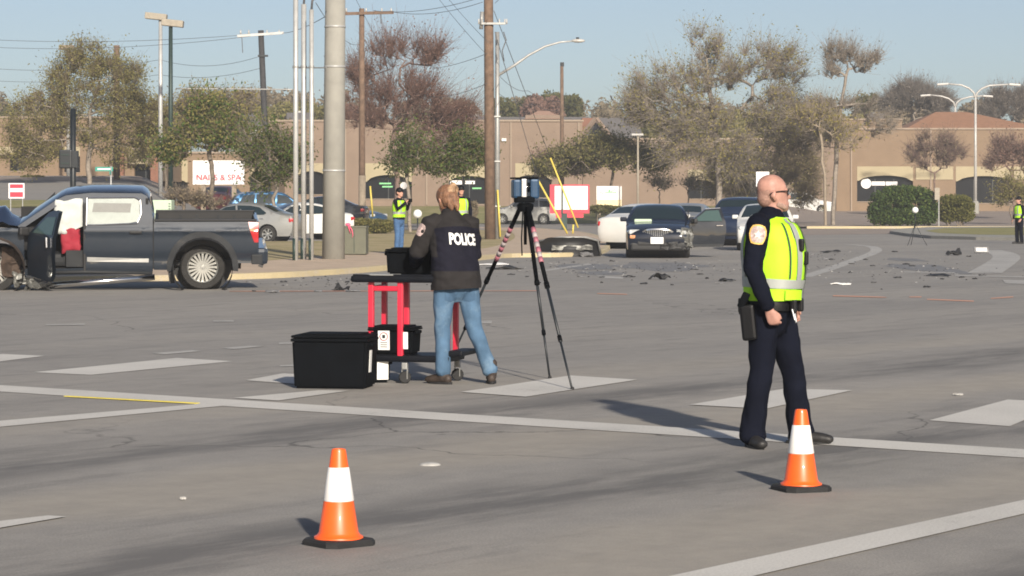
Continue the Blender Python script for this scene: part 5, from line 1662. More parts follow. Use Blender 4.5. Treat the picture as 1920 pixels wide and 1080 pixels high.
for x, y in ((-.36, -.22), (.02, -.25), (.36, -.22), (.38, .2), (-.36, .22)):
    cs = MB().rbox((x, y, .155), (.05, .05, .06), .008).build('caster', 'grey_steel', cart)
    MB().lathe([(0, -.018), (.048, -.018), (.055, -.01), (.055, .01), (.048, .018), (0, .018)], 16, (x, y, .056), (R(90), 0, R(25))).build('caster_wheel', 'rubber', cs, angle=40)
    MB().box((x - .024, y, .09), (.006, .03, .1)).build('caster_fork', 'grey_steel', cs); MB().box((x + .024, y, .09), (.006, .03, .1)).build('caster_fork', 'grey_steel', cs)
MB().rbox((.48, -.02, .27), (.14, .5, .05), .015).build('shelf_end', 'table_plastic', cart)

def bin_(label, loc, d, rotz, labels=(), lid=True, name='storage_bin'):
    t_ = thing(name, label, 'bin', loc, rotz, 'black storage bins')
    x, y, z = d[0] / 2, d[1] / 2, d[2]
    k = .945
    V = [(-x * k, -y * k, 0), (x * k, -y * k, 0), (x * k, y * k, 0), (-x * k, y * k, 0), (-x, -y, z * .9), (x, -y, z * .9), (x, y, z * .9), (-x, y, z * .9)]
    me = MB().add(V, [(3, 2, 1, 0), (4, 5, 6, 7), (0, 1, 5, 4), (1, 2, 6, 5), (2, 3, 7, 6), (3, 0, 4, 7)]).mesh()
    bm = bmesh.new(); bm.from_mesh(me)
    bmesh.ops.bevel(bm, geom=list(bm.edges), offset=.02, segments=2, affect='EDGES')
    bm.to_mesh(me); bm.free()
    link('tub', me, 'black_plastic', t_)
    MB().rbox((0, 0, z * .90), (d[0] + .02, d[1] + .02, z * .06), .012).build('rim', 'black_plastic', t_)
    if lid:
        l_ = MB().rbox((0, 0, z * .965), (d[0] + .012, d[1] + .012, z * .05), .014).build('lid', 'black_plastic', t_)
        MB().rbox((0, 0, z * 1.0), (d[0] * .8, d[1] * .8, .02), .008).build('lid_panel', 'black_plastic', l_)
    for (face, u, v_, w_, h_, m2) in labels:
        sl = .06 * (1 - v_) 
        if face == 'front': lo, sz = (u, -y * (k + (1 - k) * v_ / .9) - .004, v_ * z), (w_, .004, h_)
        else: lo, sz = (x * (k + (1 - k) * v_ / .9) + .004, u, v_ * z), (.004, w_, h_)
        tl_ = math.atan2((1 - k) * (y if face == 'front' else x), z * .9)
        rr = (tl_, 0, 0) if face == 'front' else (0, tl_, 0)
        lb = MB().box((0, 0, 0), sz).build('label', m2, t_, loc=lo, rot=rr)
        if m2 == 'paper' and face == 'front':
            MB().lathe([(.032, -.002), (.038, -.002), (.038, .002), (.032, .002)], 20, (0, -.004, h_ * .2), (R(90), 0, 0)).build('emblem_ring', 'seat_red', lb)
            MB().box((0, -.004, h_ * .2), (.026, .003, .03)).build('emblem', 'trim_grey', lb)
            for q in range(3): MB().box((0, -.004, -h_ * (.12 + .11 * q)), (w_ * .6, .003, .006)).build('print_line', 'trim_grey', lb)
    for sg in (-1, 1):
        MB().rbox((sg * (x + .012), 0, z * .8), (.03, .16, .03), .01).build('handle', 'black_plastic', t_)
    return t_
p = gp(628, 726)
bin_('large black lidded bin with a white end label on the road left of the cart', p, (.66, .46, .465), R(-9), (('end', -.05, .5, .085, .19, 'white_plastic'),))
p = gp(699, 716)
bin_('small black bin with a white label squeezed behind the large bin', p, (.28, .30, .22), R(10), (('front', .07, .5, .10, .16, 'white_plastic'),), name='storage_bin')
p = Vector((gx(741, 23.5), 23.5, .25))
bin_('black bin with a round red emblem label on the cart shelf', p, (.40, .34, .25), R(-12), (('front', -.06, .52, .105, .17, 'paper'), ('front', .13, .52, .06, .15, 'white_plastic')))
p = Vector((gx(772, 23.75), 23.75, .953))
bin_('black case standing on the cart top beside the woman', p, (.42, .30, .235), R(-8), (), name='equipment_case')
o = MB().rbox((0, 0, 0), (.30, .2, .012), .004, (0, 0, R(-20))).build('clipboard', 'grey_steel', loc=(gx(715, 23.4), 23.4, .962))
tag(o, 'grey clipboard lying on the left end of the cart top', 'clipboard')

mat('tape_pale', (.36, .31, .31), .6)
# survey tripod with laser scanner
apex = Vector((gx(985, 23.9), 23.9, 0))
trp = thing('survey_tripod', 'tall black survey tripod with pink and white taped legs', 'tripod', apex)
feet = [gp(1031, 710) - apex, gp(1073, 731) - apex, gp(838, 690) - apex]
ha = 1.56
for f in feet:
    top = Vector((f.x * .06, f.y * .06, ha))
    leg = MB().tube([top.lerp(f, .0), top.lerp(f, .45)], [.021, .019], 10).build('leg', 'black_plastic', trp, smooth=True)
    MB().tube([top.lerp(f, .42), top.lerp(f, .75)], .0135, 8).build('leg_stage', 'black_steel', leg, smooth=True)
    MB().tube([top.lerp(f, .72), f], [.0105, .0095], 8).build('leg_stage', 'black_steel', leg, smooth=True)
    for k in (.44, .73):
        c_ = top.lerp(f, k)
        MB().tube([top.lerp(f, k - .014), top.lerp(f, k + .014)], .024 if k < .5 else .019, 8).build('clamp', 'black_plastic', leg, smooth=True)
    MB().sphere(f + Vector((0, 0, .012)), .018, 8).build('foot', 'rubber', leg, smooth=True)
    for k in range(7 if f is not feet[0] else 0):
        a_ = .12 + k * .028
        MB().tube([top.lerp(f, a_), top.lerp(f, a_ + .0275)], .0225, 10).build('tape_band', 'tape_pink' if k % 2 == 0 else 'tape_pale', leg, smooth=True)
MB().lathe([(0, 1.52), (.06, 1.52), (.075, 1.55), (.075, 1.585), (.05, 1.60), (0, 1.60)], 16).build('head', 'black_plastic', trp, angle=40)
MB().tube([(0, 0, 1.54), (0, 0, 1.22)], [.016, .014], 8).build('centre_column', 'black_plastic', trp, smooth=True)
MB().tube([(-.02, 0, 1.56), (-.035, -.02, 1.28), (-.03, -.02, 1.12)], .006, 6).build('strap', 'black_plastic', trp)
sc_ = thing('laser_scanner', 'blue and silver laser scanner mounted on top of the taped tripod', 'scanner', apex + Vector((-.01, 0, 1.602)), R(12))
MB().rbox((0, 0, .03), (.17, .15, .06), .015).build('base', 'black_plastic', sc_)
MB().rbox((-.075, 0, .125), (.075, .14, .17), .02).build('side_housing', 'scanner_blue', sc_)
MB().rbox((.085, 0, .125), (.085, .15, .18), .02).build('side_housing', 'scanner_blue', sc_)
MB().rbox((-.015, -.03, .13), (.05, .09, .17), .01).build('silver_panel', 'silver', sc_)
MB().lathe([(0, -.05), (.042, -.05), (.045, 0), (.042, .05), (0, .05)], 16, (.022, 0, .14), (0, R(90), 0)).build('mirror_head', 'dark_glass', sc_, smooth=True)
MB().rbox((.0, 0, .222), (.24, .13, .016), .006).build('top_handle', 'black_plastic', sc_)

# white reference spheres on light tripods
def sphere_target(label, px, ps, Z, zs, d, with_legs=True):
    p = Vector((gx(px, Z), Z, zs))
    t_ = thing('sphere_target', label, 'sphere target', p, 0, 'white reference spheres')
    h = hz(ps, Z) - zs
    MB().sphere((0, 0, h), d, 20).build('ball', 'white_plastic', t_, smooth=True)
    MB().tube([(0, 0, h - d), (0, 0, h * .5)], .015, 8).build('stem', 'black_steel', t_, smooth=True)
    for k in range(3):
        a = R(90 + 120 * k + 12)
        MB().tube([(0, 0, h * .62), (math.cos(a) * .42, math.sin(a) * .42, 0)], .010, 6).build('leg', 'black_steel', t_, smooth=True)
    return t_
sphere_target('white ball on a thin black tripod in front of the large hedge', 1716, 394, 94, 0, .115)
sphere_target('white ball target left of the woman, its tripod hidden behind the cart', 783, 401, 60, 0, .10)

# yellow tape measure laid along the crossing line
a, b = gp(123, 744.5), gp(371, 758)
d = (b - a); n_ = Vector((-d.y, d.x, 0)).normalized() * .022
tp = MB().add([a - n_ + Vector((0, 0, .012)), b - n_ + Vector((0, 0, .012)), b + n_ + Vector((0, 0, .012)), a + n_ + Vector((0, 0, .012)), a - n_ + Vector((0, 0, .006)), b - n_ + Vector((0, 0, .006)), b + n_ + Vector((0, 0, .006)), a + n_ + Vector((0, 0, .006))], [(0, 1, 2, 3), (0, 4, 5, 1), (1, 5, 6, 2), (2, 6, 7, 3), (3, 7, 4, 0)])
mat('tape_yellow', (.66, .55, .10), .5)
tag(tp.build('tape_measure', 'tape_yellow'), 'yellow tape measure laid along the long white line at left', 'tape')

mat('crumb_grey', (.26, .26, .25), .6)
mat('dull_white', (.40, .39, .37), .7, var=.2, vscale=20)
# debris
def shard(seed, L, Wd, H_, flatk=1.0):
    rng = random.Random(seed)
    bm = bmesh.new()
    n = 3
    bmesh.ops.create_grid(bm, x_segments=7, y_segments=4, size=.5)
    for v_ in bm.verts:
        x, y = v_.co.x, v_.co.y
        q = noise.noise(Vector((x * 3 + seed, y * 3, seed)))
        q2 = noise.noise(Vector((x * 2 + seed * 1.7, y * 2, seed + 4)))
        edge = (1 - (2 * x) ** 4 * .5) * (1 - (2 * y) ** 4 * .4)
        e_ = .55 + .45 * noise.noise(Vector((x * 2.2 + seed * 5, .3, seed)))
        v_.co = Vector((x * L * (1 + .3 * q), y * Wd * (e_ + .3) + .25 * Wd * q2, H_ * max(0, .35 + .9 * q2 + .5 * q) * edge))
    mn = min(v_.co.z for v_ in bm.verts)
    for v_ in bm.verts: v_.co.z -= mn - .005
    g = bmesh.ops.extrude_face_region(bm, geom=list(bm.faces))
    for v_ in [e for e in g['geom'] if isinstance(e, bmesh.types.BMVert)]: v_.co.z += .012
    bmesh.ops.recalc_face_normals(bm, faces=bm.faces)
    me = bpy.data.meshes.new('shard'); bm.to_mesh(me); bm.free()
    return me
DG = 'crash debris on the road'
def debris(name, label, px, py, wpx, hpx, m_, seed, cat='debris', e=0.0):
    p = gp(px, py, e)
    s_ = FP / p.y
    o = link(name, shard(seed, wpx / s_, wpx / s_ * .7, hpx / s_), m_, loc=p, rot=(0, 0, random.uniform(-.6, .6)))
    return tag(o, label, cat, DG)
debris('debris_piece', 'white and black broken piece on the road right of the truck wheel', 510, 549, 24, 7, 'fragment_grey', 1)
debris('lamp_fragment', 'dark lump of broken lamp left of the cart top', 640, 545, 30, 14, 'fragment', 2)
debris('debris_piece', 'pale strip lying right beside the dark lump near the cart', 662, 547, 26, 4, 'fragment_grey', 3)
debris('debris_piece', 'flat dark torn trim piece right of the woman on the road', 945, 505, 62, 8, 'fragment', 4)
debris('debris_piece', 'largest dark crumpled lump on the road before the crashed sedan', 1236, 524, 36, 17, 'fragment', 5)
debris('debris_piece', 'dark curved trim strip to the right, before the open door', 1364, 528, 28, 7, 'fragment', 6)
debris('debris_piece', 'small dark piece midway below the crumpled bumper', 1180, 520, 20, 6, 'fragment', 7)
debris('debris_piece', 'flat dark piece with a white edge just right of the vest', 1558, 474, 34, 7, 'fragment', 8)
debris('debris_piece', 'tall upright black lump far right on the road', 1789, 479, 28, 17, 'fragment', 9)
debris('debris_piece', 'white scrap with dark end right of the vested officer', 1576, 534, 36, 5, 'white_plastic', 10)
debris('debris_piece', 'dark stain-like shard by the curved marking at far right', 1760, 518, 40, 4, 'fragment', 11)
o = MB().lathe([(.066, 0), (.064, .005), (.053, .011), (.03, .016), (0, .017)], 24).build('road_button', 'dull_white', smooth=True, loc=gp(806, 872))
tag(o, 'round white road button in the foreground right of the near cone', 'road button')
debris('paper_scrap', 'small white scrap on the road above the rightmost crossing bar', 1796, 742, 16, 2, 'dull_white', 13)
debris('paper_scrap', 'tiny pale scrap on the near lane at left', 343, 938, 10, 2, 'dull_white', 14)
debris('debris_piece', 'pale sheet lying by the kerb right of the woman', 925, 497, 52, 4, 'paper', 15)
rr = random.Random(5)
# crumbs of glass and plastic: far too many and too small to count
rg = np.random.default_rng(3)
for lab, m2, n_, seed in (('fine dark crumbs of plastic strewn over the far part of the junction', 'fragment', 420, 1), ('fine pale crumbs of glass strewn over the far part of the junction', 'crumb_grey', 170, 2)):
    C = []
    for k in range(n_):
        c0 = [(1180, 512, 150, 12), (1060, 498, 90, 10), (1720, 508, 110, 15), (640, 528, 130, 10), (1560, 490, 60, 14), (1280, 500, 90, 9)][rg.integers(0, 6)]
        q = gp(c0[0] + rg.normal() * c0[2] * .7, max(470, c0[1] + rg.normal() * c0[3] * .7))
        C.append((q.x, q.y, .014))
    V, Fs = [], []
    for i, c_ in enumerate(C):
        r_ = rg.uniform(.008, .024); a_ = rg.uniform(0, 6)
        b0 = len(V)
        for j in range(3): V.append((c_[0] + r_ * math.cos(a_ + j * 2.1) * 1.6, c_[1] + r_ * math.sin(a_ + j * 2.1), .003))
        V.append((c_[0], c_[1], r_ * rg.uniform(.5, 1.3)))
        Fs += [(b0, b0 + 1, b0 + 3), (b0 + 1, b0 + 2, b0 + 3), (b0 + 2, b0, b0 + 3)]
    tag(MB().add(V, Fs).build('debris_crumbs', m2), lab, 'debris', kind='stuff')
tiny = [(530, 529), (600, 547), (620, 530), (655, 531), (700, 515), (480, 546), (1085, 520), (1010, 531), (1045, 499), (1130, 531), (1130, 520), (1300, 507), (1310, 516), (1330, 524), (1205, 532), (1260, 535), (1345, 533), (1395, 512), (1275, 505), (1150, 506), (1100, 505), (1060, 510), (1075, 492), (1110, 488), (1145, 491), (1160, 500), (990, 520), (970, 508), (960, 515), (1545, 486), (1558, 488), (1680, 472), (1710, 500), (1720, 510), (1735, 540), (1800, 520), (1825, 523), (1840, 518), (1700, 496), (1640, 500), (1660, 512), (1770, 525), (1820, 482), (560, 517), (590, 513), (640, 512), (740, 512), (1500, 470), (1520, 478), (1600, 495), (1620, 488), (1680, 522), (1640, 530), (1590, 512), (1750, 500), (1780, 505)]
for i, (px, py) in enumerate(tiny):
    m2 = 'fragment' if rr.random() < .75 else 'fragment_grey'
    zone = 'by the yellow kerb between truck and cart' if px < 800 else 'around the torn off bumper cover' if px < 1120 else 'in front of the crashed dark sedan' if px < 1450 else 'between the vested officer and the hedge tripod' if px < 1690 else 'near the curved marking at far right'
    debris('plastic_fragment', ('small black plastic fragment ' if m2 == 'fragment' else 'small pale grey fragment ') + zone, px + rr.uniform(-4, 4), py + rr.uniform(-1, 1), rr.uniform(5, 14), rr.uniform(1.2, 3.2), m2, 100 + i)
# oily spill patches with a shape of their own
def spill(px, py, w_, h_, seed, m_='spill'):
    c = gp(px, py); a = gp(px - w_ / 2, py); b_ = gp(px, py - h_ / 2)
    rx, ry = (c - a).length, (b_ - c).length
    P = []
    for k in range(40):
        t_ = 2 * math.pi * k / 40
        r_ = 1 + .5 * noise.noise(Vector((math.cos(t_) * 1.8 + seed, math.sin(t_) * 1.8, seed)))
        P.append((c.x + rx * r_ * math.cos(t_), c.y + ry * r_ * math.sin(t_)))
    return flat('oil_stain', P, m_, .0028 + .0002 * (seed % 5), kind='structure')
mat('spill', (.18, .172, .165), .6, var=.25, vscale=3)
for i, q in enumerate(((1735, 503, 110, 16), (1100, 500, 120, 10), (1240, 500, 170, 14), (1700, 487, 60, 6), (1130, 512, 90, 7))): spill(*q, i + 3)

# torn-off bumper cover standing on the corner
p = gp(1068, 481)
bt = thing('bumper_cover', 'torn off black bumper cover lying on its edge by the kerb, behind the tripod', 'bumper', p, R(4))
s = FP / p.y
V, Fs = [], []
nx_, nv = 24, 6
for i in range(nx_ + 1):
    u = -1 + 2 * i / nx_
    for k in range(nv + 1):
        v_ = k / nv
        hgt = 36 / s * (1 - .25 * abs(u) ** 6) * (1 - .12 * (u < -.8))
        x = u * 60 / s
        y = .55 * u * u * 1.1 + .12 * math.sin(v_ * 3) - (.10 if .25 < v_ < .6 and abs(u) < .75 else 0)
        V.append((x + .02 * noise.noise(Vector((u * 5, v_ * 5, 3))), y - .3, v_ * hgt + .02 * noise.noise(Vector((u * 6, v_ * 4, 8)))))
for i in range(nx_):
    for k in range(nv): Fs.append((i * (nv + 1) + k, (i + 1) * (nv + 1) + k, (i + 1) * (nv + 1) + k + 1, i * (nv + 1) + k + 1))
MB().add(V, Fs).build('cover', 'trim_black', bt, smooth=True)
link('inner_beam', crumple((.05, -.22, 17 / s), (76 / s, .08, 9 / s), 41, .04), 'torn_metal', bt)
MB().tube([(-58 / s, .3, 28 / s), (-20 / s, -.16, 36 / s), (30 / s, -.12, 36 / s), (54 / s, .14, 30 / s), (61 / s, .35, 2 / s)], .035, 8).build('bumper_lip', 'grey_steel', bt, smooth=True)
for k in (-1, 1): link('shredded_foam', crumple((k * 30 / s, -.38, 4 / s), (24 / s, .2, 5 / s), 45 + k, .06, 6), 'fragment_grey', bt)
# loose radiator frame / licence plate piece far right
p = gp(1840, 475)
o = MB().rbox((0, 0, .11), (.46, .05, .2), .02, (R(-25), 0, R(8))).build('plate_frame', 'fragment_grey', loc=p)
tag(o, 'grey number plate frame lying at the tip of the curved marking', 'plate', DG)
pz = MB().box((0, 0, 0), (.34, .006, .12), (R(-25), 0, R(8))).build('plate', 'paper', o, loc=(0, -.032, .115))
# ================================================================ PEOPLE
mat('skin', (.50, .27, .20), .55, var=.10, vscale=14, bump=.08, bscale=90, spec=.35)
mat('skin_ruddy', (.40, .215, .17), .5, var=.2, vscale=16, bump=.08, bscale=90, spec=.35)
mat('stubble', (.30, .19, .155), .85, var=.2, vscale=60)
mat('navy_cloth', (.0055, .0068, .0135), .9, var=.25, vscale=5, bump=.2, bscale=160, spec=.08)
mat('jacket_dark', (.0105, .0105, .018), .85, var=.2, vscale=5, bump=.2, bscale=120, spec=.12)
mat('jacket_grey', (.024, .022, .0225), .85, var=.16, vscale=5, bump=.2, bscale=120, spec=.12)
mat('denim', (.075, .135, .215), .9, var=.3, vscale=5, bump=.3, bscale=180, spec=.1, dirt=((.14, .215, .30), 3.2, .52))
mat('denim_dark', (.05, .115, .24), .85, var=.2, vscale=5, bump=.2, bscale=150)
mat('denim_seam', (.06, .11, .18), .9, var=.2, vscale=8, spec=.1)
mat('hivis', (.40, .78, .014), .7, var=.08, vscale=4, bump=.15, bscale=120)
mat('hivis_dark', (.10, .42, .03), .7, var=.1)
mat('reflective', (.34, .36, .34), .5, .2, var=.08)
mat('vest_edge', (.03, .06, .03), .8)
mat('leather', (.005, .005, .006), .5, var=.2, bump=.1, spec=.2)
mat('boot_black', (.018, .017, .017), .55, var=.3, vscale=10, bump=.15)
mat('boot_brown', (.040, .028, .022), .65, var=.3, vscale=10, bump=.2)
mat('hair_brown', (.19, .095, .052), .55, var=.45, vscale=30, bump=.9, bscale=90)
mat('hair_sunlit', (.36, .225, .13), .5, var=.4, vscale=30, bump=.9, bscale=90)  # paler copy of the hair colour, for its sunlit part
mat('hair_dark', (.018, .014, .012), .6, var=.3, vscale=30, bump=.6, bscale=90)
mat('letter_white', (.72, .72, .70), .6, var=.04)
mat('patch_gold', (.62, .40, .10), .6, var=.15, vscale=50)
mat('patch_mid', (.42, .32, .30), .7, var=.5, vscale=60)
mat('patch_white', (.72, .66, .58), .7, var=.3, vscale=70)

def V3(*a): return Vector(a)
class Body:
    """lofted volumes that are fused into one continuous surface"""
    def __init__(s): s.mb = MB()
    def chain(s, pts, rs, n=12, side=None):
        """pts: points; rs: radius or (a, b) pairs, a along `side`"""
        pts = [Vector(p) for p in pts]
        rs = [(r_, r_) if not isinstance(r_, (tuple, list)) else r_ for r_ in rs]
        # rounded ends
        def ends(p, q, r_):
            d = (p - q).normalized()
            m = max(r_) * .6
            return [(p + d * m, (r_[0] * .45, r_[1] * .45)), (p + d * m * .6, (r_[0] * .8, r_[1] * .8))]
        A = ends(pts[0], pts[1], rs[0]); Z_ = ends(pts[-1], pts[-2], rs[-1])
        PP = [a[0] for a in A] + pts + [a[0] for a in reversed(Z_)]
        RR = [a[1] for a in A] + list(rs) + [a[1] for a in reversed(Z_)]
        rings = []
        ref = Vector(side) if side else None
        for i, p in enumerate(PP):
            d = (PP[min(i + 1, len(PP) - 1)] - PP[max(i - 1, 0)]).normalized()
            if ref is None: ref = Vector((1, 0, 0)) if abs(d.x) < .9 else Vector((0, 1, 0))
            a = (ref - d * ref.dot(d)).normalized()
            b = d.cross(a)
            rings.append([p + a * RR[i][0] * math.cos(2 * math.pi * k / n) + b * RR[i][1] * math.sin(2 * math.pi * k / n) for k in range(n)])
        Vv = [q for r_ in rings for q in r_]
        Fs = []
        for i in range(len(rings) - 1):
            for k in range(n):
                k2 = (k + 1) % n
                Fs.append((i * n + k, i * n + k2, (i + 1) * n + k2, (i + 1) * n + k))
        Fs.append(tuple(range(n - 1, -1, -1))); Fs.append(tuple((len(rings) - 1) * n + k for k in range(n)))
        s.mb.add(Vv, Fs)
        return s
    def ball(s, c, r_, sc=(1, 1, 1), n=14):
        s.mb.sphere(c, r_, n, 0, sc); return s
    def fuse(s, voxel=.010, smooth=6, wr=None):
        me = s.mb.mesh('body')
        o = bpy.data.objects.new('tmp', me)
        COL.objects.link(o)
        m = o.modifiers.new('r', 'REMESH'); m.mode = 'VOXEL'; m.voxel_size = voxel
        m2 = o.modifiers.new('s', 'SMOOTH'); m2.factor = .5; m2.iterations = smooth
        out = bpy.data.meshes.new_from_object(o.evaluated_get(bpy.context.evaluated_depsgraph_get()))
        bpy.data.objects.remove(o)
        bpy.data.meshes.remove(me)
        if wr:
            n = len(out.vertices)
            co = np.zeros(n * 3, np.float32); no = np.zeros(n * 3, np.float32)
            out.vertices.foreach_get('co', co); out.vertex_normals.foreach_get('vector', no)
            co = co.reshape(-1, 3); no = no.reshape(-1, 3)
            d = np.array([wr(Vector(c.tolist())) for c in co], np.float32)
            co += no * d[:, None]
            out.vertices.foreach_set('co', co.ravel())
            out.update()
        return out
def folds(amp=.006, sc=(9, 9, 16), seed=0.0):
    def f(p):
        q = Vector((p.x * sc[0] + seed, p.y * sc[1], p.z * sc[2] + .6 * p.x * sc[0]))
        a = noise.noise(q)
        return amp * ((1 - 2 * abs(a)) * .8 + .5 * noise.noise(q * 2.3))
    return f
def add_hand(b, wrist, d, nrm, thumb, curl=.6, k=1.0):
    """wrist point, direction of the fingers, palm normal, thumb side"""
    d, nrm, thumb = Vector(d).normalized(), Vector(nrm).normalized(), Vector(thumb).normalized()
    pm = wrist + d * .085 * k
    b.chain([wrist - d * .01, wrist + d * .03 * k, pm], [(.026, .022), (.040 * k, .019), (.042 * k, .016)], 10, tuple(thumb))
    for i, (u, L) in enumerate(((.031, .072), (.010, .082), (-.011, .076), (-.031, .06))):
        p0 = pm + thumb * u * k - d * .008
        pts = [p0]; a = curl * .5
        for seg in (.45, .32, .26):
            dd = d * math.cos(a) + nrm * math.sin(a)
            pts.append(pts[-1] + dd * L * seg * k); a += curl
        b.chain(pts, [.0098, .0094, .0088, .0075], 8)
    t0 = wrist + d * .028 * k + thumb * .030 * k
    dd = (d * .75 + thumb * .55 + nrm * .35).normalized()
    b.chain([t0, t0 + dd * .035 * k, t0 + dd * .035 * k + (d * .95 + nrm * .4).normalized() * .032 * k], [.0125, .0108, .009], 8)
def add_head(b, o, yaw=0.0, pitch=0.0, k=1.0):
    """o: base of skull / chin level, yaw turns left (+)"""
    m = Matrix.Rotation(yaw, 3, 'Z') @ Matrix.Rotation(-pitch, 3, 'X')
    rows = [(-.004, .026, .088, .040), (.012, .044, .100, .012), (.035, .056, .102, -.025), (.06, .063, .099, -.055), (.09, .068, .096, -.082), (.12, .073, .094, -.095), (.15, .075, .092, -.101), (.18, .073, .083, -.099), (.205, .064, .066, -.086), (.224, .048, .043, -.064), (.236, .024, .014, -.032)]
    n = 18
    Vv, Fs = [], []
    for z, rx, yf, yb in rows:
        cy, ry = (yf + yb) / 2, (yf - yb) / 2
        for i in range(n):
            a = 2 * math.pi * i / n
            Vv.append(o + m @ (Vector((rx * math.cos(a), cy + ry * math.sin(a), z)) * k))
    for j in range(len(rows) - 1):
        for i in range(n):
            i2 = (i + 1) % n
            Fs.append((j * n + i, j * n + i2, (j + 1) * n + i2, (j + 1) * n + i))
    Fs.append(tuple(range(n - 1, -1, -1))); Fs.append(tuple((len(rows) - 1) * n + i for i in range(n)))
    b.mb.add(Vv, Fs)
    P = lambda x, y, z: o + m @ (Vector((x, y, z)) * k)
    b.chain([P(0, .088, .125), P(0, .104, .098), P(0, .112, .082)], [.009, .012, .013], 8)       # nose
    b.chain([P(-.022, .096, .048), P(.022, .096, .048)], [.008, .008], 6)                          # lips
    b.chain([P(-.035, .086, .133), P(.035, .086, .133)], [.010, .010], 6)                          # brow
    for sg in (-1, 1):
        b.chain([P(sg * .078, -.014, .124), P(sg * .086, -.020, .100), P(sg * .076, -.006, .070)], [(.010, .020), (.011, .021), (.008, .011)], 8)
    return m, P
def torso(b, rows, side=(1, 0, 0), n=20):
    """rows: (x, y, z, rx, ry)"""
    b.chain([r_[:3] for r_ in rows], [(r_[3], r_[4]) for r_ in rows], n, side)
def patch(rows, u0, u1, v0, v1, off, nu=24, nv=16, ex=2.3, thick=0.0):
    """piece of a torso surface: u in turns (0 = right side, .25 = front), v in 0..1 along rows"""
    C = [Vector(r_[:3]) for r_ in rows]; RX = [r_[3] for r_ in rows]; RY = [r_[4] for r_ in rows]
    def lerp(L, t_):
        f = t_ * (len(L) - 1); i = min(int(f), len(L) - 2); w_ = f - i
        a, b_, c, d = L[max(i - 1, 0)], L[i], L[i + 1], L[min(i + 2, len(L) - 1)]
        return .5 * ((b_ * 2) + (c - a) * w_ + (a * 2 - b_ * 5 + c * 4 - d) * (w_ * w_) + (b_ * 3 - a - c * 3 + d) * (w_ ** 3))
    V, Fs = [], []
    for j in range(nv + 1):
        t_ = v0 + (v1 - v0) * j / nv
        c, rx, ry = lerp(C, t_), lerp(RX, t_), lerp(RY, t_)
        d = (lerp(C, min(1, t_ + .03)) - lerp(C, max(0, t_ - .03))).normalized()
        a = (Vector((1, 0, 0)) - d * d.x).normalized(); f = d.cross(a)
        for i in range(nu + 1):
            th = 2 * math.pi * (u0 + (u1 - u0) * i / nu)
            cs, sn = math.cos(th), math.sin(th)
            cs = math.copysign(abs(cs) ** (2 / ex), cs); sn = math.copysign(abs(sn) ** (2 / ex), sn)
            V.append(c + a * (rx + off) * cs + f * (ry + off) * sn)
    for j in range(nv):
        for i in range(nu):
            k = j * (nu + 1) + i
            Fs.append((k, k + 1, k + nu + 2, k + nu + 1))
    return V, Fs
def person(label, loc, heading, group=None):
    """heading: world direction that the body faces; local +y is forward, +x the person's right"""
    return thing('person', label, 'person', loc, math.atan2(heading[1], heading[0]) - math.pi / 2, group)
def boot(parent, ankle, toe, m_, L=.29):
    a = Vector(ankle); d = Vector((toe[0], toe[1], 0)).normalized()
    z0 = a.z - .085
    b = Body()
    h = Vector((a.x, a.y, 0)) - d * .06
    b.chain([h + V3(0, 0, z0 + .045), h + d * .10 + V3(0, 0, z0 + .048), h + d * (L - .10) + V3(0, 0, z0 + .042), h + d * (L - .045) + V3(0, 0, z0 + .036)], [(.038, .044), (.042, .046), (.048, .038), (.040, .030)], 12, tuple(Vector((-d.y, d.x, 0))))
    b.chain([a + V3(0, 0, .10), a + V3(0, 0, 0), a - V3(0, 0, .04)], [.052, .050, .046], 12)
    me = b.fuse(.009, 4)
    for v_ in me.vertices:
        if v_.co.z < z0 + .004: v_.co.z = z0
    o = link('boot', me, m_, parent, True)
    s_ = MB()
    side = Vector((-d.y, d.x, 0))
    outl = []
    for k in range(20):
        t_ = 2 * math.pi * k / 20
        along = (L / 2 - .005) * math.cos(t_); ac = (.045 if math.cos(t_) > -.2 else .038) * math.sin(t_)
        outl.append(h + d * (L / 2 - .045 + along) + side * ac)
    s_.prism([(q.x, q.y) for q in outl], z0 - .004, z0 + .020, 'z')
    s_.build('sole', 'rubber', o)
    return o

# ---------------------------------------------------------------- officer in the hi-vis vest
OP = gp(1447, 835)
th = R(14)
fwd = (math.cos(th), -math.sin(th))
off_ = person('bald officer in a yellow hi-vis vest and navy uniform looking away to the right', OP, fwd)
off_.scale = (.985, .985, .978)
J = dict(hipR=V3(.10, -.03, .95), hipL=V3(-.10, .02, .95), kneeR=V3(.135, -.05, .52), kneeL=V3(-.135, .12, .52), ankR=V3(.17, -.11, .085), ankL=V3(-.17, .17, .085),
         shR=V3(.215, -.055, 1.505), elR=V3(.285, -.085, 1.20), wrR=V3(.265, .02, .935), shL=V3(-.215, -.03, 1.505), elL=V3(-.28, -.03, 1.20), wrL=V3(-.26, .09, .95))
TR = [(0, -.01, .86, .14, .115), (0, -.01, .95, .165, .135), (0, .0, 1.05, .160, .135), (0, .01, 1.18, .165, .150), (0, .0, 1.32, .180, .155), (0, -.01, 1.43, .176, .135), (0, -.015, 1.51, .140, .095), (0, -.01, 1.56, .072, .064)]
b = Body()
torso(b, TR)
for s_ in 'RL':
    b.chain([J['sh' + s_], J['sh' + s_].lerp(J['el' + s_], .5), J['el' + s_], J['el' + s_].lerp(J['wr' + s_], .4), J['wr' + s_]], [.056, .050, .042, .042, .028], 12)
    b.chain([J['hip' + s_], J['hip' + s_].lerp(J['knee' + s_], .5), J['knee' + s_], J['knee' + s_].lerp(J['ank' + s_], .35), J['ank' + s_]], [.088, .075, .055, .056, .038], 12)
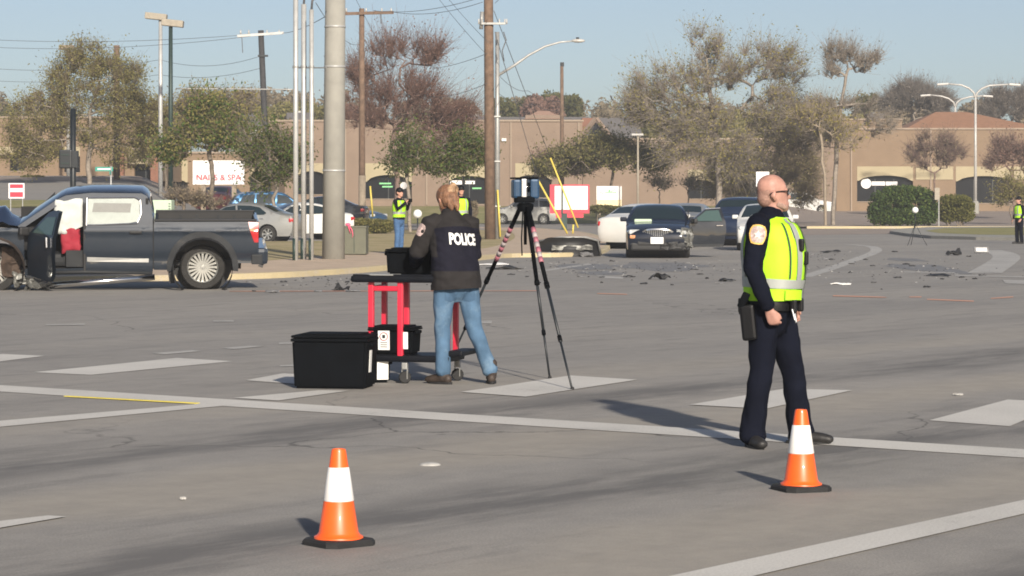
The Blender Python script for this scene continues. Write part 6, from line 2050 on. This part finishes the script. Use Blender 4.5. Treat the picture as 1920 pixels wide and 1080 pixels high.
b.chain([V3(0, -.005, 1.50), V3(0, .005, 1.58), V3(0, .012, 1.635)], [.066, .060, .060], 14)
hm, HP = add_head(b, V3(0, .01, 1.585), R(24), R(-2), 1.06)
add_hand(b, J['wrR'], (-.1, .35, -1), (-1, .15, 0), (.1, 1, .25), .95, 1.02)
add_hand(b, J['wrL'], (.1, .3, -1), (1, .1, 0), (-.1, 1, .2), .7, 1.02)
link('body', b.fuse(.0075, 4), 'skin_ruddy', off_, True)
# trousers
b = Body()
b.chain([(0, -.015, .84), (0, -.015, .93), (0, -.005, 1.03)], [(.16, .140), (.185, .165), (.172, .150)], 20, (1, 0, 0))
for s_, sg in (('R', 1), ('L', -1)):
    h_, k_, a_ = J['hip' + s_], J['knee' + s_], J['ank' + s_]
    b.chain([h_ - V3(0, 0, .0), h_.lerp(k_, .45), k_, k_.lerp(a_, .5), a_.lerp(k_, .10), a_ - V3(0, -.01, .015)], [.106, .096, .080, .074, .080, .085], 16)
link('trousers', b.fuse(.009, 4, folds(.010, (8, 8, 5.5), 2)), 'navy_cloth', off_, True)
# shirt
b = Body()
torso(b, [(r_[0], r_[1], r_[2], r_[3] + .016, r_[4] + .016) for r_ in TR[1:-1]])
b.chain([V3(0, -.01, 1.51), V3(0, 0, 1.585)], [.09, .074], 14)
for s_, sg in (('R', 1), ('L', -1)):
    S_, E_, W_ = J['sh' + s_], J['el' + s_], J['wr' + s_]
    b.chain([S_ - V3(sg * .05, 0, -.01), S_, S_.lerp(E_, .5), E_, E_.lerp(W_, .5), W_ + (E_ - W_) * .06], [.07, .078, .072, .062, .055, .046], 14)
link('shirt', b.fuse(.009, 5, folds(.007, (9, 9, 13), 5)), 'navy_cloth', off_, True)
boot(off_, J['ankR'] + V3(0, 0, .0), (.85, .5), 'boot_black', .30)
boot(off_, J['ankL'] + V3(0, 0, .0), (.1, 1), 'boot_black', .31)
# vest
VR = [(0, .01, .985, .196, .178), (0, .01, 1.07, .196, .184), (0, .016, 1.18, .198, .196), (0, .012, 1.31, .202, .203), (0, 0, 1.42, .196, .185), (0, -.012, 1.50, .165, .145), (0, -.008, 1.555, .104, .100)]
vest = MB()
V, Fs = patch(VR, 0, 1, 0, 1, .012, 48, 24)
V2, F2 = patch(VR, 0, 1, 0, 1, .004, 48, 24)
vest.add(V, Fs).add(V2, F2)
vb = vest.build('vest', 'hivis', off_, True, weld=True)
def vf(amp):
    for v_ in vb.data.vertices:
        q = noise.noise(Vector((v_.co.x * 11, v_.co.y * 11, v_.co.z * 7)))
        f = amp * q
        n_ = Vector((v_.co.x, v_.co.y, 0)).normalized()
        v_.co += n_ * f
vf(.010)
def vest_strip(nm, u0, u1, v0, v1, m_, off=.021, nu=24, nv=10):
    mb = MB().add(*patch(VR, u0, u1, v0, v1, off, nu, nv)).add(*patch(VR, u0, u1, v0, v1, off - .012, nu, nv))
    return mb.build(nm, m_, vb, True)
vest_strip('reflective_band', 0, 1, .17, .27, 'reflective', .022, 48, 3)
vest_strip('reflective_band', .145, .185, .27, .98, 'reflective', .022, 3, 16)
vest_strip('reflective_band', .315, .355, .27, .98, 'reflective', .022, 3, 16)
vest_strip('reflective_band', .645, .685, .27, .98, 'reflective', .022, 3, 16)
vest_strip('reflective_band', .815, .855, .27, .98, 'reflective', .022, 3, 16)
vest_strip('vest_piping', .095, .105, .28, .86, 'vest_edge', .021, 2, 14)
vest_strip('vest_zip', .246, .254, .0, .9, 'vest_edge', .023, 2, 14)
vest_strip('vest_pocket', .08, .20, .02, .15, 'hivis', .030, 8, 4)
# belt, holster, radio, radio mic
bl = MB().add(*patch([(0, -.012, .925, .194, .172), (0, -.01, .955, .194, .172), (0, -.008, .985, .190, .168)], 0, 1, 0, 1, .006, 40, 3)).add(*patch([(0, -.012, .925, .194, .172), (0, -.01, .955, .194, .172), (0, -.008, .985, .190, .168)], 0, 1, 0, 1, -.006, 40, 3))
belt = bl.build('duty_belt', 'leather', off_, True)
hol = MB().rbox((.215, -.125, .84), (.06, .10, .24), .02, (R(6), 0, 0)).build('holster', 'leather', off_)
MB().rbox((.225, -.155, .99), (.035, .05, .11), .01, (R(-25), 0, 0)).build('pistol_grip', 'black_plastic', hol)
for nm, c, d_ in (('radio_pouch', (-.14, -.18, .95), (.06, .05, .15)), ('belt_pouch', (.06, -.195, .95), (.07, .04, .1)), ('belt_pouch', (.12, .165, .95), (.06, .04, .09)), ('belt_pouch', (-.1, .18, .95), (.07, .04, .09)), ('handcuff_case', (.135, -.175, .945), (.06, .05, .11))):
    MB().rbox(c, d_, .012).build(nm, 'leather', off_)
MB().rbox((.11, .215, 1.36), (.05, .035, .085), .012).build('radio_mic', 'leather', off_)
MB().rbox((.03, .235, 1.27), (.06, .03, .09), .01).build('body_camera', 'leather', off_)
MB().tube([(.165, .16, .93), (.175, .18, .86), (.15, .185, .84), (.14, .175, .90)], .006, 6).build('key_ring', 'silver', off_)
# sleeve patch
def sleeve_patch(parent, E0, E1, outd, t_, r_, w_, h_, m_, shape, o_):
    ax = (Vector(E0) - Vector(E1)).normalized()
    n_ = (Vector(outd) - ax * Vector(outd).dot(ax)).normalized()
    sd = ax.cross(n_)
    c = Vector(E0).lerp(Vector(E1), t_)
    P = []
    for (x, y) in shape:
        a = x * w_ / r_
        P.append(c + ax * y * h_ + n_ * (r_ + o_) * math.cos(a) + sd * (r_ + o_) * math.sin(a))
    return MB().add(P + [c + ax * sum(y for _, y in shape) / len(shape) * h_ + n_ * (r_ + o_)], [(i, (i + 1) % len(P), len(P)) for i in range(len(P))])
shield = [(-.38, .55), (-.2, .60), (0, .62), (.2, .60), (.38, .55), (.52, .35), (.56, .05), (.48, -.25), (.36, -.5), (.15, -.56), (-.15, -.56), (-.36, -.5), (-.48, -.25), (-.56, .05), (-.52, .35)]
pt = sleeve_patch(off_, J['shR'], J['elR'], (1, .2, 0), .30, .080, .105, .115, None, shield, .006).build('shoulder_patch', 'patch_gold', off_)
sleeve_patch(off_, J['shR'], J['elR'], (1, .2, 0), .30, .080, .085, .095, None, shield, .0085).build('patch_field', 'patch_mid', pt)
star = [(math.sin(2 * math.pi * k / 10) * (.30 if k % 2 == 0 else .13), math.cos(2 * math.pi * k / 10) * (.30 if k % 2 == 0 else .13)) for k in range(10)]
sleeve_patch(off_, J['shR'], J['elR'], (1, .2, 0), .30, .080, .1, .1, None, star, .0105).build('patch_star', 'patch_white', pt)
# sunglasses, beard
g_ = MB()
for sg in (-1, 1):
    g_.add([HP(sg * .012, .106, .135), HP(sg * .062, .088, .133), HP(sg * .060, .087, .105), HP(sg * .016, .107, .106)], [(0, 1, 2, 3)])
    g_.tube([HP(sg * .064, .086, .128), HP(sg * .079, .03, .128), HP(sg * .082, -.02, .122), HP(sg * .079, -.04, .110)], .0042, 6)
g_.tube([HP(-.062, .090, .134), HP(0, .110, .134), HP(.062, .090, .134)], .004, 6)
g_.build('sunglasses', 'dark_glass', off_)
mat('cropped_hair', (.27, .155, .12), .75, var=.3, vscale=70)
ch = Body()
ch.ball(HP(0, -.022, .128), .083, (.915, 1.02, 1.0), 18)
ch.ball(HP(0, -.045, .085), .066, (1.0, .92, 1.0), 18)
link('cropped_hair', ch.fuse(.007, 3), 'cropped_hair', off_, True)
bd = Body()
bd.chain([HP(-.058, .02, .045), HP(-.044, .070, .022), HP(0, .090, .012), HP(.044, .070, .022), HP(.058, .02, .045)], [(.010, .022), (.013, .02), (.015, .018), (.013, .02), (.010, .022)], 10)
link('beard', bd.fuse(.006, 3), 'stubble', off_, True)

# ---------------------------------------------------------------- woman in the police jacket, seen from behind
WPp = gp(852, 719)
wom = person('woman in a dark police jacket and blue jeans working at the cart', WPp, (-.40, .92))
sd = lambda x, y, z: V3(x, y, z)
W_ = dict(hipR=V3(.10, -.03, .93), hipL=V3(-.10, -.03, .93), kneeR=V3(.155, -.075, .50), kneeL=V3(-.125, -.02, .50), ankR=V3(.29, -.155, .09), ankL=V3(-.12, -.035, .085),
          shR=V3(.185, .075, 1.42), elR=V3(.23, .12, 1.15), wrR=V3(.13, .33, 1.03), shL=V3(-.185, .09, 1.42), elL=V3(-.285, .17, 1.16), wrL=V3(-.21, .42, 1.06))
WR = [(0, -.03, .84, .14, .11), (0, -.03, .93, .165, .125), (0, -.015, 1.03, .145, .115), (0, .01, 1.15, .145, .11), (0, .035, 1.28, .158, .115), (0, .06, 1.38, .155, .105), (0, .085, 1.45, .115, .08), (0, .105, 1.49, .06, .055)]
b = Body()
torso(b, WR)
for s_ in 'RL':
    b.chain([W_['sh' + s_], W_['sh' + s_].lerp(W_['el' + s_], .5), W_['el' + s_], W_['el' + s_].lerp(W_['wr' + s_], .4), W_['wr' + s_]], [.046, .042, .036, .035, .025], 12)
    b.chain([W_['hip' + s_], W_['hip' + s_].lerp(W_['knee' + s_], .5), W_['knee' + s_], W_['knee' + s_].lerp(W_['ank' + s_], .35), W_['ank' + s_]], [.088, .074, .052, .052, .035], 12)
b.chain([V3(0, .09, 1.46), V3(0, .125, 1.53), V3(0, .145, 1.57)], [.054, .048, .048], 14)
hm, WH = add_head(b, V3(0, .13, 1.535), R(10), R(26), .95)
add_hand(b, W_['wrR'], (-.3, .9, -.25), (-.2, -.2, -1), (-1, .1, .1), .6, .92)
add_hand(b, W_['wrL'], (.25, .95, -.2), (.2, -.2, -1), (1, .1, .1), .5, .92)
link('body', b.fuse(.0075, 4), 'skin', wom, True)
b = Body()
b.chain([(0, -.03, .82), (0, -.035, .91), (0, -.02, 1.02)], [(.150, .122), (.170, .140), (.150, .122)], 20, (1, 0, 0))
for s_, sg in (('R', 1), ('L', -1)):
    h_, k_, a_ = W_['hip' + s_], W_['knee' + s_], W_['ank' + s_]
    b.chain([h_, h_.lerp(k_, .45), k_, k_.lerp(a_, .5), a_.lerp(k_, .14), a_.lerp(k_, .06)], [.102, .090, .068, .062, .066, .068], 16)
jeans = link('jeans', b.fuse(.009, 4, folds(.008, (9, 9, 6), 9)), 'denim', wom, True)
# jacket: grey yoke, sleeves and hem with a dark middle
b = Body()
JR = [(0, -.045, .76, .205, .168), (0, -.045, .84, .222, .184), (0, -.035, .94, .224, .182), (0, -.015, 1.05, .214, .170), (0, .01, 1.15, .210, .162), (0, .04, 1.28, .210, .160), (0, .065, 1.38, .186, .138), (0, .09, 1.455, .135, .10), (0, .105, 1.50, .085, .08)]
torso(b, JR)
for s_, sg in (('R', 1), ('L', -1)):
    S_, E_, H_ = W_['sh' + s_], W_['el' + s_], W_['wr' + s_]
    b.chain([S_ - V3(sg * .05, 0, -.01), S_, S_.lerp(E_, .5), E_, E_.lerp(H_, .5), H_ + (E_ - H_) * .08], [.075, .085, .080, .074, .064, .050], 14)
jm = b.fuse(.009, 6, folds(.011, (6, 6, 10), 12))
jk = link('jacket', jm, ['jacket_dark', 'jacket_grey'], wom, True)
bm = bmesh.new(); bm.from_mesh(jm)
bmesh.ops.bisect_plane(bm, geom=list(bm.verts) + list(bm.edges) + list(bm.faces), plane_co=(0, 0, .835), plane_no=(.04, -.05, -1), clear_outer=True)
for co, no in (((0, 0, 1.0), (0, 0, 1)), ((0, 0, 1.375), (0, .22, 1)), ((.185, 0, 0), (1, 0, .05)), ((-.185, 0, 0), (-1, 0, .05))):
    bmesh.ops.bisect_plane(bm, geom=list(bm.verts) + list(bm.edges) + list(bm.faces), plane_co=co, plane_no=no)
for f in bm.faces:
    c = f.calc_center_median()
    yoke = (c - Vector((0, 0, 1.375))).dot(Vector((0, .22, 1))) > 0
    f.material_index = 1 if (c.z < 1.0 or yoke or (c.x < -.19 and c.z > 1.12)) else 0
    f.smooth = True
bm.to_mesh(jm); bm.free()
bvh = BVHTree.FromPolygons([v_.co for v_ in jm.vertices], [p_.vertices[:] for p_ in jm.polygons])
def on_back(me, cx_, cz_, off, slant=0.0, from_y=-1.0):
    """wrap a flat mesh (x right as seen from behind, y up) on the jacket back"""
    bm = bmesh.new(); bm.from_mesh(me)
    bmesh.ops.triangulate(bm, faces=bm.faces)
    bmesh.ops.subdivide_edges(bm, edges=[e for e in bm.edges if e.calc_length() > .02], cuts=1)
    for v_ in bm.verts:
        x, z = cx_ + v_.co.x, cz_ + v_.co.y - slant * v_.co.x
        hit = bvh.ray_cast(Vector((x, from_y, z)), Vector((0, 1, 0)))
        y = hit[0].y if hit[0] is not None else -.14
        v_.co = Vector((x, y - off, z))
    bm.to_mesh(me); bm.free()
    return me
tm = text_mesh('POLICE', .135, 0, .006)
for v_ in tm.vertices: v_.co.x *= .60
link('lettering', on_back(tm, .035, 1.275, .006, .05), 'letter_white', jk)
sp = MB()
pt = sleeve_patch(wom, W_['shL'], W_['elL'], (-1, -.35, 0), .3, .088, .085, .095, None, shield, .004).build('shoulder_patch', 'patch_mid', wom)
# jeans pockets and seams laid on the cloth
jme = jeans.data
bvh = BVHTree.FromPolygons([v_.co for v_ in jme.vertices], [p_.vertices[:] for p_ in jme.polygons])
for sg in (-1, 1):
    pk = MB().add([(-.055, .05, 0), (.055, .05, 0), (.055, -.04, 0), (0, -.06, 0), (-.055, -.04, 0)], [(0, 1, 2, 3, 4)]).mesh('back_pocket')
    bm = bmesh.new(); bm.from_mesh(pk); bmesh.ops.triangulate(bm, faces=bm.faces); bmesh.ops.subdivide_edges(bm, edges=bm.edges, cuts=3, use_grid_fill=True); bm.to_mesh(pk); bm.free()
    link('back_pocket', on_back(pk, sg * .085, .785, .004), 'denim_seam', jeans)
bvh = BVHTree.FromPolygons([v_.co for v_ in jm.vertices], [p_.vertices[:] for p_ in jm.polygons])
# boots
boot(wom, W_['ankL'], (-.5, .9), 'boot_brown', .28)
bo = boot(wom, W_['ankR'] + V3(0, 0, .0), (.35, .9), 'boot_brown', .27)
# hair: scalp cap, gathered knot and loose strands
b = Body()
HC = WH(0, -.012, .135)
b.ball(WH(0, -.022, .138), .095, (.93, 1.08, 1.06))
b.ball(WH(0, -.075, .07), .068, (1.1, .85, 1.2))
b.chain([WH(-.03, -.085, .06), WH(-.035, -.10, .0), WH(-.03, -.095, -.04)], [.034, .026, .012], 8)
b.chain([WH(.03, -.085, .06), WH(.03, -.105, .0), WH(.025, -.10, -.05)], [.034, .028, .012], 8)
b.chain([WH(.05, -.03, .10), WH(.066, .0, .06), WH(.058, .01, .03)], [.026, .022, .014], 8)
b.chain([WH(-.05, -.03, .10), WH(-.066, .0, .06), WH(-.058, .01, .03)], [.026, .022, .014], 8)
link('hair', b.fuse(.008, 2, folds(.008, (40, 30, 12), 3)), 'hair_brown', wom, True)
b = Body()
b.chain([WH(.0, -.10, .16), WH(.045, -.105, .21), WH(.085, -.07, .19), WH(.095, -.03, .12)], [.026, .030, .026, .012], 10)
b.ball(WH(.0, -.11, .15), .04, (1, .8, 1))
link('hair_knot', b.fuse(.007, 2, folds(.006, (40, 30, 30), 6)), 'hair_sunlit', wom, True)  # knot coloured pale to paint sunlight on the brown hair

# ---------------------------------------------------------------- officers in the background (smaller, still jointed figures)
def bg_officer(label, loc, heading, H=1.8, pants='denim_dark', vestc='hivis', arms='photo', cap=True, group='officers in the background', seed=1):
    t_ = person(label, loc, heading, group)
    k = H / 1.8
    S = lambda x, y, z: V3(x * k, y * k, z * k)
    jo = dict(hipR=S(.10, 0, .93), hipL=S(-.10, 0, .93), kneeR=S(.115, .03, .50), kneeL=S(-.12, .0, .50), ankR=S(.13, .0, .085), ankL=S(-.13, -.03, .085), shR=S(.19, 0, 1.45), shL=S(-.19, 0, 1.45))
    if arms == 'photo':
        jo.update(elR=S(.25, .12, 1.22), wrR=S(.08, .30, 1.42), elL=S(-.25, .12, 1.22), wrL=S(-.08, .30, 1.42))
    elif arms == 'one':
        jo.update(elR=S(.28, .05, 1.20), wrR=S(.20, .26, 1.15), elL=S(-.25, .02, 1.17), wrL=S(-.24, .1, .93))
    else:
        jo.update(elR=S(.27, -.02, 1.17), wrR=S(.25, .1, .95), elL=S(-.27, -.02, 1.17), wrL=S(-.25, .1, .95))
    rows = [(0, 0, .86 * k, .14, .11), (0, 0, .95 * k, .155, .12), (0, 0, 1.10 * k, .148, .115), (0, .005, 1.28 * k, .168, .128), (0, 0, 1.39 * k, .16, .112), (0, 0, 1.46 * k, .12, .08), (0, 0, 1.51 * k, .06, .058)]
    b = Body(); torso(b, rows, n=14)
    for s_ in 'RL':
        b.chain([jo['sh' + s_], jo['el' + s_], jo['wr' + s_]], [.048, .038, .026], 10)
        b.chain([jo['hip' + s_], jo['knee' + s_], jo['ank' + s_]], [.085, .052, .036], 10)
        dd = (jo['wr' + s_] - jo['el' + s_]).normalized()
        add_hand(b, jo['wr' + s_], dd, (0, 0, -1) if abs(dd.z) < .8 else (0, 1, 0), (-1 if s_ == 'R' else 1, .2, .3), .7)
    b.chain([S(0, 0, 1.48), S(0, .01, 1.57)], [.056, .052], 10)
    m, P_ = add_head(b, S(0, .01, 1.565), 0, R(5))
    link('body', b.fuse(.012, 3), 'skin', t_, True)
    b = Body()
    b.chain([S(0, 0, .84), S(0, 0, .93), S(0, 0, 1.02)], [(.15, .12), (.172, .135), (.16, .125)], 16, (1, 0, 0))
    for s_ in 'RL':
        b.chain([jo['hip' + s_], jo['knee' + s_], jo['ank' + s_]], [.10, .072, .068], 12)
    link('trousers', b.fuse(.014, 4, folds(.008, (7, 7, 14), seed)), pants, t_, True)
    b = Body()
    torso(b, [(r_[0], r_[1], r_[2], r_[3] + .012, r_[4] + .012) for r_ in rows[1:-1]], n=14)
    for s_ in 'RL':
        b.chain([jo['sh' + s_], jo['el' + s_], jo['wr' + s_].lerp(jo['el' + s_], .1)], [.066, .055, .042], 12)
    link('shirt', b.fuse(.014, 4), 'navy_cloth' if vestc != 'jackethv' else 'hivis', t_, True)
    vr = [(r_[0], r_[1], r_[2], r_[3] + .028, r_[4] + .03) for r_ in rows[1:-1]]
    for i in range(len(vr)): 
        if i < 1: vr[i] = (0, 0, 1.0 * k, vr[i][3], vr[i][4])
    vo = MB().add(*patch(vr, 0, 1, 0, 1, .008, 32, 14)).build('vest', 'hivis', t_, True)
    MB().add(*patch(vr, 0, 1, .22, .33, .014, 32, 3)).build('reflective_band', 'reflective', vo, True)
    for u in (.14, .32, .64, .82): MB().add(*patch(vr, u, u + .04, .33, .97, .014, 2, 10)).build('reflective_band', 'reflective', vo, True)
    MB().add(*patch([(0, 0, .94 * k, .18, .14), (0, 0, .985 * k, .18, .14)], 0, 1, 0, 1, .006, 28, 1)).build('belt', 'leather', t_, True)
    boot(t_, jo['ankR'], (.2, 1), 'boot_black'); boot(t_, jo['ankL'], (-.2, 1), 'boot_black')
    b = Body(); b.ball(P_(0, -.018, .142), .094, (.9, 1.06, 1.02), 12); b.ball(P_(0, -.06, .09), .07, (1, .75, 1), 12)
    link('hair', b.fuse(.012, 2), 'hair_dark', t_, True)
    if cap:
        c_ = MB().sphere(P_(0, -.005, .165), .102, 16, sc=(.95, 1.08, .85))
        co = c_.build('cap', 'leather', t_, True)
        MB().rbox(P_(0, .11, .165), (.13, .1, .012), .005, (R(-8), 0, 0)).build('cap_peak', 'leather', co)
    if arms == 'photo':
        MB().rbox(S(0, .36, 1.46), (.14, .07, .1), .015).build('camera', 'black_plastic', t_)
    return t_
p = Vector((gx(748, 71.5), 71.5, .17))
bg_officer('officer in a yellow vest and jeans raising a camera, near the grey cabinet', p, (.85, -.5), 1.78, 'denim_dark', arms='photo', seed=2)
p = Vector((gx(864, 70), 70, .17))
bg_officer('officer in a yellow vest standing directly behind the jacketed woman', p, (.25, -.95), 1.84, 'navy_cloth', arms='one', seed=3)
p = gp(1911, 457)
bg_officer('officer in a yellow vest standing at the right edge by the grass', p, (-.9, -.4), 1.74, 'navy_cloth', arms='down', cap=True, seed=4)

# ================================================================ HAZE
t = NT('haze')
t.t.nodes.remove(t.b)
pv = t.n('ShaderNodeVolumePrincipled')
pv.inputs['Color'].default_value = (.90, .91, .93, 1)
pv.inputs['Density'].default_value = .0008
pv.inputs['Anisotropy'].default_value = .15
t.l(pv.outputs[0], t.out.inputs['Volume'])
hb = MB().box((0, 190, 14), (560, 420, 32)).build('haze', 'haze')
tag(hb, 'thin pale haze in the air over the junction', 'haze', kind='stuff')
